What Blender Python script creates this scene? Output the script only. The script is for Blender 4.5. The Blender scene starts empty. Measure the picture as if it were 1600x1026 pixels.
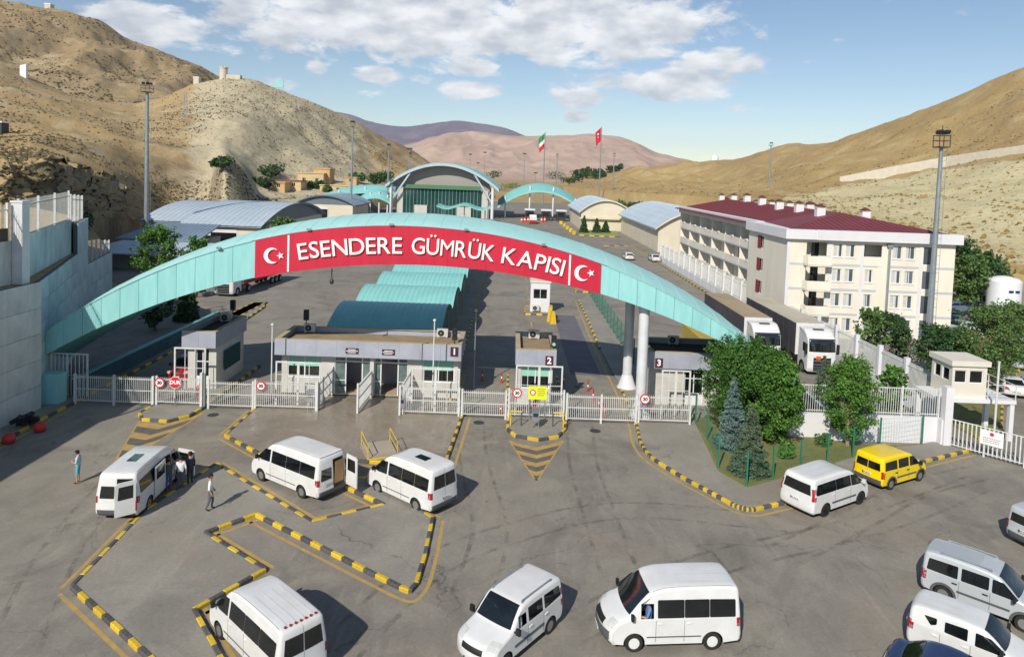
import bpy, bmesh, math, random
import numpy as np
from mathutils import Vector, Matrix
random.seed(7); np.random.seed(7)
R = math.radians
SC = bpy.context.scene
COL = SC.collection

# ------------------------------------------------------------------ camera
CAM_H, FPX, PITCH, ROLL, PY = 16.5, 1100.0, R(3.0), R(2.05), 330.0      # photograph is 1600 x 1026
_F = np.array([0, math.cos(PITCH), -math.sin(PITCH)]); _R0 = np.array([1.0, 0, 0]); _U0 = np.cross(_R0, _F)
_Rt = _R0 * math.cos(ROLL) + _U0 * math.sin(ROLL); _Up = _U0 * math.cos(ROLL) - _R0 * math.sin(ROLL)
cam = bpy.data.cameras.new('camera'); cam_o = bpy.data.objects.new('camera', cam); COL.objects.link(cam_o)
cam.sensor_width = 36.0; cam.lens = 36.0 * FPX / 1600.0; cam.shift_y = -(513.0 - PY) / 1600.0
cam.clip_start = 0.5; cam.clip_end = 40000
cam_o.matrix_world = Matrix(((_Rt[0], _Up[0], -_F[0], 0), (_Rt[1], _Up[1], -_F[1], 0), (_Rt[2], _Up[2], -_F[2], CAM_H), (0, 0, 0, 1)))
SC.camera = cam_o
def _ray(x, y): return _F + _Rt * ((x - 800.0) / FPX) - _Up * ((y - PY) / FPX)
def G(x, y, z=0.0):                       # survey helper: the place on the level z that the photo shows at x, y
    d = _ray(x, y); t = (z - CAM_H) / d[2]; return Vector((d[0] * t, d[1] * t, z))
def AT(x, y, Y):                          # the place at distance Y
    d = _ray(x, y); t = Y / d[1]; return Vector((d[0] * t, Y, CAM_H + d[2] * t))

# ------------------------------------------------------------------ sun, sky, exposure
SUN_EL, SUN_AZ = 37.0, 24.0               # shadows fall away from the camera and a little to the right
sd = Vector((math.sin(R(SUN_AZ)) * math.cos(R(SUN_EL)), math.cos(R(SUN_AZ)) * math.cos(R(SUN_EL)), -math.sin(R(SUN_EL))))
sun = bpy.data.lights.new('sun', 'SUN'); sun.energy = 4.6; sun.angle = R(0.55); sun.color = (1.0, 0.93, 0.82)
sun_o = bpy.data.objects.new('sun', sun); COL.objects.link(sun_o)
sun_o.rotation_euler = sd.to_track_quat('-Z', 'Y').to_euler(); sun_o.location = (-40, -60, 80)
W = bpy.data.worlds.new('World'); SC.world = W; W.use_nodes = True
def build_world():
    nt = W.node_tree; N = nt.nodes; L = nt.links; N.clear()
    out = N.new('ShaderNodeOutputWorld'); bg = N.new('ShaderNodeBackground'); bg.inputs[1].default_value = 0.1
    L.new(bg.outputs[0], out.inputs[0])
    sky = N.new('ShaderNodeTexSky'); sky.sky_type = 'NISHITA'; sky.sun_disc = False
    sky.sun_elevation = R(SUN_EL); sky.sun_rotation = R(180 + SUN_AZ); sky.altitude = 1500; sky.air_density = 1.15; sky.dust_density = 0.1; sky.ozone_density = 1.3
    tc = N.new('ShaderNodeTexCoord'); sep = N.new('ShaderNodeSeparateXYZ'); L.new(tc.outputs['Generated'], sep.inputs[0])
    def mth(op, a, b=None, c=None):
        n = N.new('ShaderNodeMath'); n.operation = op
        for i, v in enumerate((a, b, c)):
            if v is None: continue
            if isinstance(v, (int, float)): n.inputs[i].default_value = v
            else: L.new(v, n.inputs[i])
        return n.outputs[0]
    az = mth('ARCTAN2', sep.outputs[0], sep.outputs[1]); el = mth('ARCSINE', sep.outputs[2])
    comb = N.new('ShaderNodeCombineXYZ'); L.new(az, comb.inputs[0]); L.new(mth('MULTIPLY', el, 2.1), comb.inputs[1])
    nz = N.new('ShaderNodeTexNoise'); nz.inputs['Scale'].default_value = 17; nz.inputs['Detail'].default_value = 9; nz.inputs['Roughness'].default_value = 0.62; nz.inputs['Distortion'].default_value = 0.25
    L.new(comb.outputs[0], nz.inputs['Vector'])
    n2 = N.new('ShaderNodeTexNoise'); n2.inputs['Scale'].default_value = 3.0; n2.inputs['Detail'].default_value = 5; L.new(comb.outputs[0], n2.inputs['Vector'])
    # the banks of fair-weather cloud: azimuth, elevation, half-widths (degrees), weight
    banks = []
    for x, y, w, h, k in ((620, 30, 270, 62, 1.0), (880, 40, 240, 60, 1.0), (1020, 30, 120, 50, .7), (430, 60, 110, 30, .55), (230, 42, 85, 34, .85), (590, 119, 42, 15, .8), (735, 139, 50, 16, .85), (495, 105, 20, 12, .55),
                          (1062, 130, 90, 27, .95), (905, 152, 56, 16, .8), (902, 183, 26, 9, .6), (1165, 170, 30, 9, .6), (1118, 95, 70, 22, .75), (725, 104, 80, 18, .65), (655, 124, 24, 9, .45),
                          (960, 165, 40, 12, .5), (1262, 97, 16, 6, .4), (440, 132, 30, 12, .45), (580, 145, 26, 9, .4), (930, 128, 90, 18, .4)):
        d = Vector(_ray(x, y)).normalized()
        banks.append((math.atan2(d.x, d.y), math.asin(d.z), w / 1100.0, h / 1100.0, k))
    tot = None
    for a, e, w, h, k in banks:
        da = mth('DIVIDE', mth('SUBTRACT', az, a), w); de = mth('DIVIDE', mth('SUBTRACT', el, e), h)
        r2 = mth('ADD', mth('MULTIPLY', da, da), mth('MULTIPLY', de, de))
        b = mth('MULTIPLY', mth('MAXIMUM', mth('SUBTRACT', 1.0, mth('MULTIPLY', r2, 0.55)), 0.0), min(1.15, k + .22))
        tot = b if tot is None else mth('MAXIMUM', tot, b)
    # elsewhere: the same scattered cloud, by noise alone, outside the photographed sector
    behind = N.new('ShaderNodeMapRange'); behind.inputs['From Min'].default_value = 0.85; behind.inputs['From Max'].default_value = 1.15
    L.new(mth('ABSOLUTE', az), behind.inputs['Value'])
    gen = mth('MULTIPLY', mth('MULTIPLY', mth('MAXIMUM', mth('SUBTRACT', n2.outputs[0], 0.5), 0.0), 4.5), behind.outputs[0])
    tot = mth('MAXIMUM', tot, gen)
    dens = mth('ADD', mth('MULTIPLY', tot, 0.62), mth('MULTIPLY', mth('SUBTRACT', nz.outputs[0], 0.5), 1.55))
    mr = N.new('ShaderNodeMapRange'); mr.interpolation_type = 'SMOOTHSTEP'; mr.inputs['From Min'].default_value = 0.20; mr.inputs['From Max'].default_value = 0.52; mr.inputs['To Max'].default_value = 0.92
    L.new(dens, mr.inputs['Value'])
    # underside of a cloud is greyer than its lit top
    sh = N.new('ShaderNodeTexNoise'); sh.inputs['Scale'].default_value = 17; sh.inputs['Detail'].default_value = 6
    mp = N.new('ShaderNodeMapping'); mp.inputs['Location'].default_value = (0, 0.03, 0); L.new(comb.outputs[0], mp.inputs[0]); L.new(mp.outputs[0], sh.inputs['Vector'])
    cr = N.new('ShaderNodeValToRGB'); cr.color_ramp.elements[0].position = 0.36; cr.color_ramp.elements[0].color = (9.6, 9.7, 9.8, 1); cr.color_ramp.elements[1].position = 0.66; cr.color_ramp.elements[1].color = (5.6, 6.0, 6.6, 1)
    L.new(sh.outputs[0], cr.inputs[0])
    mx = N.new('ShaderNodeMix'); mx.data_type = 'RGBA'; L.new(mr.outputs[0], mx.inputs[0]); L.new(sky.outputs[0], mx.inputs[6]); L.new(cr.outputs[0], mx.inputs[7])
    L.new(mx.outputs[2], bg.inputs[0])
build_world()
VS = SC.view_settings; VS.view_transform = 'Standard'; VS.look = 'None'; VS.gamma = 1.0; VS.use_curve_mapping = False; VS.exposure = 0.04
try: SC.display_settings.display_device = 'sRGB'
except Exception: pass
SC.cycles.volume_step_rate = 5; SC.cycles.max_bounces = 6; SC.cycles.diffuse_bounces = 3; SC.cycles.glossy_bounces = 3; SC.cycles.transparent_max_bounces = 12
SC.cycles.volume_bounces = 0

# ------------------------------------------------------------------ materials
def srgb(h):
    if isinstance(h, tuple): return h
    h = h.lstrip('#'); c = [int(h[i:i + 2], 16) / 255.0 for i in (0, 2, 4)]
    return tuple(x / 12.92 if x <= .04045 else ((x + .055) / 1.055) ** 2.4 for x in c)
MATS = {}
def mat(name, col, rough=.7, var=.12, scale=3.0, bump=0.0, bscale=30.0, metal=0.0, spec=.5, col2=None, alpha=1.0, island=0.0, detail=6, stretch=None, coat=0.0, orand=0.0):
    if name in MATS: return MATS[name]
    m = bpy.data.materials.new(name); m.use_nodes = True; nt = m.node_tree; N = nt.nodes; L = nt.links
    b = N['Principled BSDF']; b.inputs['Roughness'].default_value = rough; b.inputs['Metallic'].default_value = metal
    b.inputs['Specular IOR Level'].default_value = spec; b.inputs['Coat Weight'].default_value = coat; b.inputs['Coat Roughness'].default_value = .05
    c = srgb(col)
    c2 = srgb(col2) if col2 else tuple(max(0, x * (1 - 2 * var)) for x in c)
    tc = N.new('ShaderNodeTexCoord'); vec = tc.outputs['Object']
    if stretch:
        mp = N.new('ShaderNodeMapping'); mp.inputs['Scale'].default_value = stretch; L.new(vec, mp.inputs[0]); vec = mp.outputs[0]
    if var > 0 or col2:
        n = N.new('ShaderNodeTexNoise'); n.inputs['Scale'].default_value = scale; n.inputs['Detail'].default_value = detail; n.inputs['Roughness'].default_value = .65
        L.new(vec, n.inputs['Vector'])
        mr = N.new('ShaderNodeMapRange'); mr.inputs['From Min'].default_value = .3; mr.inputs['From Max'].default_value = .7; L.new(n.outputs[0], mr.inputs['Value'])
        mx = N.new('ShaderNodeMix'); mx.data_type = 'RGBA'; mx.inputs[6].default_value = (*c, 1); mx.inputs[7].default_value = (*c2, 1); L.new(mr.outputs[0], mx.inputs[0])
        last = mx.outputs[2]
        if island:
            ge = N.new('ShaderNodeNewGeometry'); hs = N.new('ShaderNodeHueSaturation')
            m2 = N.new('ShaderNodeMapRange'); m2.inputs['To Min'].default_value = 1 - island; m2.inputs['To Max'].default_value = 1 + island; L.new(ge.outputs['Random Per Island'], m2.inputs['Value'])
            L.new(m2.outputs[0], hs.inputs['Value']); L.new(last, hs.inputs['Color']); last = hs.outputs[0]
        if orand:
            oi = N.new('ShaderNodeObjectInfo'); hs = N.new('ShaderNodeHueSaturation'); m2 = N.new('ShaderNodeMapRange'); m2.inputs['To Min'].default_value = 1 - orand; m2.inputs['To Max'].default_value = 1 + orand; L.new(oi.outputs['Random'], m2.inputs['Value']); L.new(m2.outputs[0], hs.inputs['Value']); L.new(last, hs.inputs['Color']); last = hs.outputs[0]
        L.new(last, b.inputs['Base Color'])
    else: b.inputs['Base Color'].default_value = (*c, 1)
    if bump > 0:
        nb = N.new('ShaderNodeTexNoise'); nb.inputs['Scale'].default_value = bscale; nb.inputs['Detail'].default_value = 5; L.new(vec, nb.inputs['Vector'])
        bp = N.new('ShaderNodeBump'); bp.inputs['Strength'].default_value = bump; bp.inputs['Distance'].default_value = .05; L.new(nb.outputs[0], bp.inputs['Height']); L.new(bp.outputs[0], b.inputs['Normal'])
    if alpha < 1: b.inputs['Alpha'].default_value = alpha
    MATS[name] = m; return m
def M_(n): return MATS[n]
mat('concrete_pave', '#a69e8e', .85, .10, .35, .25, 12, col2='#8b8376')
mat('kerb_yellow', '#e2bf1e', .6, .12, 7, col2='#b3953a', orand=.14, detail=9); mat('kerb_black', '#38383c', .75, .12, 7, col2='#625f5a', orand=.2, detail=9)
mat('line_yellow', '#bf9a42', .8, .1, 2.2, col2='#948465', detail=9); mat('line_dark', '#54514d', .8, .1, 2.0, col2='#6b665e')
mat('arch_cyan', '#98d2d0', .5, .04, 1.0, col2='#86c2c2', orand=.045, stretch=(2.2, 2.2, .3), detail=8); mat('arch_roof_skylit', '#aad8d4', .55, .05, .5, col2='#9accc9', detail=9); mat('arch_seam', '#6fb2b2', .6, 0)  # arch roof lighter than the front: sky light put into its colour
mat('banner_red', '#c8243f', .45, .03, .8, col2='#b61d37', orand=.03, stretch=(2, 2, .4)); mat('letter_white', '#ecebe8', .45, .02, 2); mat('pillar_white', '#d9dade', .5, .06, .8, col2='#bfc2c6')
mat('fascia_grey', '#aaaebb', .4, .06, .5, metal=.0, col2='#9498a6'); mat('booth_wall', '#c9c7c1', .7, .06, 1.2, .1, 20, col2='#b5b2ab'); mat('parapet_cap', '#b9a88d', .8, .1, 1.0); mat('roof_felt', '#9f8b70', .9, .15, .8)
mat('roof_dark', '#4c4238', .9, .15, .8); mat('frame_white', '#dfe1e3', .4, .04, 2); mat('fence_white', '#d8dad9', .45, .05, 2, col2='#bfc0bd')
mat('glass_dark', '#1a2123', .05, .2, 1.6, spec=.9, col2='#0b0d0e'); mat('glass_green', '#204a45', .08, .15, 1.0, spec=.6, orand=.2); mat('glass_shop', '#6f7f7c', .08, .15, 1.5, spec=.6, col2='#4e5f5d'); mat('interior_shade', '#0c0b0a', .35, 0); mat('blind_green', '#8fc7b1', .7, .03, 4)  # interior near-black stands in for shade inside doorways and load spaces
mat('glass_house', '#5d6a72', .08, .2, .7, spec=.7, orand=.35); mat('curtain', '#c9cac5', .7, .1, 3.0)
mat('sign_dark', '#4a1f2a', .5, 0); mat('sign_red', '#c8283c', .5, 0); mat('sign_white', '#efefed', .5, 0); mat('sign_lime', '#d9e22a', .5, 0); mat('ink_black', '#1c1c1e', .6, 0)
mat('metal_grey', '#9aa3a8', .45, .08, 2.0, metal=.4, col2='#848d92'); mat('metal_dark', '#33363a', .6, .1, 3); mat('steel', '#b6babd', .3, .1, 2, metal=.7); mat('black', '#121214', .6, 0)
mat('rail_yellow', '#e0be22', .5, .08, 4); mat('safety_red', '#c23030', .5, .08, 4); mat('cone_orange', '#d8502a', .55, .06, 4)
mat('canopy_cyan', '#8cc9c4', .5, .05, .5, col2='#7dbcb9'); mat('canopy_blue', '#8cc9c4', .5, .05, .5, col2='#7dbcb9')
mat('wall_concrete', '#dcdfdc', .85, .12, .6, .3, 6, col2='#a3aaa8', stretch=(1, 1, .35), orand=.06, detail=9); mat('wall_concrete2', '#c2d8da', .85, .12, .6, .3, 6, col2='#8ba2a6', stretch=(1, 1, .35), orand=.07, detail=9); mat('wall_joint', '#555b5c', .9, 0)  # both concrete wall colours lightened to stand in for sky fill
mat('wall_teal_shaded', '#2c5a68', .7, .12, .5, col2='#234b58')  # arch shade put into this wall's dark colour
mat('plaster_cream', '#e8e2d3', .8, .05, .5, .05, 40, col2='#d9d2c1', stretch=(1, 1, .3), detail=8); mat('plaster_white', '#dcdcde', .7, .04, .3, col2='#cfcfd3'); mat('band_grey', '#bfc0c8', .7, .05, .6)
mat('roof_red', '#7e3d41', .6, .10, .35, .1, 15, col2='#6f3539', detail=9); mat('roof_rib', '#6a2f34', .5, .06, 1); mat('chimney_cap', '#5b2f2c', .7, .1, 2); mat('shutter_red', '#8e2f2a', .6, .08, 3)
mat('hangar_roof', '#b6c3cd', .5, .06, .2, col2='#a8b6c1'); mat('hangar_roof_dark', '#8496a8', .5, .08, .2, col2='#76889a'); mat('hangar_edge', '#66727d', .5, .06, .5); mat('hangar_wall', '#d9d0bb', .8, .05, .2, col2='#c9bfa9'); mat('hangar_wall_grey', '#9c9790', .8, .06, .3)
mat('paint_white', '#dcdedf', .3, .03, 1.2, coat=.5, col2='#cfcfcc', detail=9); mat('paint_yellow', '#f0cf08', .28, .02, 1.5, coat=.5); mat('paint_silver', '#bfc5c9', .32, .03, 1.5, metal=.15, coat=.5); mat('paint_blue', '#2a3c63', .25, .05, 1.5, metal=.3, coat=.6); mat('paint_greyblue', '#6c7c96', .3, .04, 1.5, metal=.3, coat=.5); mat('paint_red', '#a4252a', .35, .05, 1.5, coat=.3); mat('paint_dark', '#22262c', .3, .04, 1.5, coat=.5)
mat('plastic_grey', '#55585c', .6, .06, 4); mat('plastic_black', '#1d1e20', .55, .05, 4); mat('rubber', '#1b1b1c', .85, .1, 6, col2='#2e2c2a'); mat('rim_silver', '#a6a8a8', .35, .1, 6, metal=.6); mat('rim_dark', '#26282b', .4, .05, 6, metal=.5)
mat('lamp_red', '#a01a20', .2, 0, spec=.7); mat('lamp_clear', '#c9ccca', .12, .1, 8, spec=.8); mat('plate_white', '#e4e4e0', .5, 0); mat('seam', '#6d7073', .7, 0); mat('lamp_orange', '#d05a20', .3, 0)
mat('tarp_dark', '#4b4a50', .7, .08, .4, .2, 3, col2='#3d3c42'); mat('tarp_tan', '#a8977c', .8, .08, .4, col2='#98876c'); mat('tarp_cream', '#c0b8a6', .8, .08, .4, col2='#aca491'); mat('tarp_red', '#a3363a', .7, .08, .6)
mat('skin', '#b98a6c', .6, .05, 8); mat('hair', '#1b1614', .8, .2, 20); mat('cloth_white', '#e2e4e6', .85, .05, 6); mat('cloth_sky', '#a9cbd6', .85, .05, 6); mat('cloth_teal', '#63aebb', .85, .06, 6); mat('cloth_grey', '#5c6068', .85, .08, 6); mat('cloth_navy', '#30384a', .85, .1, 6); mat('cloth_jeans', '#41587c', .85, .1, 8); mat('cloth_olive', '#4c4f46', .85, .1, 6); mat('shoe_dark', '#26211f', .7, .1, 8); mat('shoe_white', '#d8d8d8', .7, .05, 8)
mat('bark', '#5d4a3a', .9, .2, 6, .4, 14); mat('bark_pale', '#a98f74', .9, .15, 6, .3, 14)
mat('leaf_green', '#4b7030', .7, .22, .9, island=.4, col2='#375824', spec=.2); mat('leaf_bright', '#5a8036', .7, .2, .9, island=.4, col2='#446a28', spec=.2); mat('leaf_olive', '#5c7840', .7, .22, .7, island=.35, col2='#465f30', spec=.2); mat('leaf_dark', '#3f5c34', .7, .22, .7, island=.35, col2='#304a2a', spec=.2)
mat('needle_blue', '#6f8584', .75, .18, 1.2, island=.35, col2='#52695f', spec=.15); mat('needle_green', '#5f6f58', .75, .18, 1.2, island=.35, col2='#4b5b46', spec=.15)
mat('mesh_green', '#2e7a63', .5, .08, 3); mat('hut_beige', '#d8d2c4', .65, .04, 1.0); mat('tank_white', '#e3e6ea', .4, .03, .8)
mat('house_sand', '#d3bd92', .85, .08, .6, col2='#c0a87c'); mat('house_ochre', '#c9a878', .85, .08, .6); mat('house_roof', '#8a5644', .85, .1, .6); mat('pale_stone', '#cfc8b8', .9, .1, .5)
mat('flag_red', '#cc2034', .7, .04, 1); mat('flag_green', '#2f8a55', .7, .04, 1); mat('flag_white', '#e8e8e6', .7, .02, 1); mat('wood_tan', '#a8845c', .7, .1, 2)

# ------------------------------------------------------------------ mesh helpers
class MB:
    def __init__(s, T=None): s.v = []; s.f = []; s.m = []; s.T = T
    def add(s, vs, fs, mi=0):
        o = len(s.v)
        if s.T is not None: vs = [tuple(s.T @ Vector(v)) for v in vs]
        s.v.extend([tuple(v) for v in vs])
        for f in fs: s.f.append(tuple(i + o for i in f)); s.m.append(mi)
        return s
    def box(s, x0, x1, y0, y1, z0, z1, mi=0):
        return s.add([(x0, y0, z0), (x1, y0, z0), (x1, y1, z0), (x0, y1, z0), (x0, y0, z1), (x1, y0, z1), (x1, y1, z1), (x0, y1, z1)],
                     [(3, 2, 1, 0), (4, 5, 6, 7), (0, 1, 5, 4), (1, 2, 6, 5), (2, 3, 7, 6), (3, 0, 4, 7)], mi)
    def bar(s, p, q, w=.05, h=None, mi=0):           # square bar between two points
        p = Vector(p); q = Vector(q); d = (q - p).normalized(); up = Vector((0, 0, 1)) if abs(d.z) < .95 else Vector((0, 1, 0))
        a = d.cross(up).normalized() * w / 2; b = a.cross(d).normalized() * (h or w) / 2
        vs = [p - a - b, p + a - b, p + a + b, p - a + b, q - a - b, q + a - b, q + a + b, q - a + b]
        return s.add(vs, [(3, 2, 1, 0), (4, 5, 6, 7), (0, 1, 5, 4), (1, 2, 6, 5), (2, 3, 7, 6), (3, 0, 4, 7)], mi)
    def tube(s, p, q, r, r2=None, n=8, mi=0, caps=True):
        p = Vector(p); q = Vector(q); d = (q - p).normalized(); up = Vector((0, 0, 1)) if abs(d.z) < .95 else Vector((0, 1, 0))
        a = d.cross(up).normalized(); b = a.cross(d).normalized(); r2 = r if r2 is None else r2
        vs = [p + (a * math.cos(t) + b * math.sin(t)) * r for t in [2 * math.pi * i / n for i in range(n)]] + [q + (a * math.cos(t) + b * math.sin(t)) * r2 for t in [2 * math.pi * i / n for i in range(n)]]
        fs = [(i, i + n, (i + 1) % n + n, (i + 1) % n) for i in range(n)]
        if caps: fs += [tuple(range(n)), tuple(range(2 * n - 1, n - 1, -1))]
        return s.add(vs, fs, mi)
    def prism(s, poly, z0, z1, mi=0, top=None):       # polygon in xy, ccw, extruded upwards
        n = len(poly); vs = [(p[0], p[1], z0) for p in poly] + [(p[0], p[1], z1) for p in poly]
        s.add(vs, [(i, (i + 1) % n, (i + 1) % n + n, i + n) for i in range(n)] + [tuple(range(n - 1, -1, -1))], mi)
        o = len(s.v) - 2 * n; s.f.append(tuple(range(o + n, o + 2 * n))); s.m.append(mi if top is None else top); return s
    def prism_y(s, poly, y0, y1, mi=0):               # polygon in xz extruded along y
        n = len(poly); vs = [(p[0], y0, p[1]) for p in poly] + [(p[0], y1, p[1]) for p in poly]
        return s.add(vs, [(i, i + n, (i + 1) % n + n, (i + 1) % n) for i in range(n)] + [tuple(range(n)), tuple(range(2 * n - 1, n - 1, -1))], mi)
    def prism_x(s, poly, x0, x1, mi=0):               # polygon in yz extruded along x
        n = len(poly); vs = [(x0, p[0], p[1]) for p in poly] + [(x1, p[0], p[1]) for p in poly]
        return s.add(vs, [(i, (i + 1) % n, (i + 1) % n + n, i + n) for i in range(n)] + [tuple(range(n - 1, -1, -1)), tuple(range(n, 2 * n))], mi)
    def lathe(s, prof, c=(0, 0, 0), n=16, axis='z', mi=0, caps=True):   # profile (r, h) turned round an axis
        k = len(prof); vs = []
        for r, h in prof:
            for i in range(n):
                t = 2 * math.pi * i / n; a, b = r * math.cos(t), r * math.sin(t)
                p = (a, b, h) if axis == 'z' else ((a, h, b) if axis == 'y' else (h, a, b))
                vs.append((p[0] + c[0], p[1] + c[1], p[2] + c[2]))
        fs = [(j * n + i, j * n + (i + 1) % n, (j + 1) * n + (i + 1) % n, (j + 1) * n + i) for j in range(k - 1) for i in range(n)]
        if caps and prof[0][0] > 1e-4: fs.append(tuple(range(n - 1, -1, -1)))
        if caps and prof[-1][0] > 1e-4: fs.append(tuple(range((k - 1) * n, k * n)))
        return s.add(vs, fs, mi)
    def grid(s, P, mi=0, flip=False):                 # P[i][j] points
        a, b = len(P), len(P[0]); vs = [p for r in P for p in r]
        fs = [(i * b + j, (i + 1) * b + j, (i + 1) * b + j + 1, i * b + j + 1) for i in range(a - 1) for j in range(b - 1)]
        if flip: fs = [f[::-1] for f in fs]
        return s.add(vs, fs, mi)
    def build(s, name, mats, parent=None, smooth=None, loc=None, **kw):
        if not isinstance(mats, (list, tuple)): mats = [mats]
        me = bpy.data.meshes.new(name); me.from_pydata(s.v, [], s.f)
        for m in mats: me.materials.append(MATS[m] if isinstance(m, str) else m)
        if len(mats) > 1: me.polygons.foreach_set('material_index', s.m)
        if smooth is not None:
            me.polygons.foreach_set('use_smooth', [True] * len(me.polygons))
            if smooth < 180: me.set_sharp_from_angle(angle=R(smooth))
        me.update()
        return obj(name, me, parent, loc, **kw)
def obj(name, data, parent=None, loc=None, **kw):
    o = bpy.data.objects.new(name, data); COL.objects.link(o)
    if parent is not None: o.parent = parent
    if loc is not None: o.location = loc
    for k, v in kw.items():
        if v is not None: o[k] = v
    return o
def thing(name, label, cat, loc=(0, 0, 0), rz=0.0, group=None):
    o = obj(name, None, None, loc, label=label, category=cat, group=group); o.rotation_euler = (0, 0, rz); o.empty_display_size = .3; return o
def copy_tree(o, parent=None):
    c = o.copy(); COL.objects.link(c); c.parent = parent
    for ch in o.children: copy_tree(ch, c)
    return c
def placed(proto, loc, rz, label, scale=None):
    c = copy_tree(proto); c.location = loc; c.rotation_euler = (0, 0, rz); c['label'] = label
    if scale: c.scale = scale
    return c
def bevel_box(sx, sy, sz, b=.02):
    bm = bmesh.new(); bmesh.ops.create_cube(bm, size=1.0); bmesh.ops.scale(bm, vec=(sx, sy, sz), verts=bm.verts)
    bmesh.ops.bevel(bm, geom=list(bm.edges), offset=b, segments=1, affect='EDGES'); return bm
def wall_holes(mb, w, h, holes, depth=.14, mi=0, mr=0, T=None):
    """wall in local xz (front at y=0, facing -y), holes [(x0,x1,z0,z1)], reveals of the given depth."""
    xs = sorted({0, w, *[a for q in holes for a in q[:2]]}); zs = sorted({0, h, *[a for q in holes for a in q[2:4]]})
    old = mb.T; mb.T = T if old is None else (old @ T if T is not None else old)
    for i in range(len(xs) - 1):
        for j in range(len(zs) - 1):
            cx, cz = (xs[i] + xs[i + 1]) / 2, (zs[j] + zs[j + 1]) / 2
            if any(q[0] < cx < q[1] and q[2] < cz < q[3] for q in holes): continue
            mb.add([(xs[i], 0, zs[j]), (xs[i + 1], 0, zs[j]), (xs[i + 1], 0, zs[j + 1]), (xs[i], 0, zs[j + 1])], [(0, 1, 2, 3)], mi)
    for x0, x1, z0, z1 in [q[:4] for q in holes]:
        vs = [(x0, 0, z0), (x1, 0, z0), (x1, 0, z1), (x0, 0, z1), (x0, depth, z0), (x1, depth, z0), (x1, depth, z1), (x0, depth, z1)]
        mb.add(vs, [(0, 4, 5, 1), (1, 5, 6, 2), (2, 6, 7, 3), (3, 7, 4, 0)], mr)
    mb.T = old
def window(parent, T, x0, x1, z0, z1, depth=.12, fr=.06, mull=1, glass='glass_house', frame='frame_white', curtain=None, name='window'):
    m = MB(T); y = depth - .05
    m.box(x0, x1, y, y + .05, z0, z0 + fr); m.box(x0, x1, y, y + .05, z1 - fr, z1); m.box(x0, x0 + fr, y, y + .05, z0 + fr, z1 - fr); m.box(x1 - fr, x1, y, y + .05, z0 + fr, z1 - fr)
    for k in range(1, mull + 1):
        xm = x0 + (x1 - x0) * k / (mull + 1); m.box(xm - fr / 2, xm + fr / 2, y + .002, y + .05, z0 + fr, z1 - fr)
    o = m.build(name, frame, parent)
    g = MB(T); g.box(x0 + fr, x1 - fr, y + .02, y + .03, z0 + fr, z1 - fr); g.build('pane', glass, o)
    return o
def text_mesh(body, size, depth, bold=0.0):
    cu = bpy.data.curves.new('t', 'FONT'); cu.body = body; cu.size = size; cu.extrude = depth / 2; cu.offset = bold; cu.align_x = 'CENTER'; cu.align_y = 'CENTER'; cu.resolution_u = 4
    o = bpy.data.objects.new('t', cu); COL.objects.link(o); bpy.context.view_layer.update()
    me = bpy.data.meshes.new_from_object(o.evaluated_get(bpy.context.evaluated_depsgraph_get())); bpy.data.objects.remove(o); bpy.data.curves.remove(cu); return me
def lettering(name, body, size, depth, material, parent, M, bold=0.0, sx=1.0):
    me = text_mesh(body, size, depth, bold); me.materials.clear(); me.materials.append(MATS[material])
    me.transform(M @ Matrix.Diagonal((sx, 1, 1, 1))); me.name = name; return obj(name, me, parent)
FRONT = Matrix(((1, 0, 0, 0), (0, 0, -1, 0), (0, 1, 0, 0), (0, 0, 0, 1)))      # text xy -> upright, facing -y
# ================================================================== GROUND AND HILLS
def node_mat(name):
    m = bpy.data.materials.new(name); m.use_nodes = True; MATS[name] = m; nt = m.node_tree
    return m, nt.nodes, nt.links, nt.nodes['Principled BSDF']
def n_noise(N, L, vec, scale, detail=6, rough=.6, dist=0.0):
    n = N.new('ShaderNodeTexNoise'); n.inputs['Scale'].default_value = scale; n.inputs['Detail'].default_value = detail; n.inputs['Roughness'].default_value = rough; n.inputs['Distortion'].default_value = dist
    if vec is not None: L.new(vec, n.inputs['Vector'])
    return n.outputs[0]
def n_range(N, L, v, a, b, c=0.0, d=1.0):
    m = N.new('ShaderNodeMapRange'); m.inputs['From Min'].default_value = a; m.inputs['From Max'].default_value = b; m.inputs['To Min'].default_value = c; m.inputs['To Max'].default_value = d; L.new(v, m.inputs['Value']); return m.outputs[0]
def n_mix(N, L, fac, a, b, mode='MIX'):
    m = N.new('ShaderNodeMix'); m.data_type = 'RGBA'; m.blend_type = mode
    if isinstance(fac, (int, float)): m.inputs[0].default_value = fac
    else: L.new(fac, m.inputs[0])
    for i, v in ((6, a), (7, b)):
        if isinstance(v, (str, tuple)): m.inputs[i].default_value = (*srgb(v), 1)
        else: L.new(v, m.inputs[i])
    return m.outputs[2]
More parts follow.
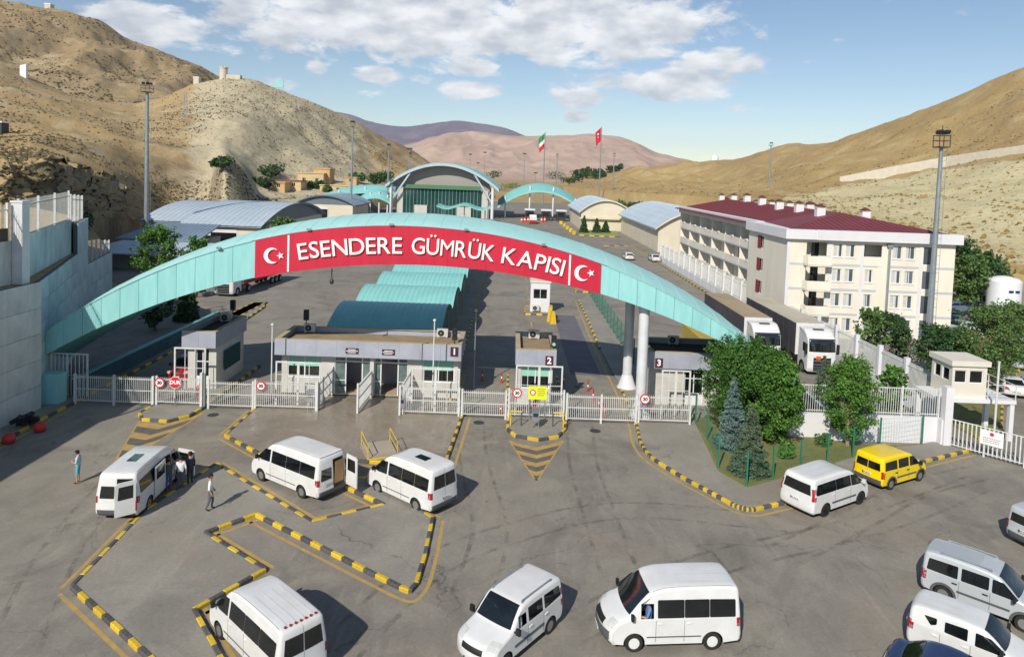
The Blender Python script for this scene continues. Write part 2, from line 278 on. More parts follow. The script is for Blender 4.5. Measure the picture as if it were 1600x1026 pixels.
def yard_material(name, c1, c2, c3, joint=.35, stain=.6, wet=False):
    m, N, L, b = node_mat(name); tc = N.new('ShaderNodeTexCoord'); v = tc.outputs['Object']
    big = n_noise(N, L, v, .055, 8, .65, .9); mid = n_noise(N, L, v, .32, 9, .72, .7); fine = n_noise(N, L, v, 7, 5, .75); blot = n_noise(N, L, v, .16, 7, .7, 1.4); warm = n_noise(N, L, v, .09, 5, .6, .5)
    mp = N.new('ShaderNodeMapping'); mp.inputs['Rotation'].default_value = (0, 0, R(-24)); mp.inputs['Scale'].default_value = (.5, .11, 1); L.new(v, mp.inputs[0]); st = n_noise(N, L, mp.outputs[0], 1.8, 7, .7, 1.0)
    mp3 = N.new('ShaderNodeMapping'); mp3.inputs['Rotation'].default_value = (0, 0, R(52)); mp3.inputs['Scale'].default_value = (.5, .09, 1); L.new(v, mp3.inputs[0]); st2 = n_noise(N, L, mp3.outputs[0], 1.5, 7, .7, 1.2)
    c = n_mix(N, L, n_range(N, L, big, .36, .64), c1, c2); c = n_mix(N, L, n_range(N, L, mid, .42, .72, 0, .8), c, c3)
    c = n_mix(N, L, n_range(N, L, blot, .50, .68, 0, stain), c, '#68655f'); c = n_mix(N, L, n_range(N, L, warm, .55, .72, 0, .45), c, '#927f6a')
    c = n_mix(N, L, n_range(N, L, st, .54, .74, 0, .35 * stain), c, '#54514c'); c = n_mix(N, L, n_range(N, L, st2, .56, .74, 0, .4), c, '#aaa497')
    c = n_mix(N, L, n_range(N, L, fine, .35, .75, 0, .22), c, '#46433f'); c = n_mix(N, L, n_range(N, L, fine, .42, .25, 0, .25), c, '#b9b2a4')
    sp = n_noise(N, L, v, .9, 2, .5, .6); c = n_mix(N, L, n_range(N, L, sp, .74, .78, 0, .55), c, '#3f3c39')
    vo = N.new('ShaderNodeTexVoronoi'); vo.feature = 'DISTANCE_TO_EDGE'; vo.inputs['Scale'].default_value = .11
    wv = N.new('ShaderNodeVectorMath'); wv.operation = 'MULTIPLY_ADD'; nv = N.new('ShaderNodeTexNoise'); nv.inputs['Scale'].default_value = .8; nv.inputs['Detail'].default_value = 6; L.new(v, nv.inputs['Vector']); L.new(nv.outputs['Color'], wv.inputs[0]); wv.inputs[1].default_value = (2.4, 2.4, 0); L.new(v, wv.inputs[2]); L.new(wv.outputs[0], vo.inputs['Vector'])
    ck = N.new('ShaderNodeMath'); ck.operation = 'MULTIPLY'; L.new(n_range(N, L, vo.outputs[0], .0045, .0015, 0, 1), ck.inputs[0]); L.new(n_range(N, L, blot, .42, .6, .0, .55), ck.inputs[1]); c = n_mix(N, L, ck.outputs[0], c, '#4b4844')
    br = N.new('ShaderNodeTexBrick'); br.offset = 0; br.inputs['Scale'].default_value = 1; br.inputs['Mortar Size'].default_value = .03; br.inputs['Brick Width'].default_value = 7; br.inputs['Row Height'].default_value = 7; br.inputs['Mortar Smooth'].default_value = .4
    mp2 = N.new('ShaderNodeMapping'); mp2.inputs['Rotation'].default_value = (0, 0, R(31)); L.new(v, mp2.inputs[0]); L.new(mp2.outputs[0], br.inputs['Vector'])
    jm = N.new('ShaderNodeMath'); jm.operation = 'MULTIPLY'; L.new(br.outputs['Fac'], jm.inputs[0]); L.new(n_range(N, L, mid, .45, .7, 0, joint), jm.inputs[1])
    c = n_mix(N, L, jm.outputs[0], c, '#a8a193'); L.new(c, b.inputs['Base Color'])
    L.new(n_range(N, L, blot, .38, .56, .12, .6) if wet else n_range(N, L, mid, .3, .7, .62, .92), b.inputs['Roughness']); b.inputs['Specular IOR Level'].default_value = .5 if wet else .3
    bp = N.new('ShaderNodeBump'); bp.inputs['Strength'].default_value = .05 if wet else .2; bp.inputs['Distance'].default_value = .04; L.new(fine, bp.inputs['Height']); L.new(bp.outputs[0], b.inputs['Normal'])
yard_material('yard_concrete', '#8d887e', '#7b766e', '#9d978a', .3, .7)
yard_material('pavement_top', '#938f84', '#838079', '#a09b90', .2, .4)
yard_material('lane_asphalt', '#8f8780', '#827b74', '#99918a', .12)
yard_material('wet_concrete', '#94897a', '#7e7466', '#a1978a', .2, .3, True)
def earth_material(name, grass, soil, pale, dark, speck=1.0, sc=1.0, tint=None):
    m, N, L, b = node_mat(name); tc = N.new('ShaderNodeTexCoord'); v = tc.outputs['Object']; ge = N.new('ShaderNodeNewGeometry')
    big = n_noise(N, L, v, .011 * sc, 8, .62, .7); mid = n_noise(N, L, v, .06 * sc, 8, .66, .4); fine = n_noise(N, L, v, .5 * sc, 6, .7); tiny = n_noise(N, L, v, 1.6 * sc, 4, .7)
    c = n_mix(N, L, n_range(N, L, big, .40, .60), grass, soil)
    if tint: at = N.new('ShaderNodeAttribute'); at.attribute_name = 'tint'; mm = N.new('ShaderNodeMath'); mm.operation = 'ADD'; L.new(at.outputs['Fac'], mm.inputs[0]); L.new(n_range(N, L, mid, .3, .7, -.35, .35), mm.inputs[1]); c = n_mix(N, L, n_range(N, L, mm.outputs[0], .35, .65), c, tint)
    c = n_mix(N, L, 0.0, c, c); c = n_mix(N, L, n_range(N, L, mid, .50, .68, 0, .9), c, pale)
    c = n_mix(N, L, n_range(N, L, fine, .50, .70, 0, .55 * speck), c, dark); c = n_mix(N, L, n_range(N, L, tiny, .55, .72, 0, .55 * speck), c, dark)
    c = n_mix(N, L, n_range(N, L, tiny, .44, .30, 0, .35), c, pale)
    sep = N.new('ShaderNodeSeparateXYZ'); L.new(ge.outputs['Normal'], sep.inputs[0]); c = n_mix(N, L, n_range(N, L, sep.outputs[2], .72, .45, 0, .8), c, n_mix(N, L, n_range(N, L, fine, .4, .6), '#7b7262', '#9a8f78'))
    L.new(c, b.inputs['Base Color']); b.inputs['Roughness'].default_value = .95; b.inputs['Specular IOR Level'].default_value = .1
    bp = N.new('ShaderNodeBump'); bp.inputs['Strength'].default_value = .7; bp.inputs['Distance'].default_value = .8; L.new(fine, bp.inputs['Height']); L.new(bp.outputs[0], b.inputs['Normal'])
earth_material('earth_left', '#b3986a', '#a28d6c', '#b9ad90', '#786b54', 1.0, 1.0, '#bbb094'); earth_material('earth_back', '#a48e6a', '#948164', '#afa286', '#706450', 1.2); earth_material('earth_right', '#ae9565', '#a08860', '#b8a87e', '#826f50', .9, 1.0, '#c6bd97')
earth_material('earth_plain', '#b09a6c', '#a08c64', '#beac84', '#77683f', .6, .6); earth_material('earth_far_hazed', '#b79e8e', '#a89082', '#c6b09c', '#937c72', .6, .12); earth_material('earth_far_hazed_blue', '#7c7480', '#6c6674', '#877e88', '#5c5866', .5, .10)  # distance haze tones put into both far mountain colours

_T = np.random.RandomState(3).rand(256, 256)
def vnoise(x, y):
    xi = np.floor(x).astype(int); yi = np.floor(y).astype(int); fx = x - xi; fy = y - yi; fx = fx * fx * (3 - 2 * fx); fy = fy * fy * (3 - 2 * fy)
    a = _T[xi % 256, yi % 256]; b = _T[(xi + 1) % 256, yi % 256]; c = _T[xi % 256, (yi + 1) % 256]; d = _T[(xi + 1) % 256, (yi + 1) % 256]
    return (a * (1 - fx) + b * fx) * (1 - fy) + (c * (1 - fx) + d * fx) * fy
def fbm(x, y, o=5, ridged=False):
    s = 0; a = .5
    for k in range(o):
        n = vnoise(x + 17.3 * k, y + 9.1 * k); s = s + a * ((1 - abs(2 * n - 1)) if ridged else n); x = x * 2.03; y = y * 2.03; a *= .5
    return s
def smooth(a, ax, k):
    for _ in range(k):
        p = np.pad(a, [(1, 1) if i == ax else (0, 0) for i in range(2)], mode='edge')
        a = (np.take(p, range(0, a.shape[ax]), ax) + 2 * a + np.take(p, range(2, a.shape[ax] + 2), ax)) / 4
    return a
SURF = {}
def hill(name, cols, material, ncol, nrow, amp, wl, rid, skirt=-4.0, back=.5, tint=None, crag=0.0):
    """terrain from surveyed profiles: per bearing a row of (photo height, distance) from foot to crest"""
    xs = np.array([c[0] for c in cols], float); K = len(cols[0][1])
    fx = np.linspace(xs[0], xs[-1], ncol); t = np.linspace(0, K - 1, nrow)
    Yk = np.stack([np.interp(fx, xs, [c[1][k][0] for c in cols]) for k in range(K)], 1); Dk = np.stack([np.interp(fx, xs, [math.log(c[1][k][1]) for c in cols]) for k in range(K)], 1)
    py = np.stack([np.interp(t, range(K), Yk[i]) for i in range(ncol)]); D = np.exp(np.stack([np.interp(t, range(K), Dk[i]) for i in range(ncol)]))
    py = smooth(smooth(py, 0, 6), 1, 5); D = smooth(smooth(D, 0, 6), 1, 5)
    X = np.zeros_like(D); Z = np.zeros_like(D)
    for i in range(ncol):
        for j in range(nrow):
            d = _ray(fx[i], py[i, j]); s = D[i, j] / d[1]; X[i, j] = d[0] * s; Z[i, j] = CAM_H + d[2] * s
    edge = np.clip(t / 1.0, 0, 1)[None, :] * np.clip((K - 1 - t) / .5, .35, 1)[None, :]
    A = amp * (D / 300.0) ** .8
    Z = Z + A * edge * ((fbm(X / wl, D / wl) - .5) * 1.6 + rid * (fbm(X / wl * 1.3 + 40, D / wl * .7 + 5, 5, True) - .55))
    Z = Z + A * .26 * edge * (fbm(X / wl * 6, D / wl * 6, 4) - .5)
    if crag:                                              # broken rock faces where the slope has been cut
        cm = np.clip((200 - D) / 60, 0, 1) * np.clip((1.35 - t) / .3, 0, 1)[None, :] * np.clip(t / .15, 0, 1)[None, :]
        Z = Z + crag * cm * ((fbm(X / 6, D / 6 + Z / 5, 5, True) - .5) * 1.5 + (fbm(X / 1.8, D / 1.8, 3, True) - .5) * .5); X = X + crag * cm * (fbm(D / 4 + 9, Z / 1.8 + 3, 4, True) - .45) * 1.6
    TI = tint(fx[:, None] + 0 * py, py) if tint else None
    # foot skirt and back slope
    f0 = 0.97; X0 = X[:, :1] * f0; D0 = D[:, :1] * f0; Z0 = np.full_like(X0, skirt)
    bx = [X]; bd = [D]; bz = [Z]
    for q, dz in ((1.06, .93), (1.2, .75), (1.45, back)): bx.append(X[:, -1:] * q); bd.append(D[:, -1:] * q); bz.append(np.where(Z[:, -1:] > 0, Z[:, -1:] * dz, Z[:, -1:]))
    X = np.concatenate([X0] + bx, 1); D = np.concatenate([D0] + bd, 1); Z = np.concatenate([Z0] + bz, 1)
    n, k = X.shape; V = np.stack([X, D, Z], 2).reshape(-1, 3); F = [(i * k + j, (i + 1) * k + j, (i + 1) * k + j + 1, i * k + j + 1) for i in range(n - 1) for j in range(k - 1)]
    me = bpy.data.meshes.new(name); me.from_pydata(V.tolist(), [], F); me.materials.append(MATS[material]); me.polygons.foreach_set('use_smooth', [True] * len(F)); me.update()
    if TI is not None: at = me.attributes.new('tint', 'FLOAT', 'POINT'); at.data.foreach_set('value', np.concatenate([TI[:, :1], TI, TI[:, -1:], TI[:, -1:], TI[:, -1:]], 1).reshape(-1).astype(np.float32))
    SURF.setdefault(name, []).append((X, D, Z)); return obj(name, me, None, None, kind='structure')
g = MB(); g.add([(-15000, -3000, -.06), (15000, -3000, -.06), (15000, 20000, -.06), (-15000, 20000, -.06)], [(0, 1, 2, 3)]); g.build('ground', 'earth_plain', kind='structure')
g = MB(); g.prism([(-48, -40), (140, -40), (140, 60), (92, 100), (66, 150), (62, 420), (-62, 420), (-62, 320), (-80, 200), (-82, 120), (-48, 90)], -.4, 0); g.build('yard', 'yard_concrete', kind='structure')

hill('hill_left_back', [(-500, [(150, 430), (60, 520), (-20, 620), (-90, 740)]), (-150, [(150, 430), (80, 520), (20, 610), (-35, 720)]), (0, [(150, 430), (90, 520), (40, 610), (-1, 720)]), (44, [(160, 430), (100, 520), (48, 610), (5, 720)]), (117, [(165, 430), (115, 520), (65, 610), (21, 720)]), (148, [(168, 430), (120, 520), (72, 610), (28, 720)]), (190, [(172, 440), (135, 530), (95, 620), (56, 730)]), (234, [(178, 450), (145, 540), (110, 630), (77, 740)]), (278, [(180, 460), (150, 550), (120, 640), (94, 750)]), (336, [(180, 470), (160, 560), (140, 650), (117, 760)]), (420, [(200, 480), (190, 570), (175, 660), (155, 770)]), (560, [(240, 520), (235, 600), (225, 700), (205, 800)])],
     'earth_back', 230, 70, 9, 70, 1.7)
hill('hill_left', [(-500, [(420, 70), (300, 74), (270, 120), (220, 180), (150, 270), (60, 400)]), (-120, [(372, 72), (268, 78), (250, 120), (215, 185), (150, 275), (85, 400)]), (0, [(362, 74), (258, 82), (245, 120), (220, 185), (160, 275), (98, 400)]),
     (60, [(345, 84), (255, 92), (242, 130), (220, 190), (175, 280), (125, 400)]), (120, [(342, 108), (268, 116), (250, 150), (222, 205), (185, 290), (150, 400)]), (170, [(345, 136), (285, 145), (262, 170), (225, 220), (190, 300), (160, 410)]),
     (215, [(345, 172), (300, 180), (270, 200), (228, 250), (192, 330), (163, 420)]), (260, [(345, 190), (315, 200), (275, 225), (225, 275), (185, 340), (150, 425)]), (300, [(340, 200), (312, 212), (275, 240), (222, 290), (172, 350), (131, 430)]), (332, [(336, 204), (300, 220), (264, 252), (216, 296), (165, 356), (122, 430)]), (347, [(334, 200), (236, 216), (230, 252), (212, 300), (160, 360), (119, 430)]), (378, [(326, 208), (266, 224), (254, 262), (216, 306), (162, 365), (120, 430)]),
     (400, [(320, 222), (303, 240), (280, 270), (222, 312), (165, 370), (122, 430)]), (440, [(312, 238), (300, 258), (284, 290), (232, 332), (180, 385), (139, 440)]), (500, [(308, 250), (298, 275), (282, 310), (242, 355), (200, 410), (164, 460)]), (560, [(302, 280), (294, 310), (280, 350), (252, 405), (220, 450), (189, 500)]),
     (620, [(298, 320), (290, 350), (279, 400), (262, 455), (242, 500), (223, 560)]), (680, [(294, 380), (289, 420), (282, 460), (275, 520), (266, 580), (256, 640)]), (760, [(291, 450), (288, 480), (284, 520), (283, 600), (282, 680), (281, 750)])],
     'earth_left', 330, 150, 4.6, 46, 1.5, tint=lambda x, y: np.clip((x - 270) / 60, 0, 1) * np.clip((640 - x) / 120, 0, 1) * np.clip((y - 105) / 30, 0, 1), crag=3.4)
hill('hill_right', [(880, [(292, 520), (289, 580), (286, 650), (284, 760), (281, 900)]), (950, [(297, 420), (292, 480), (286, 580), (280, 700), (273, 860)]), (1000, [(302, 370), (295, 440), (286, 560), (277, 700), (266, 850)]), (1060, [(305, 340), (297, 410), (286, 530), (273, 670), (256, 820)]), (1113, [(308, 320), (298, 400), (285, 520), (268, 650), (246, 800)]),
     (1150, [(312, 300), (300, 370), (284, 490), (267, 620), (250, 760)]), (1199, [(320, 260), (305, 330), (283, 450), (260, 580), (236, 720)]), (1240, [(328, 230), (308, 300), (282, 420), (254, 540), (223, 680)]), (1265, [(333, 215), (312, 285), (282, 400), (253, 520), (225, 660)]), (1315, [(345, 190), (318, 260), (282, 360), (248, 480), (214, 610)]),
     (1350, [(358, 170), (326, 240), (285, 335), (244, 450), (202, 580)]), (1415, [(382, 150), (338, 210), (288, 300), (235, 400), (180, 530)]), (1500, [(412, 135), (355, 185), (292, 265), (220, 360), (146, 470)]), (1600, [(432, 128), (365, 170), (292, 240), (200, 320), (104, 420)]), (1800, [(470, 125), (400, 155), (300, 215), (165, 290), (40, 380)]), (2300, [(560, 120), (440, 150), (300, 200), (120, 270), (-80, 360)])],
     'earth_right', 300, 120, 5.0, 70, 2.1, tint=lambda x, y: np.clip((x - 1190) / 50, 0, 1) * np.clip((y - (292 - (x - 1300) * .16)) / 8, 0, 1) * np.clip((400 - y + (x - 1400) * .12) / 25, 0, 1))
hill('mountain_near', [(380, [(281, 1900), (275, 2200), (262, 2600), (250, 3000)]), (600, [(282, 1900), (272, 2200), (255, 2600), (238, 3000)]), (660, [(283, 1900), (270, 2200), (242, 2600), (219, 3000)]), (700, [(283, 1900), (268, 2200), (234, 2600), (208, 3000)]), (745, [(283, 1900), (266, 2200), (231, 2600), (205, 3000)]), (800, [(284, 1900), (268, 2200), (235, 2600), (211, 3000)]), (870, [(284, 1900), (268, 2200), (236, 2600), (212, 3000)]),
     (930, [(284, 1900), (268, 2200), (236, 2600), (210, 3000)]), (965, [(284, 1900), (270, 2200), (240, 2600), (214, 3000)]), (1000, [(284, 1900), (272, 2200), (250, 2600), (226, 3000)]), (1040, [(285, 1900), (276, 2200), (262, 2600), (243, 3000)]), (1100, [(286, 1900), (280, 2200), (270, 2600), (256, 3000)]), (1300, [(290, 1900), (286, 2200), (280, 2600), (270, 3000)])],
     'earth_far_hazed', 220, 80, 6.5, 240, 1.5)
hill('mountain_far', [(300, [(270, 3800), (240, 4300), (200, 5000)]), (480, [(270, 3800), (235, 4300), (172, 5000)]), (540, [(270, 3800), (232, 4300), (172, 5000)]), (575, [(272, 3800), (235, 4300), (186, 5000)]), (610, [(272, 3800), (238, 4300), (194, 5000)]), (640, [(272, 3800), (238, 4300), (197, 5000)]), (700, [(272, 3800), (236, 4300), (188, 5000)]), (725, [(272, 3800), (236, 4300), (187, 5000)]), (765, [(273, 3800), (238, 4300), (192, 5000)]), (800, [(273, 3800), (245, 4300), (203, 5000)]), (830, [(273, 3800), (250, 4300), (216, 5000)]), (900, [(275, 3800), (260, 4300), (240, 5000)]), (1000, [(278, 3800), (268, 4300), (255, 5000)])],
     'earth_far_hazed_blue', 140, 40, 5.0, 420, 1.5)
# dry scrub on the slopes: too many to count
def scrub(hname, n, material, dmax, smin, smax, seed):
    rs = np.random.RandomState(seed); V = []; F = []
    for X, D, Z in SURF[hname]:
        a, b = X.shape
        i = rs.randint(1, a - 2, n); j = rs.randint(2, b - 5, n); fx = rs.rand(n); fy = rs.rand(n)
        keep = fbm(X[i, j] / 30, D[i, j] / 30, 4) > .33 + .2 * rs.rand(n)
        for k in range(n):
            if not keep[k]: continue
            q = lambda A: (A[i[k], j[k]] * (1 - fx[k]) + A[i[k] + 1, j[k]] * fx[k]) * (1 - fy[k]) + (A[i[k], j[k] + 1] * (1 - fx[k]) + A[i[k] + 1, j[k] + 1] * fx[k]) * fy[k]
            x, y, z = q(X), q(D), q(Z)
            if y > dmax: continue
            s = smin + (smax - smin) * rs.rand() ** 2.5; o = len(V); r = rs.rand() * 6.28
            ring = [(x + s * (.7 + .5 * rs.rand()) * math.cos(r + u), y + s * (.7 + .5 * rs.rand()) * math.sin(r + u), z + s * .25 * rs.rand()) for u in (0, 1.26, 2.51, 3.77, 5.03)]
            V += ring + [(x + s * .2 * rs.randn(), y, z + s * (.7 + .5 * rs.rand())), (x, y, z - s * .4)]
            F += [(o + u, o + (u + 1) % 5, o + 5) for u in range(5)] + [(o + (u + 1) % 5, o + u, o + 6) for u in range(5)]
    me = bpy.data.meshes.new('dry_scrub'); me.from_pydata(V, [], F); me.materials.append(MATS[material]); me.update(); return obj('dry_scrub', me, None, None, kind='stuff')
mat('scrub', '#675c44', .95, .2, .2, island=.4, col2='#585540', spec=.1); mat('scrub_gold', '#9a8354', .95, .2, .2, island=.3, col2='#77633a', spec=.1)
o = scrub('hill_left', 48000, 'scrub', 480, .14, .60, 5); o['label'] = 'dark dry scrub dotting the nearer left hillside'; o['category'] = 'scrub'
o = scrub('hill_left_back', 20000, 'scrub', 800, .35, 1.3, 6); o['label'] = 'dark scrub dotting the high back hill at upper left'; o['category'] = 'scrub'
o = scrub('hill_right', 14000, 'scrub_gold', 600, .2, .8, 8); o['label'] = 'golden brown scrub dotting the right hillside'; o['category'] = 'scrub'

# ================================================================== PAVEMENTS, KERBS, PAINT
_kb = bevel_box(1.0, .26, .25, .03)
def _kmesh(n, m):
    me = bpy.data.meshes.new(n); _kb.to_mesh(me); me.materials.append(MATS[m]); return me
KY, KB = _kmesh('kerb_stone', 'kerb_yellow'), _kmesh('kerb_stone', 'kerb_black')
def resample(pts, step):
    P = [Vector((p[0], p[1], 0)) for p in pts]; seg = []
    for a, b in zip(P[:-1], P[1:]):
        n = max(1, round((b - a).length / step)); seg += [(a.lerp(b, i / n), a.lerp(b, (i + 1) / n)) for i in range(n)]
    return seg
def kerb(parent, pts, step=.66, top=.15, first=0, far=False, w=.19):
    seg = resample(pts, step)
    if far:
        mb = MB()
        for i, (a, b) in enumerate(seg):
            mb.bar((a.x, a.y, top / 2), (b.x, b.y, top / 2), w, top, (i + first) % 2)
        o = mb.build('kerb_stones', ['kerb_yellow', 'kerb_black'], parent, kind='stuff'); return o
    for i, (a, b) in enumerate(seg):
        d = b - a; o = obj('kerb_stone', KY if (i + first) % 2 == 0 else KB, parent); c = (a + b) / 2
        o.location = (c.x + random.uniform(-.008, .008), c.y + random.uniform(-.008, .008), top - .122 + random.uniform(-.006, .004)); o.rotation_euler = (0, 0, math.atan2(d.y, d.x) + random.uniform(-.01, .01)); o.scale = (d.length * .985, w / .26, 1)
def off(pts, d):                                    # polyline moved sideways (left of travel)
    P = [Vector((p[0], p[1])) for p in pts]; out = []
    for i, p in enumerate(P):
        a = (P[i] - P[i - 1]).normalized() if i else None; b = (P[i + 1] - P[i]).normalized() if i < len(P) - 1 else None
        na = Vector((-a.y, a.x)) if a else None; nb = Vector((-b.y, b.x)) if b else None
        n = (na + nb) if a and b else (na or nb); n.normalize(); k = 1 / max(.35, n.dot(na)) if a else 1
        out.append(p + n * d * k)
    return out
def stripe(name, pts, w=.16, z=.004, material='line_yellow', parent=None):
    l = off(pts, w / 2); r = off(pts, -w / 2); mb = MB(); mb.add([(p.x, p.y, z) for p in l] + [(p.x, p.y, z) for p in r], [(i + len(l), i + 1 + len(l), i + 1, i) for i in range(len(l) - 1)])
    return mb.build(name, material, parent, kind=None if parent else 'structure')
def GP(*pp): return [tuple(G(x, y)[:2]) for x, y in pp]
def area(pts):
    return sum(a[0] * b[1] - b[0] * a[1] for a, b in zip(pts, pts[1:] + pts[:1]))
def pavement(name, pts, h=.14, material='pavement_top', z0=-.02):
    if area(pts) < 0: pts = pts[::-1]
    mb = MB(); mb.prism(pts, z0, h); return mb.build(name, material, None, kind='structure')
def rnd(pts, r=.7, n=4):                            # round the corners of an open polyline
    P = [Vector(p) for p in pts]; out = [P[0]]
    for i in range(1, len(P) - 1):
        a = (P[i - 1] - P[i]); b = (P[i + 1] - P[i]); q = min(r, a.length * .45, b.length * .45); s = P[i] + a.normalized() * q; e = P[i] + b.normalized() * q
        out += [(1 - t) ** 2 * s + 2 * t * (1 - t) * P[i] + t * t * e for t in [k / n for k in range(n + 1)]]
    return [tuple(p) for p in out + [P[-1]]]

# the lower island with its two parking bays
A1 = GP((250, 1045), (113, 919)); A2 = GP((113, 919), (228, 800), (338, 727)); A3 = GP((338, 727), (487, 818), (600, 791), (541, 763)); A4 = GP((541, 763), (556, 751), (580, 748)); A5 = GP((580, 748), (676, 812)); A6 = GP((676, 812), (664, 870), (650, 915), (640, 926), (625, 920), (400, 806)); A7 = GP((400, 806), (320, 835)); A8 = GP((320, 835), (414, 893)); A9 = GP((414, 893), (303, 956)); A10 = GP((303, 956), (352, 1045))
P1 = A1 + A2[1:] + A3[1:] + A4[1:] + A5[1:] + A6[1:] + A7[1:] + A8[1:] + A9[1:] + A10[1:]
isl = pavement('pavement', P1, .135)
for q, f in ((A1, 0), (A2, 1), (A3, 0), (A4, 1), (A5, 0), (A6, 1), (A7, 0), (A8, 1), (A9, 0), (A10, 1)): kerb(isl, q, .66, .17, f)
stripe('line_marking', off(A1, .45)[::1]); stripe('line_marking', off(A2, .42)); stripe('line_marking', off(A3[:4], .42)); stripe('line_marking', off(A5, .42)); stripe('line_marking', rnd([tuple(p) for p in off(A6, .5)], 1.2)); stripe('line_marking', off(A8, .4)); stripe('line_marking', off(A10, .4)); stripe('line_marking', off(A7[::-1], -.4)); stripe('line_marking', off(A9, .4))
# forecourt of the passenger booth
B1 = GP((722, 651), (697, 722), (691, 742)); B2 = GP((596, 724), (558, 722), (415, 716), (352, 682)); B3 = GP((352, 682), (398, 641))
P2 = B1 + B2 + B3[1:] + [(-16.9, 49.4), (-3.2, 49.4)]
fore = pavement('pavement', P2, .135, 'wet_concrete')
kerb(fore, B1, .66, .17); kerb(fore, [B1[-1], B2[0]], .66, .17); kerb(fore, B2, .66, .17); kerb(fore, B3, .66, .17)
stripe('line_marking', off(B1, .55)); stripe('line_marking', off(B2, .42)); stripe('line_marking', off(B3, .42))
stripe('line_marking', [(-16.2, 46.9), (-15.3, 66)], .18)
# islands of booth 2 and of the left booth
C = GP((794, 655), (793, 672), (806, 683), (842, 689), (872, 684), (883, 672), (884, 655))
isl2 = pavement('traffic_island', C + [(4.15, 57), (.15, 57)], .15); kerb(isl2, C, .62, .18); kerb(isl2, [(4.15, 47.4), (4.15, 57)], .66, .18); kerb(isl2, [(.15, 57), (.15, 47.4)], .66, .18)
D_ = GP((243, 634), (218, 648), (222, 657), (262, 660), (295, 652), (322, 636))
isl0 = pavement('traffic_island', D_ + [(-20.2, 57), (-24.0, 57)], .15); kerb(isl0, D_, .66, .18, 1); kerb(isl0, [(-20.25, 47.6), (-20.25, 57)], .66, .18)
def chevrons(a, b, c, n, taper):
    stripe('line_marking', [a, c], .2); stripe('line_marking', [b, c], .2)
    A, B, Cc = Vector(a), Vector(b), Vector(c)
    for k in range(n):
        for t0, mt, zz in ((k / n + .02, 'line_yellow', .0045), (k / n + .52 / n, 'line_dark', .005)):
            t1 = t0 + .5 / n; vs = []
            for t in (t0, t1):
                l = A.lerp(Cc, t); r = B.lerp(Cc, t); m = (l + r) / 2 + (Cc - (A + B) / 2) * taper * (1 - t); vs += [(l.x, l.y, zz), (m.x, m.y, zz), (r.x, r.y, zz)]
            MB().add(vs, [(0, 3, 4, 1), (1, 4, 5, 2)]).build('line_marking', mt, None, kind='structure')
chevrons(G(797, 688)[:2], G(879, 688)[:2], G(838, 750)[:2], 4, .18); chevrons(G(219, 657)[:2], G(316, 645)[:2], G(172, 735)[:2], 4, .16)
# right-hand pavement with its long curved kerb
E1 = GP((905, 470), (935, 540), (972, 612), (996, 668), (999, 690), (1013, 714), (1060, 744), (1110, 771), (1150, 793), (1172, 799), (1230, 786), (1440, 723), (1512, 706))
E1s = rnd(E1, 1.5, 5)
right = pavement('pavement', E1 + GP((1470, 690), (1440, 696), (1374, 702), (1250, 742), (1166, 764), (1122, 738), (1085, 662)) + [(13, 48.6), (19.6, 48.6), (19.6, 56.8), (11.2, 60), (11.0, 97)], .135)
kerb(right, [p for p in E1s if p[1] < 62], .68, .17); kerb(right, [p for p in E1s if p[1] >= 60][::-1][::-1], 1.0, .16, 0, True)
stripe('line_marking', off(E1s, -.5) if off(E1s, -.5)[0].x < E1s[0][0] else off(E1s, .5))
# left gutter kerb along the retaining wall, far lane kerbs
lk = pavement('pavement', [(-30.3, 20), (-28.6, 20), (-28.7, 34), (-29.1, 44), (-29.1, 84), (-30.6, 84)], .12); kerb(lk, [(-28.6, 20), (-28.7, 34), (-29.1, 44), (-29.1, 66)], .9, .16, 0)
kerb(lk, [(-29.1, 66), (-29.1, 84)], 1.0, .16, 0, True); stripe('line_marking', [(-28.2, 20), (-28.3, 34), (-28.65, 44), (-28.65, 84)], .14)
wk = pavement('pavement', [(-15.9, 56), (-4.0, 56), (-4.0, 118), (-15.9, 118)], .12); kerb(wk, [(-4.0, 50), (-4.0, 118)], .9, .15, 0, True); kerb(wk, [(-15.9, 56), (-15.9, 118)], .9, .15, 0, True); stripe('line_marking', [(-3.4, 47.0), (-3.4, 57)], .2)
ti = pavement('traffic_island', GP((298, 530), (342, 500), (396, 474), (413, 474), (412, 481), (330, 536)), .12); kerb(ti, GP((413, 474), (412, 481), (330, 536)), .9, .15, 0, True); kerb(ti, GP((298, 530), (342, 500), (396, 474), (413, 474)), .9, .15, 0, True)
ci = pavement('traffic_island', [(2.0, 82.5), (5.3, 82.5), (5.3, 87.5), (2.0, 87.5)], .15); kerb(ci, [(2, 82.5), (5.3, 82.5), (5.3, 87.5), (2, 87.5), (2, 82.5)], .7, .18, 0, True)
for y in (62, 69, 76, 92, 100, 110): stripe('line_marking', [(2.6, y), (2.6, y + 2.6)], .2)
dp = MB(); dp.prism([(5.4, 58), (7.9, 58), (7.9, 83), (5.4, 83)], -.02, .006); dp.build('weighbridge_plate', mat('plate_asphalt', '#6d6a70', .8, .1, .6, col2='#5c5960'), None, kind='structure')
ta = pavement('traffic_island', [(9.6, 100), (13.2, 100), (13.2, 106), (9.6, 106)], .15); kerb(ta, [(9.6, 106), (9.6, 100), (13.2, 100), (13.2, 106)], .9, .18, 0, True)
dk = pavement('pavement', [(29.2, 60), (30.0, 60), (30.0, 142), (29.2, 142)], .12); kerb(dk, [(29.2, 60), (29.2, 142)], 1.0, .16, 0, True)
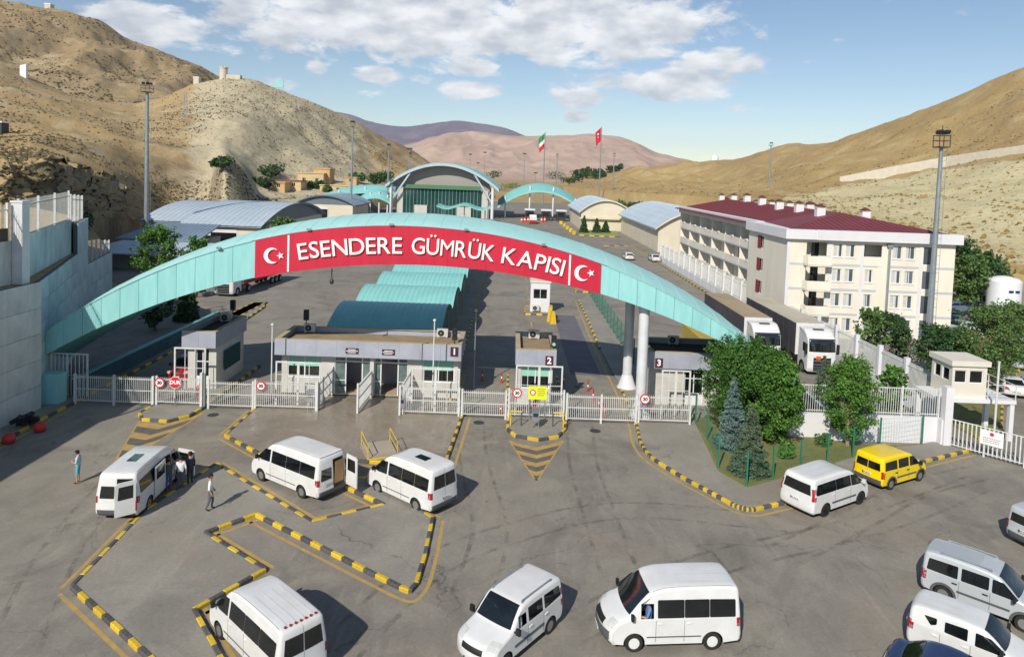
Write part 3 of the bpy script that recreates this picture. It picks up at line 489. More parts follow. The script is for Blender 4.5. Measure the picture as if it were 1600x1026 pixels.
hk = pavement('garden_bed', GP((905, 366), (966, 370), (962, 360), (908, 358)), .15, mat('grass_green', '#7d8a4a', .9, .2, .5, col2='#98945c')); kerb(hk, GP((905, 368), (968, 371)), 1.4, .25, 0, True, .5)
hk2 = pavement('traffic_island', GP((944, 385), (982, 385), (1014, 400), (1010, 404), (978, 390)), .15); kerb(hk2, GP((944, 385), (982, 385), (1014, 401)), 1.2, .25, 0, True, .5)
gr = MB(); gr.prism(GP((1086, 664), (1122, 739), (1166, 765), (1250, 743), (1374, 703), (1445, 697), (1340, 699), (1290, 690), (1290, 640), (1120, 640)), -.02, .152)
gr.build('lawn', mat('lawn', '#66713a', .95, .2, .9, .5, 25, col2='#857a4c'), None, kind='structure')
rp = pavement('pavement', [(31.5, 46), (33.0, 46), (41.5, 58), (60, 78), (60, 82), (56, 82), (40, 62), (33.4, 52), (31.5, 49)], .14, 'lawn'); kerb(rp, [(31.5, 46), (33.0, 46), (41.5, 58), (60, 78)], .8, .18, 0)

# worn tyre tracks curving over the yard
tm, TN, TL, TB = node_mat('tyre_rubber'); tcn = TN.new('ShaderNodeTexCoord'); TB.inputs['Base Color'].default_value = (*srgb('#4a4845'), 1); TB.inputs['Roughness'].default_value = .85
TL.new(n_range(TN, TL, n_noise(TN, TL, tcn.outputs['Object'], .9, 8, .75), .45, .75, 0, .5), TB.inputs['Alpha'])
def track(pts, w=.2, gap=1.6):
    P = [Vector(p) for p in rnd(GP(*pts), 6, 8)]
    for o_ in (0, gap): stripe('tyre_mark', [tuple(q) for q in off(P, o_)], w, .0035, 'tyre_rubber')
track([(560, 1026), (700, 880), (960, 800), (1230, 830)]); track([(900, 1010), (1100, 900), (1400, 830), (1560, 760)]); track([(60, 1020), (120, 860), (250, 700), (310, 650)]); track([(760, 960), (800, 830), (760, 720), (755, 655)]); track([(1000, 900), (960, 800), (930, 720), (925, 665)]); track([(1250, 880), (1350, 830), (1450, 770), (1560, 745)])
# ================================================================== THE ARCHED GATE
TCX, TCZ, TR = -6.8, -28.4, 41.2
BCX, BCZ, BR = -6.0, -38.2, 48.45
def ztop(x): return TCZ + math.sqrt(max(0, TR ** 2 - (x - TCX) ** 2))
def zbot(x): return BCZ + math.sqrt(max(0, BR ** 2 - (x - BCX) ** 2))
AY0, AY1 = 47.0, 55.6
arch = thing('entrance_arch', 'long low turquoise arch spanning all lanes with a red banner', 'arch gate')
ax0, ax1 = -35.0, 23.0
xs = [ax0 + (ax1 - ax0) * i / 92 for i in range(93)]
m = MB()
def bulge(x, t): return .62 * math.sin(math.pi * t) ** .8 * min(1, max(0, (ztop(x) - 1) / 6))
ts = [0, .06, .14, .25, .4, .55, .7, .84, .94, 1]
m.grid([[(x, AY0 + (AY1 - AY0) * t, ztop(x) + bulge(x, t)) for t in ts] for x in xs]); m.build('roof', 'arch_roof_skylit', arch, 40)
m = MB(); m.grid([[(x, AY0 + .07, min(ztop(x), zbot(x))), (x, AY0 + .07, ztop(x) - .002)] for x in xs]); m.grid([[(x, AY0 + .07, zbot(x)), (x, AY1 - .05, zbot(x))] for x in xs], flip=True); m.grid([[(x, AY1 - .05, zbot(x)), (x, AY1 - .05, ztop(x))] for x in xs], flip=True)
m.build('core', 'arch_seam', arch)
nP = 46; pw = (ax1 - ax0) / nP
def panel(x0, x1, y0, y1, matn, name='panel', lo=0, hi=0):
    q = MB(); g = .012; n = 3; X = [x0 + g + (x1 - x0 - 2 * g) * k / n for k in range(n + 1)]
    up = [(x, ztop(x) - hi) for x in X]; dn = [(x, zbot(x) + lo) for x in X]
    jj = random.uniform(-.006, .006); q.prism_y(dn + up[::-1], y0 + jj, y1 + jj); return q.build(name, matn, arch)
BX0, BX1 = -17.1, 6.1
edges = [-35 + 1.26 * i for i in range(0, 15)]
edges = [e for e in edges if e < BX0 - .3] + [BX0]; [panel(a, b, AY0, AY0 + .06, 'arch_cyan', lo=.0, hi=.05) for a, b in zip(edges[:-1], edges[1:])]
edges = [BX1] + [BX1 + 1.26 * i for i in range(1, 14)]; [panel(a, b, AY0, AY0 + .06, 'arch_cyan', lo=.0, hi=.05) for a, b in zip(edges[:-1], edges[1:])]
edges = [BX0 + (BX1 - BX0) * i / 9 for i in range(10)]
for a, b in zip(edges[:-1], edges[1:]):
    q = MB(); X = [a + .002 + (b - a - .004) * k / 4 for k in range(5)]; q.prism_y([(x, zbot(x) - .03) for x in X] + [(x, ztop(x) - .02) for x in X][::-1], AY0 - .1, AY0 + .05); q.build('banner_panel', 'banner_red', arch)
for sel in (lambda a, b: b < BX0, lambda a, b: a > BX1):    # gutter rails under the roof edge
    q = MB()
    for a, b in zip(xs[:-1], xs[1:]):
        if sel(a, b): q.bar((a, AY0 - .02, ztop(a) - .03), (b, AY0 - .02, ztop(b) - .03), .05, .05)
    q.build('roof_edge', 'arch_cyan', arch, kind='stuff')
q = MB()
for x in [ax0 + 1.26 * i for i in range(1, 46)]:
    for t0, t1 in zip(ts[:-1], ts[1:]): q.bar((x, AY0 + (AY1 - AY0) * t0, ztop(x) + bulge(x, t0)), (x, AY0 + (AY1 - AY0) * t1, ztop(x) + bulge(x, t1)), .035, .03)
q.build('roof_seams', 'arch_roof_skylit', arch, kind='stuff')
for x in (-14.86, 4.0):
    q = MB(); s = -.06 if x < 0 else .05; zb, zt = zbot(x) + .02, ztop(x) - .1; q.prism_y([(x - .06, zb), (x + .06, zb), (x + .06 + s * 0, zt), (x - .06 + s * 0, zt)], AY0 - .14, AY0 - .095); q.build('divider', 'letter_white', arch)
def mid(x): return (ztop(x) + zbot(x)) / 2
def tilt(x): return -math.asin((x + 6.4) / 45.0)
def word(body, x0, x1, cap):
    glyphs = []
    for ch in body:
        me = text_mesh(ch, 1.0, .08, .006 if ch not in 'M' else .0); b = [v.co for v in me.vertices]; glyphs.append((me, min(v.x for v in b), max(v.x for v in b)))
    H0 = text_mesh('E', 1.0, .1, .012); zs_ = [v.co.y for v in H0.vertices]; s = cap / (max(zs_) - min(zs_)); base = min(zs_)
    wsum = sum(g[2] - g[1] for g in glyphs); n = len(glyphs); sx = min(s * 1.02, (x1 - x0) * .90 / wsum); gap = ((x1 - x0) - wsum * sx) / max(1, n - 1); x = x0
    for (me, a, b), ch in zip(glyphs, body):
        w = (b - a) * sx; cx = x + w / 2
        # stand every letter on the same baseline
        for v in me.vertices: v.co = ((v.co.x - (a + b) / 2) * sx, v.co.y * s, v.co.z)
        me0 = me.vertices
        lowest = min(v.co.y for v in me0)
        for v in me0: v.co.y += -lowest - cap / 2
        me.materials.clear(); me.materials.append(MATS['letter_white']); me.transform(Matrix.Translation((cx, AY0 - .2, mid(cx) - .02)) @ Matrix.Rotation(-tilt(cx), 4, 'Y') @ FRONT)
        me.name = 'letter'; obj('letter', me, arch, None, label='raised white capital letter %s' % ch if ch.isalpha() else None); x += w + gap
word('ESENDERE', -14.2, -7.25, 1.1); word('GÜMRÜK', -6.6, -1.05, 1.1); word('KAPISI', -.55, 3.62, 1.1)
def crescent(cx, sx):
    q = MB(); z = mid(cx); r, r2, o = .53, .43, .17; pts = []
    a0 = math.acos((o * o + r * r - r2 * r2) / (2 * o * r)); n = 22
    pts += [(cx + r * math.cos(t), z + r * math.sin(t)) for t in [a0 + (2 * math.pi - 2 * a0) * k / n for k in range(n + 1)]]
    b0 = math.acos(-(o * o + r2 * r2 - r * r) / (2 * o * r2)) if abs((o * o + r2 * r2 - r * r) / (2 * o * r2)) <= 1 else 1
    b0 = math.atan2(r * math.sin(a0), r * math.cos(a0) - o)
    pts += [(cx + o + r2 * math.cos(t), z + r2 * math.sin(t)) for t in [2 * math.pi - b0 - (2 * math.pi - 2 * b0) * k / n for k in range(1, n)]]
    q.prism_y(pts, AY0 - .2, AY0 - .08); q.build('crescent', 'letter_white', arch)
    q = MB(); s = [(cx + .58 + (.26 if k % 2 == 0 else .1) * math.cos(math.pi + k * math.pi / 5), z + .02 + (.26 if k % 2 == 0 else .1) * math.sin(math.pi + k * math.pi / 5)) for k in range(10)]
    q.prism_y(s, AY0 - .2, AY0 - .08); q.build('star', 'letter_white', arch)
crescent(-15.95, 1); crescent(4.85, 1)
for n, (x, y, flare) in enumerate(((9.35, 48.0, 1), (9.5, 54.6, 1))):
    q = MB(); q.lathe([(.78, 0), (.74, .12), (.66, .2), (.42, .95), (.36, 1.05), (.36, zbot(x) - .25), (.44, zbot(x) - .2), (.44, zbot(x) + .15)], (x, y, .1), 24); q.build('pillar', 'pillar_white', arch, 30)
for x in (-13.5, -8, -3, 2.2, -19.5):      # small floodlights clipped on the roof edge
    q = MB(); q.box(x - .14, x + .14, AY0 - .26, AY0 - .06, ztop(x) + .02, ztop(x) + .15); q.build('floodlight', 'metal_grey', arch)
q = MB(); q.tube((-12.1, 47.6, 9.7), (-12.1, 47.6, 9.0), .035); q.lathe([(.05, 0), (.13, .05), (.15, .22), (.05, .4)], (-12.1, 47.6, 8.6), 10); q.build('hanging_camera', 'metal_dark', arch)

# ================================================================== BOOTHS
def booth(name, label, x0, x1, y0, y1, wx0, wx1, wy0, wz, f0, f1, openings, num=None, roofm='roof_felt'):
    """fascia box x0..x1,y0..y1 from f0 to f1; front wall wx0..wx1 at wy0; openings [(kind,x0,x1,z0,z1)]"""
    t = thing(name, label, 'booth', ((x0 + x1) / 2, (y0 + y1) / 2, 0)); cx, cy = (x0 + x1) / 2, (y0 + y1) / 2; T = Matrix.Translation((-cx, -cy, 0))
    wy1 = y1 - .2; m = MB(T); Tf = Matrix.Translation((wx0, wy0, .1))
    holes = [(o[1] - wx0, o[2] - wx0, max(0, o[3] - .1), o[4] - .1) for o in openings]
    wall_holes(m, wx1 - wx0, f0 - .1, holes, .16, 0, 0, Tf)
    m.add([(wx0, wy1, .1), (wx0, wy0, .1), (wx0, wy0, f0), (wx0, wy1, f0)], [(0, 1, 2, 3)]); m.add([(wx1, wy0, .1), (wx1, wy1, .1), (wx1, wy1, f0), (wx1, wy0, f0)], [(0, 1, 2, 3)]); m.add([(wx1, wy1, .1), (wx0, wy1, .1), (wx0, wy1, f0), (wx1, wy1, f0)], [(0, 1, 2, 3)])
    m.build('wall', 'booth_wall', t)
    m = MB(T); m.box(wx0 + .02, wx1 - .02, wy0 + .02, wy1 - .02, .1, .155); m.build('floor', 'parapet_cap', t)
    m = MB(T); m.box(x0 + .02, x1 - .02, y0 + .02, y1 - .02, f0 - .02, f0 + .06); m.build('soffit', 'fascia_grey', t)
    m = MB(T); m.box(x0 + .3, x1 - .3, y0 + .3, y1 - .3, f0 + .06, f1 - .38); m.build('roof', roofm, t)
    n = max(1, round((x1 - x0) / 1.5))
    for k in range(n):
        a = x0 + (x1 - x0) * k / n; b = x0 + (x1 - x0) * (k + 1) / n; m = MB(T); m.box(a + .004, b - .004, y0, y0 + .22, f0, f1); m.build('fascia_panel', 'fascia_grey', t)
    for a, b in ((x0, x0 + .22), (x1 - .22, x1)):
        m = MB(T); m.box(a, b, y0 + .225, y1, f0 + .003, f1 - .003); m.build('fascia_panel', 'fascia_grey', t)
    m = MB(T); m.box(x0 + .225, x1 - .225, y1 - .22, y1 - .002, f0 + .003, f1 - .004); m.build('fascia_panel', 'fascia_grey', t)
    m = MB(T); c = f1 + .001; e = .34; m.box(x0, x1, y0, y0 + e, c, c + .03); m.box(x0, x1, y1 - e, y1, c, c + .03); m.box(x0, x0 + e, y0 + e, y1 - e, c, c + .03); m.box(x1 - e, x1, y0 + e, y1 - e, c, c + .03); m.build('parapet_cap', 'parapet_cap', t)
    for o in openings:
        k, a, b, z0, z1 = o[:5]; T2 = T @ Matrix.Translation((0, wy0, 0))
        if k == 'win':
            w = window(t, T2, a, b, z0, z1, .14, .08, o[5] if len(o) > 5 else 1, 'glass_dark')
            q = MB(T2); mid_ = a + (b - a) / 2; zz = z0 + (z1 - z0) * .52
            for p0, p1 in ((a + .09, mid_ - .05), (mid_ + .05, b - .09)): q.box(p0, p1, .094, .108, zz, z1 - .085)
            q.build('blind', 'blind_green', w)
        elif k == 'door': 
            w = window(t, T2, a, b, z0, z1, .14, .07, 1, 'glass_dark', name='door'); q = MB(T2); q.box(a + .07, b - .07, .07, .1, z0 + .07, z0 + .95); q.build('door_leaf', 'frame_white', w); q = MB(T2); q.box(a + .07, b - .07, .075, .12, z0 + 1.98, z0 + 2.05); q.build('transom', 'frame_white', w)
        elif k == 'shop':                                            # glazed entrance with an open doorway in its middle
            d0, d1 = o[5], o[6]; q = MB(T2)
            for x in (a, d0, d1, b): q.box(x - .04, x + .04, .04, .12, .1, z1)
            q.box(a, b, .045, .115, z1 - .4, z1 - .33); q.box(a, b, .05, .11, z1 - .07, z1 - .002); q.box(a, d0, .05, .11, 1.12, 1.17); q.box(d1, b, .05, .11, 1.12, 1.17); w = q.build('door_frame', 'frame_white', t)
            q = MB(T2); q.box(a + .04, d0 - .04, .07, .085, .12, z1 - .07); q.build('glass_panel', 'glass_shop', w); q = MB(T2); q.box(d1 + .04, b - .04, .07, .085, .12, z1 - .07); q.build('glass_panel', 'glass_shop', w)
            q = MB(T2); q.box(d0 + .04, d1 - .04, .075, .09, z1 - .33, z1 - .07); q.build('transom', 'glass_dark', w)
    if num:
        q = MB(T); q.box(num[1] - .28, num[1] + .28, y0 - .03, y0, num[2] - .34, num[2] + .34); s = q.build('number_plate', 'sign_dark', t)
        lettering('numeral', num[0], .62, .02, 'sign_white', s, T @ Matrix.Translation((num[1], y0 - .042, num[2])) @ FRONT, .02)
    return t, T
b1, T1 = booth('passenger_booth', 'long grey passenger control booth marked 1 with two open doorways', -16.6, -3.25, 49.65, 54.1, -16.3, -3.5, 50.4, 3.0, 3.05, 4.18,
    [('win', -15.9, -13.4, 1.25, 2.85), ('shop', -12.45, -9.85, .1, 2.9, -11.65, -10.45), ('shop', -9.55, -7.15, .1, 2.9, -9.1, -7.85), ('win', -6.1, -3.75, 1.2, 2.9)], ('1', -3.75, 3.72))
for x in (-11.05, -8.45):                                            # two sign boards with three rows of small white print
    q = MB(T1); q.box(x - .46, x + .46, 49.61, 49.65, 3.32, 3.72); s = q.build('sign_board', 'sign_dark', b1)
    for r_, wd in ((3.62, .56), (3.52, .82), (3.41, .60)):
        q = MB(T1); xx = x - wd / 2
        while xx < x + wd / 2 - .03: w_ = random.uniform(.03, .05); q.box(xx, xx + w_, 49.603, 49.61, r_ - .03, r_ + .03); xx += w_ + .018
        q.build('print', 'sign_white', s, kind='stuff')
q = MB(T1); q.box(-9.84, -9.56, 50.1, 50.55, .1, 2.95); q.build('door_pier', 'booth_wall', b1)
q = MB(T1); q.box(-16, -3.8, 53.2, 53.3, .16, 2.9); q.build('inner_wall', 'fascia_grey', b1)
q = MB(T1); q.tube((-6.05, 49.62, 3.0), (-6.05, 49.62, 4.2), .02); q.tube((-6.05, 49.62, 4.2), (-5.6, 49.9, 4.25), .02); q.build('conduit', 'black', b1)
b2, T2b = booth('guard_booth', 'small grey booth marked 2 between two lanes', .62, 3.5, 48.95, 54.6, .85, 3.3, 49.5, 3.0, 3.15, 4.22, [('win', 1.05, 3.1, 1.3, 3.0)], ('2', 3.0, 3.5))
b0, T0b = booth('guard_booth', 'small grey booth by the stop sign, half in arch shade', -23.4, -20.95, 50.0, 55.9, -23.15, -21.1, 50.5, 3.0, 3.25, 4.42, [('door', -22.6, -21.6, .1, 3.1)], None, 'roof_dark')
q = MB(T0b); q.box(-20.96, -20.93, 51.6, 54.6, 1.2, 2.7); q.build('side_window', 'glass_green', b0)
q = MB(T0b); q.box(-21.1, -21.08, 51.6, 54.8, 1.1, 2.8); q.build('window_frame', 'frame_white', b0)
b3, T3b = booth('guard_booth', 'wide grey booth marked 3 beside the arch pillars', 10.3, 18.9, 50.0, 54.8, 10.55, 18.6, 50.6, 2.8, 2.95, 4.12, [('door', 13.0, 14.4, .1, 2.9)], ('3', 10.95, 3.35), 'roof_dark')
for i, z in enumerate([.5 + .4 * k for k in range(6)]):
    q = MB(T3b)
    for a, c in ((10.56, 12.98), (14.42, 18.59)): q.box(a, c, 50.585, 50.6, z, z + .39)
    q.build('cladding_board', 'booth_wall', b3)
def ac_unit(x, y, z, label, rz=0):
    t = thing('air_conditioner', label, 'air conditioner', (x, y, z), rz, 'outdoor air conditioner units'); q = MB(); q.box(-.42, .42, -.16, .16, .06, .66); q.box(-.36, -.28, -.15, .15, 0, .06); q.box(.28, .36, -.15, .15, 0, .06); q.build('case', 'booth_wall', t)
    q = MB(); q.lathe([(.24, 0), (.24, -.02), (.0, -.02)], (-.1, -.16, .36), 16, 'y'); g = q.build('fan_grille', 'plastic_black', t); q = MB(); q.lathe([(.07, 0), (.07, -.03), (0, -.03)], (-.1, -.18, .36), 10, 'y'); q.build('fan_hub', 'metal_grey', g)
ac_unit(-15.2, 53.6, 3.82, 'air conditioner at the left back corner of the passenger booth roof'); ac_unit(-5.0, 53.5, 3.82, 'air conditioner on the passenger booth roof near its right end'); ac_unit(2.05, 54.0, 3.86, 'air conditioner on the roof of booth 2'); ac_unit(12.9, 54.2, 3.76, 'air conditioner on the dark roof right of the arch pillars'); ac_unit(-22.3, 55.2, 4.05, 'air conditioner on the dark roof of the left booth')
def traffic_light(x, y, z, label, lit=None):
    t = thing('traffic_light', label, 'traffic light', (x, y, z), 0, 'traffic lights on booth roofs'); q = MB(); q.tube((0, 0, 0), (0, 0, .5), .04); q.build('post', 'metal_dark', t)
    q = MB(); q.box(-.18, .18, -.14, .14, .5, 1.3); q.build('housing', 'plastic_black', t)
    for k, c in enumerate(('sign_red', 'blind_green')): q = MB(); q.lathe([(.12, 0), (.12, -.05), (.09, -.04), (0, -.04)], (0, -.14, 1.1 - .38 * k), 12, 'y'); q.build('lens', c if lit == k else 'plastic_black', t)
traffic_light(-15.6, 53.9, 4.2, 'black traffic light on the left back corner of the passenger booth'); traffic_light(-22.0, 55.7, 4.4, 'black traffic light on the left booth roof'); traffic_light(3.3, 49.4, 3.9, 'traffic light with a green lens on booth 2', 1); traffic_light(-3.8, 50.2, 3.95, 'dark traffic light on the front right corner of the passenger booth')
# white cabin in the lane behind
t = thing('guard_cabin', 'white prefabricated cabin with one dark window standing in the lane', 'cabin', (3.75, 85.0, .15)); q = MB(); wall_holes(q, 2.3, 3.5, [(.3, 2.0, 1.55, 2.75)], .1, 0, 0, Matrix.Translation((-1.15, -1.2, 0))); q.box(-1.15, 1.15, -1.08, 1.2, 0, 3.5); q.build('wall', 'plaster_white', t)
q = MB(); q.box(-1.25, 1.25, -1.3, 1.3, 3.5, 3.72); q.build('roof', 'hut_beige', t); window(t, Matrix.Translation((0, -1.2, 0)), -.85, .85, 1.55, 2.75, .1, .06, 1, 'glass_dark')
ac_unit(3.25, 83.5, .3, 'air conditioner at the foot of the white cabin')

# wave-roofed walkway behind the booth
wc = thing('wave_canopy', 'turquoise corrugated wave roof over the walkway behind booth 1', 'canopy', (-10.2, 57.2, 0))
def vault(y0, x0, x1, z, ly, rise, mt):
    q = MB(); n = 14; k = 40; rows = []
    for i in range(k + 1):
        x = x0 + (x1 - x0) * i / k; rows.append([])
        for j in range(n + 1):
            u = j / n; zz = z + rise * math.sin(math.pi * (.06 + .86 * u)) ; rows[-1].append((x + 10.2, y0 - 57.2 + ly * u, zz + .018 * math.cos(i * math.pi)))
    q.grid(rows); q.grid([[(p[0], p[1], p[2] - .05) for p in r] for r in rows], flip=True); q.build('roof_vault', mt, wc)
    for xx in (x0 + .3, x1 - .3):
        q = MB(); q.tube((xx + 10.2, y0 - 57.2 + ly * .95, .1), (xx + 10.2, y0 - 57.2 + ly * .95, z + rise * .2), .06); q.build('post', 'metal_grey', wc)
        q = MB(); pr = None
        for j in range(n + 1):
            u = j / n; p = (xx + 10.2, y0 - 57.2 + ly * u, z + rise * math.sin(math.pi * (.06 + .86 * u)) - .12)
            if pr: q.bar(pr, p, .08)
            pr = p
        q.build('rib', 'metal_grey', wc)
for i in range(6): vault(57.2 + 9.8 * i, -14.9 + .05 * i, -5.4 + .05 * i, 3.2, 9.8, 1.4, 'canopy_cyan')
q = MB(); q.box(-4.6, 4.7, .2, .26, .1, 2.6); q.build('glass_side', 'glass_green', wc)

# ================================================================== WHITE GATES AND FENCES
def fence(name, label, A, B, h=1.95, z=.12, post=.12, npost=2, pick=.13, rails=(.12, .52, .92), pw=.028, cat='fence', group=None, spikes=True, mt='fence_white', sl=0.0):
    A = Vector((A[0], A[1])); B = Vector((B[0], B[1])); d = B - A; Ln = d.length; t = thing(name, label, cat, (A.x, A.y, z), math.atan2(d.y, d.x), group)
    for k in range(npost):
        x = Ln * k / (npost - 1); q = MB(); q.box(x - post / 2, x + post / 2, -post / 2, post / 2, -z, h + .08 + sl * x); q.build('post', mt, t)
    for r_ in rails: q = MB(); q.bar((0, 0, h * r_), (Ln, 0, h * r_ + sl * Ln), .045, .055); q.build('rail', mt, t)
    q = MB(); n = max(2, int(Ln / pick))
    for k in range(1, n):
        x = Ln * k / n; q.box(x - pw / 2, x + pw / 2, -pw / 2 - .03, pw / 2 - .03, h * rails[0] - .05 + sl * x, (h if spikes else h * rails[-1]) + sl * x)
    q.build('pickets', mt, t, kind='stuff'); return t
GY = 46.7
fence('sliding_gate', 'white picket gate across the leftmost lane, left end in shade', (-29.0, GY), (-23.75, GY), 1.95, .05, .14, 3, cat='gate')
fence('picket_fence', 'white picket fence panel behind the stop sign', (-23.5, GY), (-20.5, GY), 1.9, .15)
q = thing('gate_post', 'thick double white steel post right of the stop sign', 'gate post', (-20.35, GY, 0)); MB().box(-.2, -.04, -.12, .12, 0, 2.45).build('post', 'fence_white', q); MB().box(.04, .14, -.1, .1, 0, 2.4).build('post', 'metal_grey', q)
fence('sliding_gate', 'white picket gate in the lane left of booth 1', (-20.0, GY), (-17.0, GY), 1.85, .06, .13, 2, cat='gate')
fence('picket_fence', 'white picket fence in front of the left window of booth 1', (-16.85, GY), (-12.75, GY), 1.9, .13)
fence('picket_fence', 'white picket screen left of the left doorway', (-12.65, 46.6), (-12.6, 50.3), 1.95, .13, pick=.11)
fence('picket_fence', 'white picket screen between the two doorways', (-9.9, 46.5), (-9.75, 50.2), 1.95, .13, pick=.11)
fence('picket_fence', 'white picket screen right of the right doorway', (-7.05, 46.4), (-6.95, 50.3), 1.95, .13, pick=.11)
fence('picket_fence', 'white picket fence in front of the right window of booth 1', (-6.9, GY - .1), (-3.1, GY - .1), 1.9, .13)
fence('sliding_gate', 'white picket gate between booth 1 and booth 2', (-2.9, GY), (.05, GY), 1.85, .06, .13, 2, cat='gate')
fence('picket_fence', 'white picket fence behind the yellow-green notice', (.25, GY), (3.95, GY), 1.9, .16)
fence('sliding_gate', 'white two-part picket gate between the yellow sign and the pillars', (4.15, GY - .12), (8.8, GY - .12), 1.85, .06, .13, 3, cat='gate')
fence('picket_fence', 'white picket fence right of the near arch pillar', (9.0, GY - .1), (12.45, GY - .1), 1.9, .14)
def cage(label, x0, x1, y, z1, nx, zs=(.55, .72)):
    t = thing('barred_gate', label, 'gate', (x0, y, .13)); w = x1 - x0
    for x in (0, w): MB().box(x - .05, x + .05, -.05, .05, 0, z1).build('post', 'fence_white', t)
    MB().box(-.05, w + .05, -.051, .051, z1, z1 + .09).build('lintel', 'fence_white', t)
    for z in zs: MB().bar((.05, 0, z1 * z), (w - .05, 0, z1 * z), .035).build('rail', 'fence_white', t)
    q = MB()
    for k in range(1, nx): x = w * k / nx; big = nx > 3 and k == nx // 2; q.box(x - (.08 if big else .02), x + (.08 if big else .02), -.02, .02, .02, z1)
    q.build('bars', 'fence_white', t, kind='stuff')
cage('tall white barred gate in front of the left window of booth 1', -15.75, -12.75, 47.6, 2.95, 4); cage('tall white barred gate in front of the right window of booth 1', -6.4, -3.2, 47.3, 2.95, 4)
cage('tall white barred gate around the yellow-green notice', .7, 3.8, 47.2, 3.4, 4, (.45, .62)); cage('tall white barred gate at the door right of the arch pillars', 10.7, 12.6, 47.6, 3.3, 4, (.35, .6)); cage('tall white barred gate before the left booth', -23.0, -20.9, 48.2, 3.5, 3, (.4, .62))
cage('tall dim steel frame in the shade below the arch foot', -31.4, -28.9, 47.9, 2.9, 9, (.5,))

# ================================================================== RETAINING WALLS ON THE LEFT
def panel_wall(name, label, A, B, z0, z1, pl, ph, mt, th=.35, z1b=None):
    A = Vector((A[0], A[1])); B = Vector((B[0], B[1])); d = B - A; Ln = d.length; t = thing(name, label, 'retaining wall', (A.x, A.y, 0), math.atan2(d.y, d.x)); nx = max(1, round(Ln / pl)); nz = max(1, round((z1 - z0) / ph))
    MB().box(.01, Ln - .01, .05, th, z0, z1 - .02).build('core', 'wall_joint', t); base = None
    for i in range(nx):
        for j in range(nz):
            w, hh = Ln / nx, (z1 - z0) / nz
            if base is None:
                q = MB(); q.box(-w / 2 + .012, w / 2 - .012, 0, .06, -hh / 2 + .012, hh / 2 - .012); base = q.build('concrete_panel', mt, t); o = base
            else: o = base.copy(); COL.objects.link(o); o.parent = t
            o.location = ((i + .5) * w, random.uniform(-.012, .012), z0 + (j + .5) * hh)
    return t
# walls face +x: run them from far to near so that local -y looks at the road
panel_wall('retaining_wall', 'tall pale concrete panel wall at the left edge, nearest the camera', (-30.4, 14.0), (-30.4, 45.4), -.02, 8.45, 3.9, 1.7, 'wall_concrete').rotation_euler = (0, 0, R(90))
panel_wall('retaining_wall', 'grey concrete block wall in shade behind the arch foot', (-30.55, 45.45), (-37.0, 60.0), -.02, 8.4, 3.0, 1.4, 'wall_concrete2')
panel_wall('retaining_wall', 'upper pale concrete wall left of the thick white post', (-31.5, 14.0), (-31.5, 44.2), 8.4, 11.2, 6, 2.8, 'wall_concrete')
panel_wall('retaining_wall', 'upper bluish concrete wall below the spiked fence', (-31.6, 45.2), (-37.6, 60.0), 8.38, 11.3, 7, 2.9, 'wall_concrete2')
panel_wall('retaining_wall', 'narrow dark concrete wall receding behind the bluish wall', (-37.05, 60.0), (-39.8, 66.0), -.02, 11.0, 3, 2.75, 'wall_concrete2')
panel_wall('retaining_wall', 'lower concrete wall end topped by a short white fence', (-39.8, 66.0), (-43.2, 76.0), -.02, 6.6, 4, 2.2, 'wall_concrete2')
q = MB(); q.prism([(-95, 10), (-31.9, 10), (-31.9, 45), (-37.9, 60.2), (-40.4, 66), (-43.8, 76.2), (-62, 104), (-95, 110)], -.3, 6.4); q.prism([(-95, 10), (-31.9, 10), (-31.9, 45), (-37.9, 60.2), (-40.4, 65.9), (-58, 82), (-95, 100)], 6.4, 11.0); q.prism([(-31.9, 10), (-30.5, 10), (-30.7, 45.3), (-37.3, 59.9), (-37.9, 60.2), (-31.9, 45)], -.3, 8.36); q.build('embankment', 'earth_left', None, kind='structure')
t = thing('wall_post', 'thick white concrete post at the wall corner', 'post', (-31.2, 44.6, 8.4)); q = MB(); q.box(-.35, .35, -.35, .35, 0, 5.2); q.box(-.4, .4, -.4, .4, 5.2, 5.32); q.build('shaft', 'pillar_white', t)
def spiked(label, A, B, z, h, n, sl=0.0): return fence('spiked_fence', label, A, B, h, z, .14, n, .3, (.08, .86), .022, 'fence', None, True, 'fence_white', sl)
spiked('pale spiked fence on the wall at the left picture edge', (-31.6, 30), (-31.6, 44.0), 11.1, 2.4, 5); spiked('spiked fence on top of the bluish wall', (-31.9, 45.4), (-37.6, 59.6), 11.2, 2.5, 4)
spiked('spiked fence stepping down behind the bluish wall', (-37.7, 60), (-40.2, 65.7), 10.9, 2.5, 4, -.06); spiked('short white fence on the lower wall end', (-40.1, 66.3), (-43.4, 75.7), 6.5, 2.3, 6, -.1)
MB().box(-31.9, -31.5, 30, 43.9, 11.05, 12.0).build('brown_board_fence', mat('board_brown', '#5a4a3c', .9, .2, 3), None, label='brown weathered board barrier behind the pale fence at left edge', category='board fence')
# turquoise boundary wall in the shade of the arch, with its foot block
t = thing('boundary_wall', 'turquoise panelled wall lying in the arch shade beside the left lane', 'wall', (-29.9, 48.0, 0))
for k in range(15): MB().box(-.12, .12, 1.6 * k + .01, 1.6 * k + 1.59, .1, 1.25).build('wall_panel', 'wall_teal_shaded', t)
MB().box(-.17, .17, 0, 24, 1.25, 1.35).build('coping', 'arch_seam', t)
t = thing('arch_footing', 'turquoise footing block at the left foot of the arch', 'footing', (-31.0, 46.2, 0)); MB().box(-.9, 1.2, 0, .9, 0, 2.1).build('block', 'arch_cyan', t)

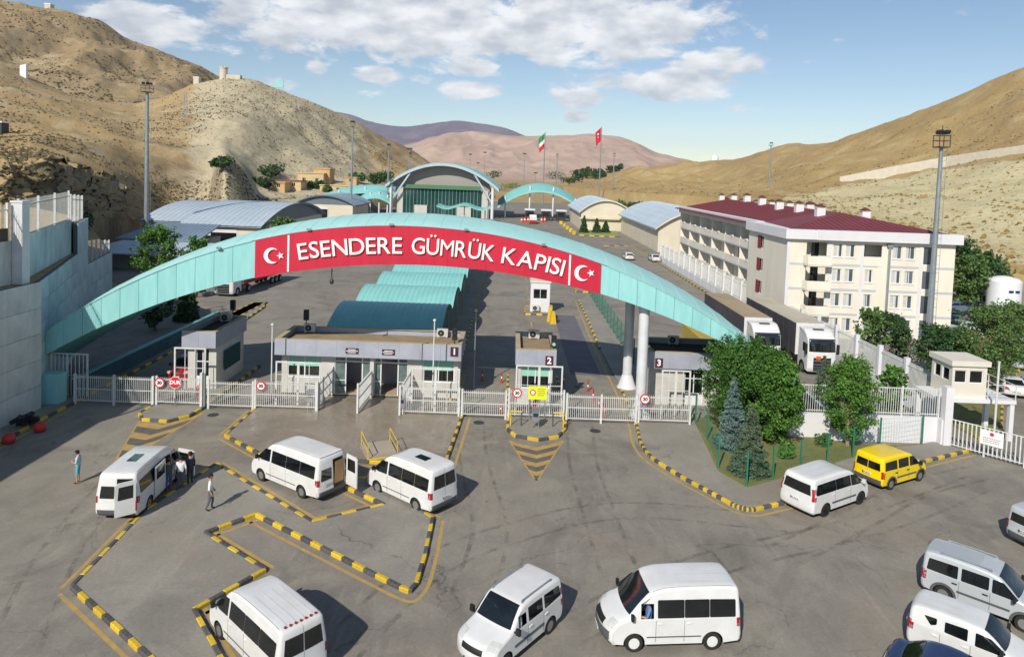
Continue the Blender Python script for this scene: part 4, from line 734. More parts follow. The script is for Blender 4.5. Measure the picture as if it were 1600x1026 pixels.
# ================================================================== DORMITORY WITH THE RED ROOF
dm = thing('dormitory', 'four storey cream dormitory with dark red roof and rows of balconies', 'building', (38, 90, 0)); TD = Matrix.Translation((-38, -90, 0)); FH = 2.67
def part(name, mb, mt, p=dm, sm=None): return mb.build(name, mt, p, sm)
SX, SY0, SY1 = 31.0, 88.0, 129.0
q = MB(TD); q.box(SX + 1.5, 47.2, SY0 + .1, SY1, 0, 10.68); part('wall', q, 'plaster_cream')
q = MB(TD); q.box(SX - .05, SX + 1.6, SY0 - .1, SY0 + .35, 0, 10.68); part('end_wall', q, 'plaster_cream'); q = MB(TD); q.box(SX - .05, SX + 1.6, SY1 - .3, SY1 + .06, 0, 10.68); part('end_wall', q, 'plaster_cream')
nb = 6; bw = (SY1 - SY0 - .3) / nb
for k in range(1, nb): q = MB(TD); y = SY0 + .3 + bw * k; q.box(SX, SX + 1.5, y - .1, y + .1, 0, 10.68); part('fin_wall', q, 'plaster_cream')
for f in range(1, 4): q = MB(TD); q.box(SX - .03, SX + 1.5, SY0 + .36, SY1 - .31, f * FH - .2, f * FH); part('floor_slab', q, 'band_grey')
for f in range(0, 4):
    for k in range(nb):
        y0 = SY0 + .42 + bw * k; y1 = y0 + bw - .24; z = f * FH
        q = MB(TD); q.box(SX - .02, SX + .1, y0, y1, z + .002, z + .95); part('balcony_parapet', q, 'plaster_cream')
        Tw = TD @ Matrix.Translation((SX + 1.5, 0, 0)) @ Matrix.Rotation(R(-90), 4, 'Z'); yy = -(y0 + bw * .30)
        window(dm, Tw @ Matrix.Translation((0, -.13, 0)), yy - .75, yy + .75, z + .05, z + 2.2, .12, .08, 1, 'glass_dark', name='balcony_door')
        if random.random() < .35: yr = y0 + bw * .55; q = MB(TD); q.box(SX + 1.38, SX + 1.49, yr, yr + .9, z + .1, z + 2.0); part('shutter', q, 'shutter_red')
        q = MB(TD); yb = y0 + bw * random.uniform(.4, .6); q.box(SX - .12, SX + .16, yb, yb + .6, z + .9, z + 1.12); part('parapet_box', q, 'plaster_white')
q = MB(TD); q.box(SX - .35, SX + 1.6, SY0 - .2, SY1 + .1, 10.68, 11.75); part('fascia', q, 'plaster_white')
# front wing
FX0, FX1, FY0 = 29.8, 47.9, 75.6
def FXP(px): return AT(px, 430, FY0).x - FX0
wins = []; holes = []
rows = [(2 * FH + FH + .85, 1.4), (2 * FH + .85, 1.4), (FH + .85, 1.4), (.85, 1.4)]
cols = [FXP(1307), FXP(1326.5), FXP(1400), FXP(1420.5)]
for z, hh in rows:
    for x in cols: holes.append((x - .5, x + .5, z, z + hh))
    x = FXP(1357); 
    if z < 8: holes.append((x - .42, x + .42, z, z + hh))
bal_t = (FXP(1348), FXP(1376), 3 * FH + .05, 3 * FH + 2.3); holes.append(bal_t)
lx = FXP(1258), FXP(1290)
for f in range(1, 4): holes.append((lx[0], lx[1], f * FH + .02, f * FH + 2.35))
nx_ = FXP(1441), FXP(1456)
for f in range(0, 4): holes.append((nx_[0], nx_[1], f * FH + .3, f * FH + 2.3))
q = MB(TD); wall_holes(q, FX1 - FX0, 10.68, holes, .14, 0, 0, Matrix.Translation((FX0, FY0, 0)))
q.add([(FX1, FY0, 0), (FX1, 89, 0), (FX1, 89, 10.68), (FX1, FY0, 10.68)], [(0, 1, 2, 3)]); part('wall', q, 'plaster_cream')
# left return of the wing with red shuttered windows
hl = [(3.2, 5.2, f * FH + .75, f * FH + 2.25) for f in range(4)]
q = MB(TD); wall_holes(q, 12.4, 10.68, hl, .14, 0, 0, Matrix.Translation((FX0, FY0 + 12.4, 0)) @ Matrix.Rotation(R(-90), 4, 'Z')); part('wall', q, 'plaster_cream')
for h_ in hl:
    w = window(dm, TD @ Matrix.Translation((FX0, FY0 + 12.4, 0)) @ Matrix.Rotation(R(-90), 4, 'Z'), h_[0], h_[1], h_[2], h_[3], .14, .07, 2, 'glass_dark'); q = MB(TD); q.box(FX0 - .04, FX0 + .02, FY0 + 12.4 - 4.3, FY0 + 12.4 - 3.3, h_[2], h_[3]); q.build('shutter', 'shutter_red', w)
q = MB(TD); q.box(FX0 + .3, FX1 - .02, FY0 + 1.7, FY0 + 1.8, 0, 10.6); part('inner_wall', q, 'plaster_cream')
Tf = TD @ Matrix.Translation((FX0, FY0, 0))
for h_ in holes:
    if h_ == bal_t:
        window(dm, Tf @ Matrix.Translation((0, 1.5, 0)), h_[0] + .1, h_[0] + 1.0, h_[2], h_[3], .16, .07, 1, 'glass_dark', name='balcony_door'); q = MB(Tf); q.box(h_[0], h_[1], -.05, .08, h_[2] - .05, h_[2] + .95); part('balcony_parapet', q, 'plaster_cream')
    elif h_[0] == lx[0]:
        window(dm, Tf @ Matrix.Translation((0, 1.5, 0)), h_[1] - 1.1, h_[1] - .1, h_[2], h_[3], .16, .07, 0, 'glass_dark', name='balcony_door')
        q = MB(Tf); q.prism([(lx[0] - .3, -.02), (lx[0] - .15, -1.0), (lx[1] + .1, -1.1), (lx[1] + .1, -.02)], h_[2] - .15, h_[2]); b_ = part('balcony', q, 'plaster_cream'); q = MB(Tf)
        pl = [(lx[0] - .3, -.02), (lx[0] - .15, -1.0), (lx[1] + .1, -1.1), (lx[1] + .1, -.02)]
        for a, b in zip(pl[:-1], pl[1:]): q.bar((a[0], a[1], h_[2] + .47), (b[0], b[1], h_[2] + .47), .1, .94)
        q.build('parapet', 'plaster_cream', b_)
    elif h_[0] == nx_[0]: window(dm, Tf, *h_, .14, .06, 0, 'glass_house'); 
    else:
        w = window(dm, Tf, *h_, .14, .07, 1, 'glass_house'); q = MB(Tf); q.box(h_[0] - .06, h_[1] + .06, -.06, .0, h_[2] - .08, h_[2] - .002); q.build('sill', 'plaster_white', w)
        q = MB(Tf); s = random.uniform(.3, .8); q.box(h_[0] + .08, h_[0] + .08 + (h_[1] - h_[0] - .16) * s, .098, .106, h_[2] + .08, h_[3] - .08); q.build('curtain', 'curtain', w)
for f in range(1, 4): 
    for a, b in ((0, lx[0] - .35), (lx[1] + .15, FXP(1370)), (FXP(1390), nx_[0] - .05), (nx_[1] + .05, FX1 - FX0)): q = MB(Tf); q.box(a, b, -.03, -.002, f * FH - .12, f * FH + .12); part('string_course', q, 'band_grey')
for x in (FXP(1294), FXP(1345), FXP(1437), 0.12): q = MB(Tf); q.box(x - .16, x + .16, -.05, -.002, 0, 10.68); part('pilaster', q, 'plaster_white')
q = MB(Tf); xp = FXP(1387); q.tube((xp, -.12, 0), (xp, -.12, 10.7), .13, n=10); q.box(xp - .3, xp + .3, -.25, 0, 10.1, 10.5); part('drainpipe', q, 'metal_grey')
q = MB(TD); q.box(FX0 - .4, FX0 + 3.0, FY0 - .5, FY0 + 12.6, 10.68, 11.7); part('fascia', q, 'plaster_white'); q = MB(TD); q.box(FX0 + 3.0, FX1 + .45, FY0 - .6, FY0 - .1, 10.66, 11.74); q.box(FX1, FX1 + .45, FY0 - .1, SY1, 10.66, 11.74); q.box(FX0 + 3, FX1, FY0 - .1, FY0 + .4, 10.67, 10.75); part('fascia', q, 'plaster_white')
# red roof: hipped at the front, ridge along the long wing
rz0, rz1 = 11.62, 13.35; e = [(FX0 + .1, FY0 + .1), (FX1 + .1, FY0 + .1), (FX1 + .1, SY1), (SX + .1, SY1), (SX + .1, FY0 + 12.2), (FX0 + .1, FY0 + 12.2)]
RA, RB = (39.3, 84.5), (39.3, SY1)
q = MB(TD); q.add([(e[0][0], e[0][1], rz0), (e[1][0], e[1][1], rz0), (RA[0], RA[1], rz1)], [(0, 1, 2)]); q.add([(e[1][0], e[1][1], rz0), (e[2][0], e[2][1], rz0), (RB[0], RB[1], rz1), (RA[0], RA[1], rz1)], [(0, 1, 2, 3)]); q.add([(SX + .1, SY1, rz0), (SX + .1, FY0 + .1, rz0 + .0), (RA[0], RA[1], rz1), (RB[0], RB[1], rz1)], [(0, 1, 2, 3)]); q.add([(e[0][0], e[0][1], rz0 - .01), (RA[0], RA[1], rz1 - .01), (SX + .1, 87.9, rz0), (e[5][0], e[5][1], rz0 - .01)], [(0, 1, 2, 3)]); q.add([(e[2][0], SY1, rz0), (SX + .1, SY1, rz0), (RB[0], SY1, rz1)], [(0, 1, 2)]); q.box(FX0 + .1, FX1 + .1, FY0 + .1, SY1, rz0 - .3, rz0 - .12); rf = part('roof', q, 'roof_red')
q = MB(TD)
for k in range(60):
    y = 88.2 + .68 * k; q.bar((SX + .15, y, rz0 + .02), (39.3, y, rz1 + .02), .05, .05)
for k in range(26):
    x = FX0 + .4 + .69 * k
    if x < FX1: tt = 1 - abs(x - 39.3) / (9.6 if x < 39.3 else 8.7); q.bar((x, FY0 + .15, rz0 + .02), (x, FY0 + .15 + 8.7 * tt, rz0 + (rz1 - rz0) * tt + .02), .05, .05)
q.build('roof_ribs', 'roof_rib', rf, kind='stuff')
def roof_z(x, y): return rz0 + (rz1 - rz0) * max(0, min((x - SX) / 8.3, 1, (FX1 - x) / 8.6, (y - FY0) / 8.9))
for zx, zy, s in [(233, 405, 1), (290, 416, 1), (352, 428, 1), (423, 440, 1), (504, 455, 1), (597, 468, 1), (696, 484, 1), (909, 488, 1), (270, 401, .9), (328, 410, .9), (397, 418, .95), (470, 432, .95), (553, 443, 1), (647, 458, 1), (740, 452, 1.3), (375, 405, .8), (440, 413, .8), (485, 418, .8), (518, 425, .85)]:
    P = G(1050 + zx / 3.018, 180 + zy / 3.018, 12.6); P.x = min(max(P.x, 33), 46); zr = roof_z(P.x, P.y); q = MB(TD @ Matrix.Translation((P.x, P.y, zr - .25))); w = .5 * s; q.box(-w, w, -.4 * s, .4 * s, 0, 1.2 * s); ch = q.build('chimney', 'plaster_white', rf)
    q = MB(TD @ Matrix.Translation((P.x, P.y, zr - .25 + 1.2 * s))); w *= 1.25; q.add([(-w, -.5 * s, .1), (w, -.5 * s, .1), (w, .5 * s, .1), (-w, .5 * s, .1), (0, -.2, .5 * s), (0, .2, .5 * s)], [(0, 1, 4), (1, 2, 5, 4), (2, 3, 5), (3, 0, 4, 5), (3, 2, 1, 0)]); q.build('chimney_cap', 'chimney_cap', ch)
# the boundary fence of the dormitory yard on its low white wall
t = thing('yard_fence', 'long white fence of pickets and posts on a low wall along the dormitory', 'fence', (30.4, 49, 0)); n = 24
MB().box(-.15, .15, 0, 93, 0, 1.15).build('base_wall', 'plaster_white', t)
for k in range(n + 1):
    y = 93 * k / n; MB().box(-.17, .17, y - .17, y + .17, 0, 3.7).build('post', 'plaster_white', t)
    if k < n:
        y1 = 93 * (k + 1) / n; MB().bar((0, y + .24, 1.35), (0, y1 - .24, 1.35), .05).build('rail', 'fence_white', t); MB().bar((0, y + .24, 3.2), (0, y1 - .24, 3.2), .05).build('rail', 'fence_white', t); q = MB(); c = int(3.4 / .15)
        for j in range(c): yy = y + .3 + 3.3 * j / c; q.box(-.018, .018, yy - .018, yy + .018, 1.2, 3.45)
        q.build('pickets', 'fence_white', t, kind='stuff')
t = thing('garden_wall', 'white garden wall with a picket fence on top behind the yellow car', 'wall', (18.5, 45.0, 0)); MB().box(0, 9.9, 0, .3, 0, 1.72).build('base_wall', 'plaster_white', t)
MB().box(9.6, 9.9, -.45, 0, 0, 1.72).build('corner_wall', 'plaster_white', t); MB().box(9.7, 10.2, -.6, -.1, 0, 3.9).build('gate_pier', 'plaster_white', t)
for k in range(5): x = .1 + 2.4 * k; MB().box(x - .05, x + .05, .1, .2, 1.72, 3.7).build('post', 'fence_white', t)
for z in (1.9, 3.55): MB().bar((0, .15, z), (9.8, .15, z), .05).build('rail', 'fence_white', t)
q = MB(); [q.box(.15 * j - .016, .15 * j + .016, .13, .16, 1.8, 3.6) for j in range(1, 65)]; q.build('pickets', 'fence_white', t, kind='stuff')

# ================================================================== HANGARS
def hangar(label, x0, x1, y0, y1, eave, rise, axis, over=.7, wallm='hangar_wall', gab='hangar_edge', roofm='hangar_roof', door=None, extra=None):
    t = thing('hangar', label, 'warehouse', ((x0 + x1) / 2, (y0 + y1) / 2, 0), 0, 'barrel roofed warehouses'); T = Matrix.Translation((-(x0 + x1) / 2, -(y0 + y1) / 2, 0)); n = 24
    span0, span1 = (y0, y1) if axis == 'x' else (x0, x1); l0, l1 = (x0, x1) if axis == 'x' else (y0, y1); so = span0 - over; s1 = span1 + over
    def rz(s): u = (s - so) / (s1 - so); return eave + rise * (1 - (2 * u - 1) ** 2)
    S = [so + (s1 - so) * k / n for k in range(n + 1)]
    def P(s, l, dz=0): return (l, s, rz(s) + dz) if axis == 'x' else (s, l, rz(s) + dz)
    q = MB(T); q.box(x0, x1, y0, y1, 0, eave - .05); q.build('wall', wallm, t)
    for l in (l0 + .02, l1 - .02):
        q = MB(T); pts = [P(s, l, -.12) for s in S if span0 <= s <= span1]; pts = [P(span0, l, -.12)] + pts + [P(span1, l, -.12)]; k = len(pts); lo = [(p[0], p[1], eave - .06) for p in pts]; q.add(lo + pts, [(i, i + 1, i + 1 + k, i + k) for i in range(k - 1)]); q.build('gable', gab, t)
    q = MB(T); e0, e1 = l0 - over, l1 + over; A = [[P(s, e0), P(s, e1)] for s in S]; q.grid(A, flip=(axis == 'x')); Bq = [[P(s, e0, -.25), P(s, e1, -.25)] for s in S]; q.grid(Bq, flip=(axis != 'x')); rf = q.build('roof', roofm, t, 40)
    for l in (e0, e1): q = MB(T); q.grid([[P(s, l, -.35), P(s, l, .03)] for s in S]); q.grid([[P(s, l + (.03 if l == e1 else -.03), -.35), P(s, l + (.03 if l == e1 else -.03), .03)] for s in S], flip=True); q.build('roof_edge', gab, rf)
    q = MB(T); c = int((e1 - e0) / 1.1)
    for j in range(c + 1):
        l = e0 + (e1 - e0) * j / c
        for a, b in zip(S[:-1:2], S[2::2]): q.bar(P(a, l, .02), P(b, l, .02), .05, .06)
    q.build('roof_ribs', roofm, rf, kind='stuff')
    for d in (door or []):
        q = MB(T); q.box(d[0], d[1], y0 - .04, y0 + .3, .0, d[2]); dd = q.build('door', 'interior_shade', t); q = MB(T); q.box(d[0] - .2, d[0], y0 - .1, y0, 0, d[2] + .2); q.box(d[1], d[1] + .2, y0 - .1, y0, 0, d[2] + .2); q.box(d[0], d[1], y0 - .1, y0, d[2], d[2] + .6); q.build('door_frame', 'plaster_white', dd)  # doorway is a near-black sheet standing in for the shaded inside
    return t, T
t, T = hangar('wide hangar with pale ribbed barrel roof, open door, left behind the arch', -61.5, -47.6, 132.2, 176, 5.0, 3.6, 'x', .8, gab='hangar_edge', door=[(-56.6, -51.7, 3.6)])
for x in (-60.2, -58.3): window(t, T @ Matrix.Translation((0, 132.2 - .13, 0)), x - .6, x + .6, 1.5, 3.2, .13, .08, 2, 'glass_house')
hangar('lower pale barrel roofed hangar adjoining on the left', -73, -62.3, 140, 178, 4.8, 3.2, 'x', .7)
t = thing('shed', 'blue-grey ribbed lean-to shed roof beside the lighting mast', 'shed', (-58.6, 118, 0)); q = MB(); q.box(-6.5, 5.6, 0, 10, 0, 3.4); q.build('wall', 'hangar_wall_grey', t); q = MB(); q.add([(-7.3, -1.2, 3.6), (6.4, -1.2, 3.6), (5.4, 10.5, 5.4), (-6, 10.5, 5.4), (-7.3, -1.2, 3.35), (6.4, -1.2, 3.35), (5.4, 10.5, 5.2), (-6, 10.5, 5.2)], [(0, 1, 2, 3), (7, 6, 5, 4), (0, 4, 5, 1), (1, 5, 6, 2), (2, 6, 7, 3), (3, 7, 4, 0)]); rf = q.build('roof', 'hangar_roof_dark', t)
q = MB(); [q.bar((-7.2 + .8 * k, -1.2, 3.63), (-5.95 + .665 * k, 10.5, 5.43), .05, .06) for k in range(18)]; q.build('roof_ribs', 'hangar_roof_dark', rf, kind='stuff')
t = thing('shed', 'flat pale grey canopy roof below the lean-to shed', 'shed', (-53, 106, 0)); q = MB(); q.add([(-12, -1, 2.6), (5, -1, 2.6), (6.5, 8, 3.6), (-10, 8, 3.6), (-12, -1, 2.4), (5, -1, 2.4), (6.5, 8, 3.4), (-10, 8, 3.4)], [(0, 1, 2, 3), (7, 6, 5, 4), (0, 4, 5, 1), (1, 5, 6, 2), (2, 6, 7, 3), (3, 7, 4, 0)]); q.build('roof', 'hangar_roof', t); q = MB(); q.box(-9.5, 4.5, 1, 8, 0, 2.5); q.build('wall', 'hangar_wall_grey', t)
hangar('grey barrel roofed hangar with a square dark doorway left of the customs hall', -68, -50.3, 222, 246, 4.9, 3.0, 'y', .9, gab='hangar_edge', roofm='hangar_roof_dark', door=[(-62.2, -58.2, 3.4)])
hangar('small cream fronted hangar with blue-grey barrel roof, right of the road', 21.5, 37.0, 218, 262, 5.6, 4.0, 'y', .8, gab='hangar_wall')
hangar('long hangar beside the dormitory with blue-grey barrel roof', 33.5, 53.0, 160, 215, 5.4, 4.4, 'y', .9, gab='hangar_wall')
q = MB(); q.box(21.0, 37.5, 216.9, 217.7, 3.6, 4.0); q.build('door_canopy', 'hangar_wall', None, label='thin cream ledge across the small hangar front', category='canopy')

# ================================================================== CUSTOMS HALL
FB = 258.0
ch = thing('customs_hall', 'big customs hall with turquoise arched roof and green glass front', 'building', (-25.5, FB, 0)); cw = 20.5
def fz(x): return 10.6 + 8.6 * (1 - (x / cw) ** 2)
xx = [-cw + 2 * cw * k / 36 for k in range(37)]
q = MB(); q.grid([[(x, y, fz(x) + .5) for y in (-5, 0, 10, 40)] for x in xx], flip=False); q.grid([[(x, -5, fz(x) - .55), (x, -5, fz(x) + .5)] for x in xx]); rf = q.build('roof', 'canopy_cyan', ch, 40)
q = MB(); q.grid([[(x, -5.03, fz(x) - .6), (x, -5.03, fz(x) + .25)] for x in xx]); q.grid([[(x, y, fz(x) - .58) for y in (-5.0, 40)] for x in xx], flip=True); q.build('roof_edge', 'hangar_roof', rf)
q = MB(); q.grid([[(x, -1, 0), (x, -1, fz(x) - .6)] for x in xx if abs(x) < 17.9]); q.build('wall', 'hangar_wall_grey', ch)
MB().box(-16.6, -14.4, -1.6, -1.01, 0, 10.6).build('pier', 'booth_wall', ch); MB().box(14.2, 16.6, -1.6, -1.01, 0, 10.0).build('pier', 'booth_wall', ch)
q = MB(); q.grid([[(x, -3.2, 11.6 if k else 10.2) for k in (0, 1)] for x in (-14, 14)]); q.build('green_fascia', mat('fascia_green', '#4a7a58', .6, .06, .5), ch)
for k in range(22):
    x0 = -14.3 + 28.4 * k / 22; q = MB(); q.box(x0 + .06, x0 + 28.4 / 22 - .06, -2.2, -2.1, .2, 10.2); q.build('glass_panel', 'glass_green' if k % 3 else 'glass_curtain', ch) if False else q.build('glass_panel', 'glass_green', ch)
    q = MB(); q.box(x0 - .035, x0 + .035, -2.3, -2.05, 0, 10.3); q.build('mullion', 'hangar_roof', ch)
MB().box(-10, -5.4, -2.9, -2.4, 0, 4.2).build('white_screen', 'booth_wall', ch); MB().box(5.4, 10.6, -2.9, -2.4, 0, 4.0).build('white_screen', 'booth_wall', ch)
for sx in (-1, 1):
    q = MB(); q.tube((sx * 18.3, -3.6, 0), (sx * 18.3, -3.6, 11.4), .55, n=12); q.build('column', 'plaster_white', ch); q = MB(); q.bar((sx * 18.1, -3.6, 5.8), (sx * 11.2, -4.4, fz(11.2) - .3), .55); q.build('strut', 'hangar_roof', ch); q = MB(); q.bar((sx * 16.2, -1.6, 7), (sx * 18.3, -3.6, 10.5), .35); q.build('strut', 'hangar_roof', ch)
def canopy(label, x0, x1, y, dep, z0, rise, skew=0):
    t = thing('side_canopy', label, 'canopy', ((x0 + x1) / 2, y, 0)); hw = (x1 - x0) / 2; X = [-hw + 2 * hw * k / 24 for k in range(25)]; f = lambda x: z0 + skew * (x / hw) + rise * (1 - (x / hw) ** 2)
    q = MB(); q.grid([[(x, 0, f(x)), (x, dep, f(x) + .8)] for x in X], flip=True) if False else q.grid([[(x, 0, f(x) - 2.6), (x, dep * .22, f(x) - 1.0), (x, dep * .5, f(x)), (x, dep, f(x) - .3)] for x in X]); q.grid([[(x, 0, f(x) - 3.2), (x, 0, f(x) - 2.6)] for x in X]); q.grid([[(x, 0, f(x) - 3.2), (x, dep * .5, f(x) - .7), (x, dep, f(x) - .9)] for x in X], flip=True); q.build('roof', 'canopy_cyan', t, 40)
    for x in (-hw * .82, -hw * .25, hw * .3, hw * .82):
        q = MB(); q.tube((x, 2, 0), (x, 2, f(x) - .6), .3, n=8); q.build('post', 'plaster_white', t)
canopy('turquoise arched canopy over the lanes right of the customs hall', -5.5, 26.5, 262, 24, 6.6, 6.8); canopy('turquoise canopy sweeping up to the left side of the customs hall', -80, -44, 268, 16, 6.2, 3.6, 3.2); canopy('smaller turquoise canopy tucked left of the customs hall', -57, -45, 258, 12, 6.6, 2.4, .5)
t = thing('wave_canopy', 'small turquoise wave canopy in front of the customs hall', 'canopy', (-16, 232, 0)); X = [-9 + 18 * k / 30 for k in range(31)]; f = lambda x: 5.2 + .7 * math.cos(x * .55); q = MB(); q.grid([[(x, 0, f(x)), (x, 10, f(x) + .3)] for x in X]); q.grid([[(x, 0, f(x) - .35), (x, 0, f(x))] for x in X]); q.build('roof', 'canopy_cyan', t, 40)
for x in (-7, 0, 7): q = MB(); q.tube((x, 4, 0), (x, 4, 5), .2); q.build('post', 'plaster_white', t)
# dark lane cabins below the right canopy
for k, x in enumerate((6.5, 12.5, 18.0)):
    t = thing('lane_cabin', ('left', 'middle', 'right')[k] + ' dark toll cabin below the right-hand canopy', 'cabin', (x, 256, 0), 0, 'toll cabins under the canopy'); q = MB(); q.box(-1.6, 1.6, 0, 4, 0, 3.6); q.build('wall', 'metal_dark', t); q = MB(); q.box(-1.9, 1.9, -.3, 4.3, 3.6, 4.1); q.build('roof', 'plaster_white', t); q = MB(); q.box(-1.2, 1.2, -.03, 0, 1.5, 3.0); q.build('window', 'glass_dark', t)
# ================================================================== VEHICLES
class Body:
    def __init__(s, top, axles, rw, belt, W, tum, bowf, bowr, sill=.3, ra=None, rnd_=.1):
        s.axles = axles; s.rw = rw; s.belt = belt; s.W = W; s.tum = tum; s.bowf = bowf; s.bowr = bowr; s.sill = sill; s.ra = ra or rw * 1.18; s.rnd = rnd_
        s.top = top; s.x1 = max(p[0] for p in top); s.x0 = min(p[0] for p in top); s.zmax = max(p[1] for p in top)
    def w(s, z): return s.W - s.tum * max(0, z - s.belt) - .05 * max(0, .62 - z)
    def out(s, u):
        n = len(s.top); i = min(int(u), n - 2); f = u - i
        p0 = s.top[max(0, i - 1)]; p1 = s.top[i]; p2 = s.top[i + 1]; p3 = s.top[min(n - 1, i + 2)]
        def cr(a, b, c, d):    # gentle curve through the points
            lin = b + (c - b) * f; m1 = (c - a) * .5; m2 = (d - b) * .5; h = (2 * f ** 3 - 3 * f ** 2 + 1) * b + (f ** 3 - 2 * f * f + f) * m1 + (-2 * f ** 3 + 3 * f * f) * c + (f ** 3 - f * f) * m2
            return lin * .55 + h * .45
        return cr(p0[0], p1[0], p2[0], p3[0]), cr(p0[1], p1[1], p2[1], p3[1])
    def P(s, u, yf, off=0.0):
        n = len(s.top) - 1; x, z = s.out(u); a = s.out(max(0, u - .08)); b = s.out(min(n - 1e-6, u + .08)); dx, dz = b[0] - a[0], b[1] - a[1]; l = math.hypot(dx, dz) or 1; nx, nz = dz / l, -dx / l   # outward
        nx, nz = -nx, -nz
        # outline runs front -> over the roof -> rear: outward normal is to its right-hand side
        if nz * 0 + (x - (s.x0 + s.x1) / 2) * nx + (z - .9) * nz < 0: nx, nz = -nx, -nz
        t = max(0, (abs(yf) - .86) / .14); ins = s.rnd * (1 - math.sqrt(max(0, 1 - t * t))); x -= nx * (ins - off); z -= nz * (ins - off)
        mid_ = (s.x0 + s.x1) / 2; hf = max(0, (x - mid_) / (s.x1 - mid_)); hr = max(0, (mid_ - x) / (mid_ - s.x0)); k = abs(yf) ** 2.4
        x += -s.bowf * k * hf ** 2 + s.bowr * k * hr ** 3
        return (x, yf * s.w(z), z)
    def mesh(s, hole=None):
        mb = MB(); n = len(s.top) - 1; us = []
        for i in range(n): us += [i + f for f in (0, .25, .5, .75)]
        us.append(n - 1e-6); YF = [-1, -.99, -.965, -.93, -.86, -.6, -.3, 0, .3, .6, .86, .93, .965, .99, 1]
        rows = [[s.P(u, y) for y in YF] for u in us]; mb.grid(rows, 0, flip=False)
        under = []                                             # sill and wheel arches, rear to front
        for cx in sorted(s.axles):
            c = s.ra; a = math.asin(max(-1, min(1, (s.sill - s.rw) / c))); under += [(cx - c * math.cos(t), s.rw + c * math.sin(t)) for t in [a + (math.pi - 2 * a) * k / 12 for k in range(13)]]
        L_ = [(x, z) for x, z in under]; st = [s.P(us[-1], 1), s.P(us[0], 1)]; chain = [(st[0][0], st[0][2])] + L_ + [(st[1][0], st[1][2])]
        Rw = [[(x, -s.w(z), z), (x, s.w(z), z)] for x, z in chain]; mb.grid(Rw, 1)
        for sg in (-1, 1):
            ring = [s.P(u, sg) for u in us]; ib = [i for i, p in enumerate(ring) if p[2] >= s.belt]; i0, i1 = ib[0], ib[-1]
            up = ring[i0:i1 + 1]; lo = ring[:i0 + 1] + ring[i1:] + [(x, sg * s.w(z), z) for x, z in chain[1:-1]]
            if hole and hole[0] == sg:                         # a lowered window: split the upper side round the opening
                xa, xb, za, zb = hole[1]; y_ = lambda x, z: (x, sg * s.w(z), z); fr = [p for p in up if p[0] > xb]; bk = [p for p in up if p[0] < xa]; md = [p for p in up if xa <= p[0] <= xb]; zr = 0
                def top_at(x):
                    for p, q in zip(up[:-1], up[1:]):
                        if min(p[0], q[0]) <= x <= max(p[0], q[0]) and abs(p[0] - q[0]) > 1e-6 and (p[2] + q[2]) / 2 > s.belt + .03: f = (x - p[0]) / (q[0] - p[0]); return p[2] + f * (q[2] - p[2])
                    return s.zmax
                ta, tb = y_(xa, top_at(xa)), y_(xb, top_at(xb)); polys = [fr + [tb, y_(xb, s.belt)], bk + [y_(xa, s.belt), ta], [tb] + md + [ta, y_(xa, zb), y_(xb, zb)], [y_(xb, za), y_(xa, za), y_(xa, s.belt), y_(xb, s.belt)]]
                polys[1] = [ta] + bk + [y_(xa, s.belt)]
                for pg in polys: mb.add(pg, [tuple(range(len(pg))) if sg > 0 else tuple(range(len(pg) - 1, -1, -1))], 0)
                mb.add(lo, [tuple(range(len(lo))) if sg > 0 else tuple(range(len(lo) - 1, -1, -1))], 0); continue
            for pg in (up, lo): mb.add(pg, [tuple(range(len(pg))) if sg > 0 else tuple(range(len(pg) - 1, -1, -1))], 0)
        return mb
    def patch(s, u0, u1, y0, y1, off=.012, nu=6, ny=8, shape=None):
        mb = MB(); G_ = []
        for i in range(nu + 1):
            f = i / nu; a, b = y0, y1
            if shape: k = shape[0] + (shape[1] - shape[0]) * f; a, b = y0 * k, y1 * k
            G_.append([s.P(u0 + (u1 - u0) * f, a + (b - a) * j / ny, off) for j in range(ny + 1)])
        mb.grid(G_); return mb
    def side(s, poly, sg, off=.008, th=.02):
        mb = MB(); n = len(poly); o = [(x, sg * (s.w(z) + off), z) for x, z in poly]; i_ = [(x, sg * (s.w(z) - th), z) for x, z in poly]; mb.add(o + i_, [tuple(range(n)), tuple(range(2 * n - 1, n - 1, -1))] + [(i, i + n, (i + 1) % n + n, (i + 1) % n) for i in range(n)]); return mb
def rounded(poly, r=.05, n=3):
    out = []; N_ = len(poly)
    for i in range(N_):
        a, p, b = Vector(poly[i - 1]), Vector(poly[i]), Vector(poly[(i + 1) % N_]); q = min(r, (a - p).length * .4, (b - p).length * .4); s_ = p + (a - p).normalized() * q; e = p + (b - p).normalized() * q
        out += [tuple((1 - t) ** 2 * s_ + 2 * t * (1 - t) * p + t * t * e) for t in [k / n for k in range(n + 1)]]
    return out
_WH = {}
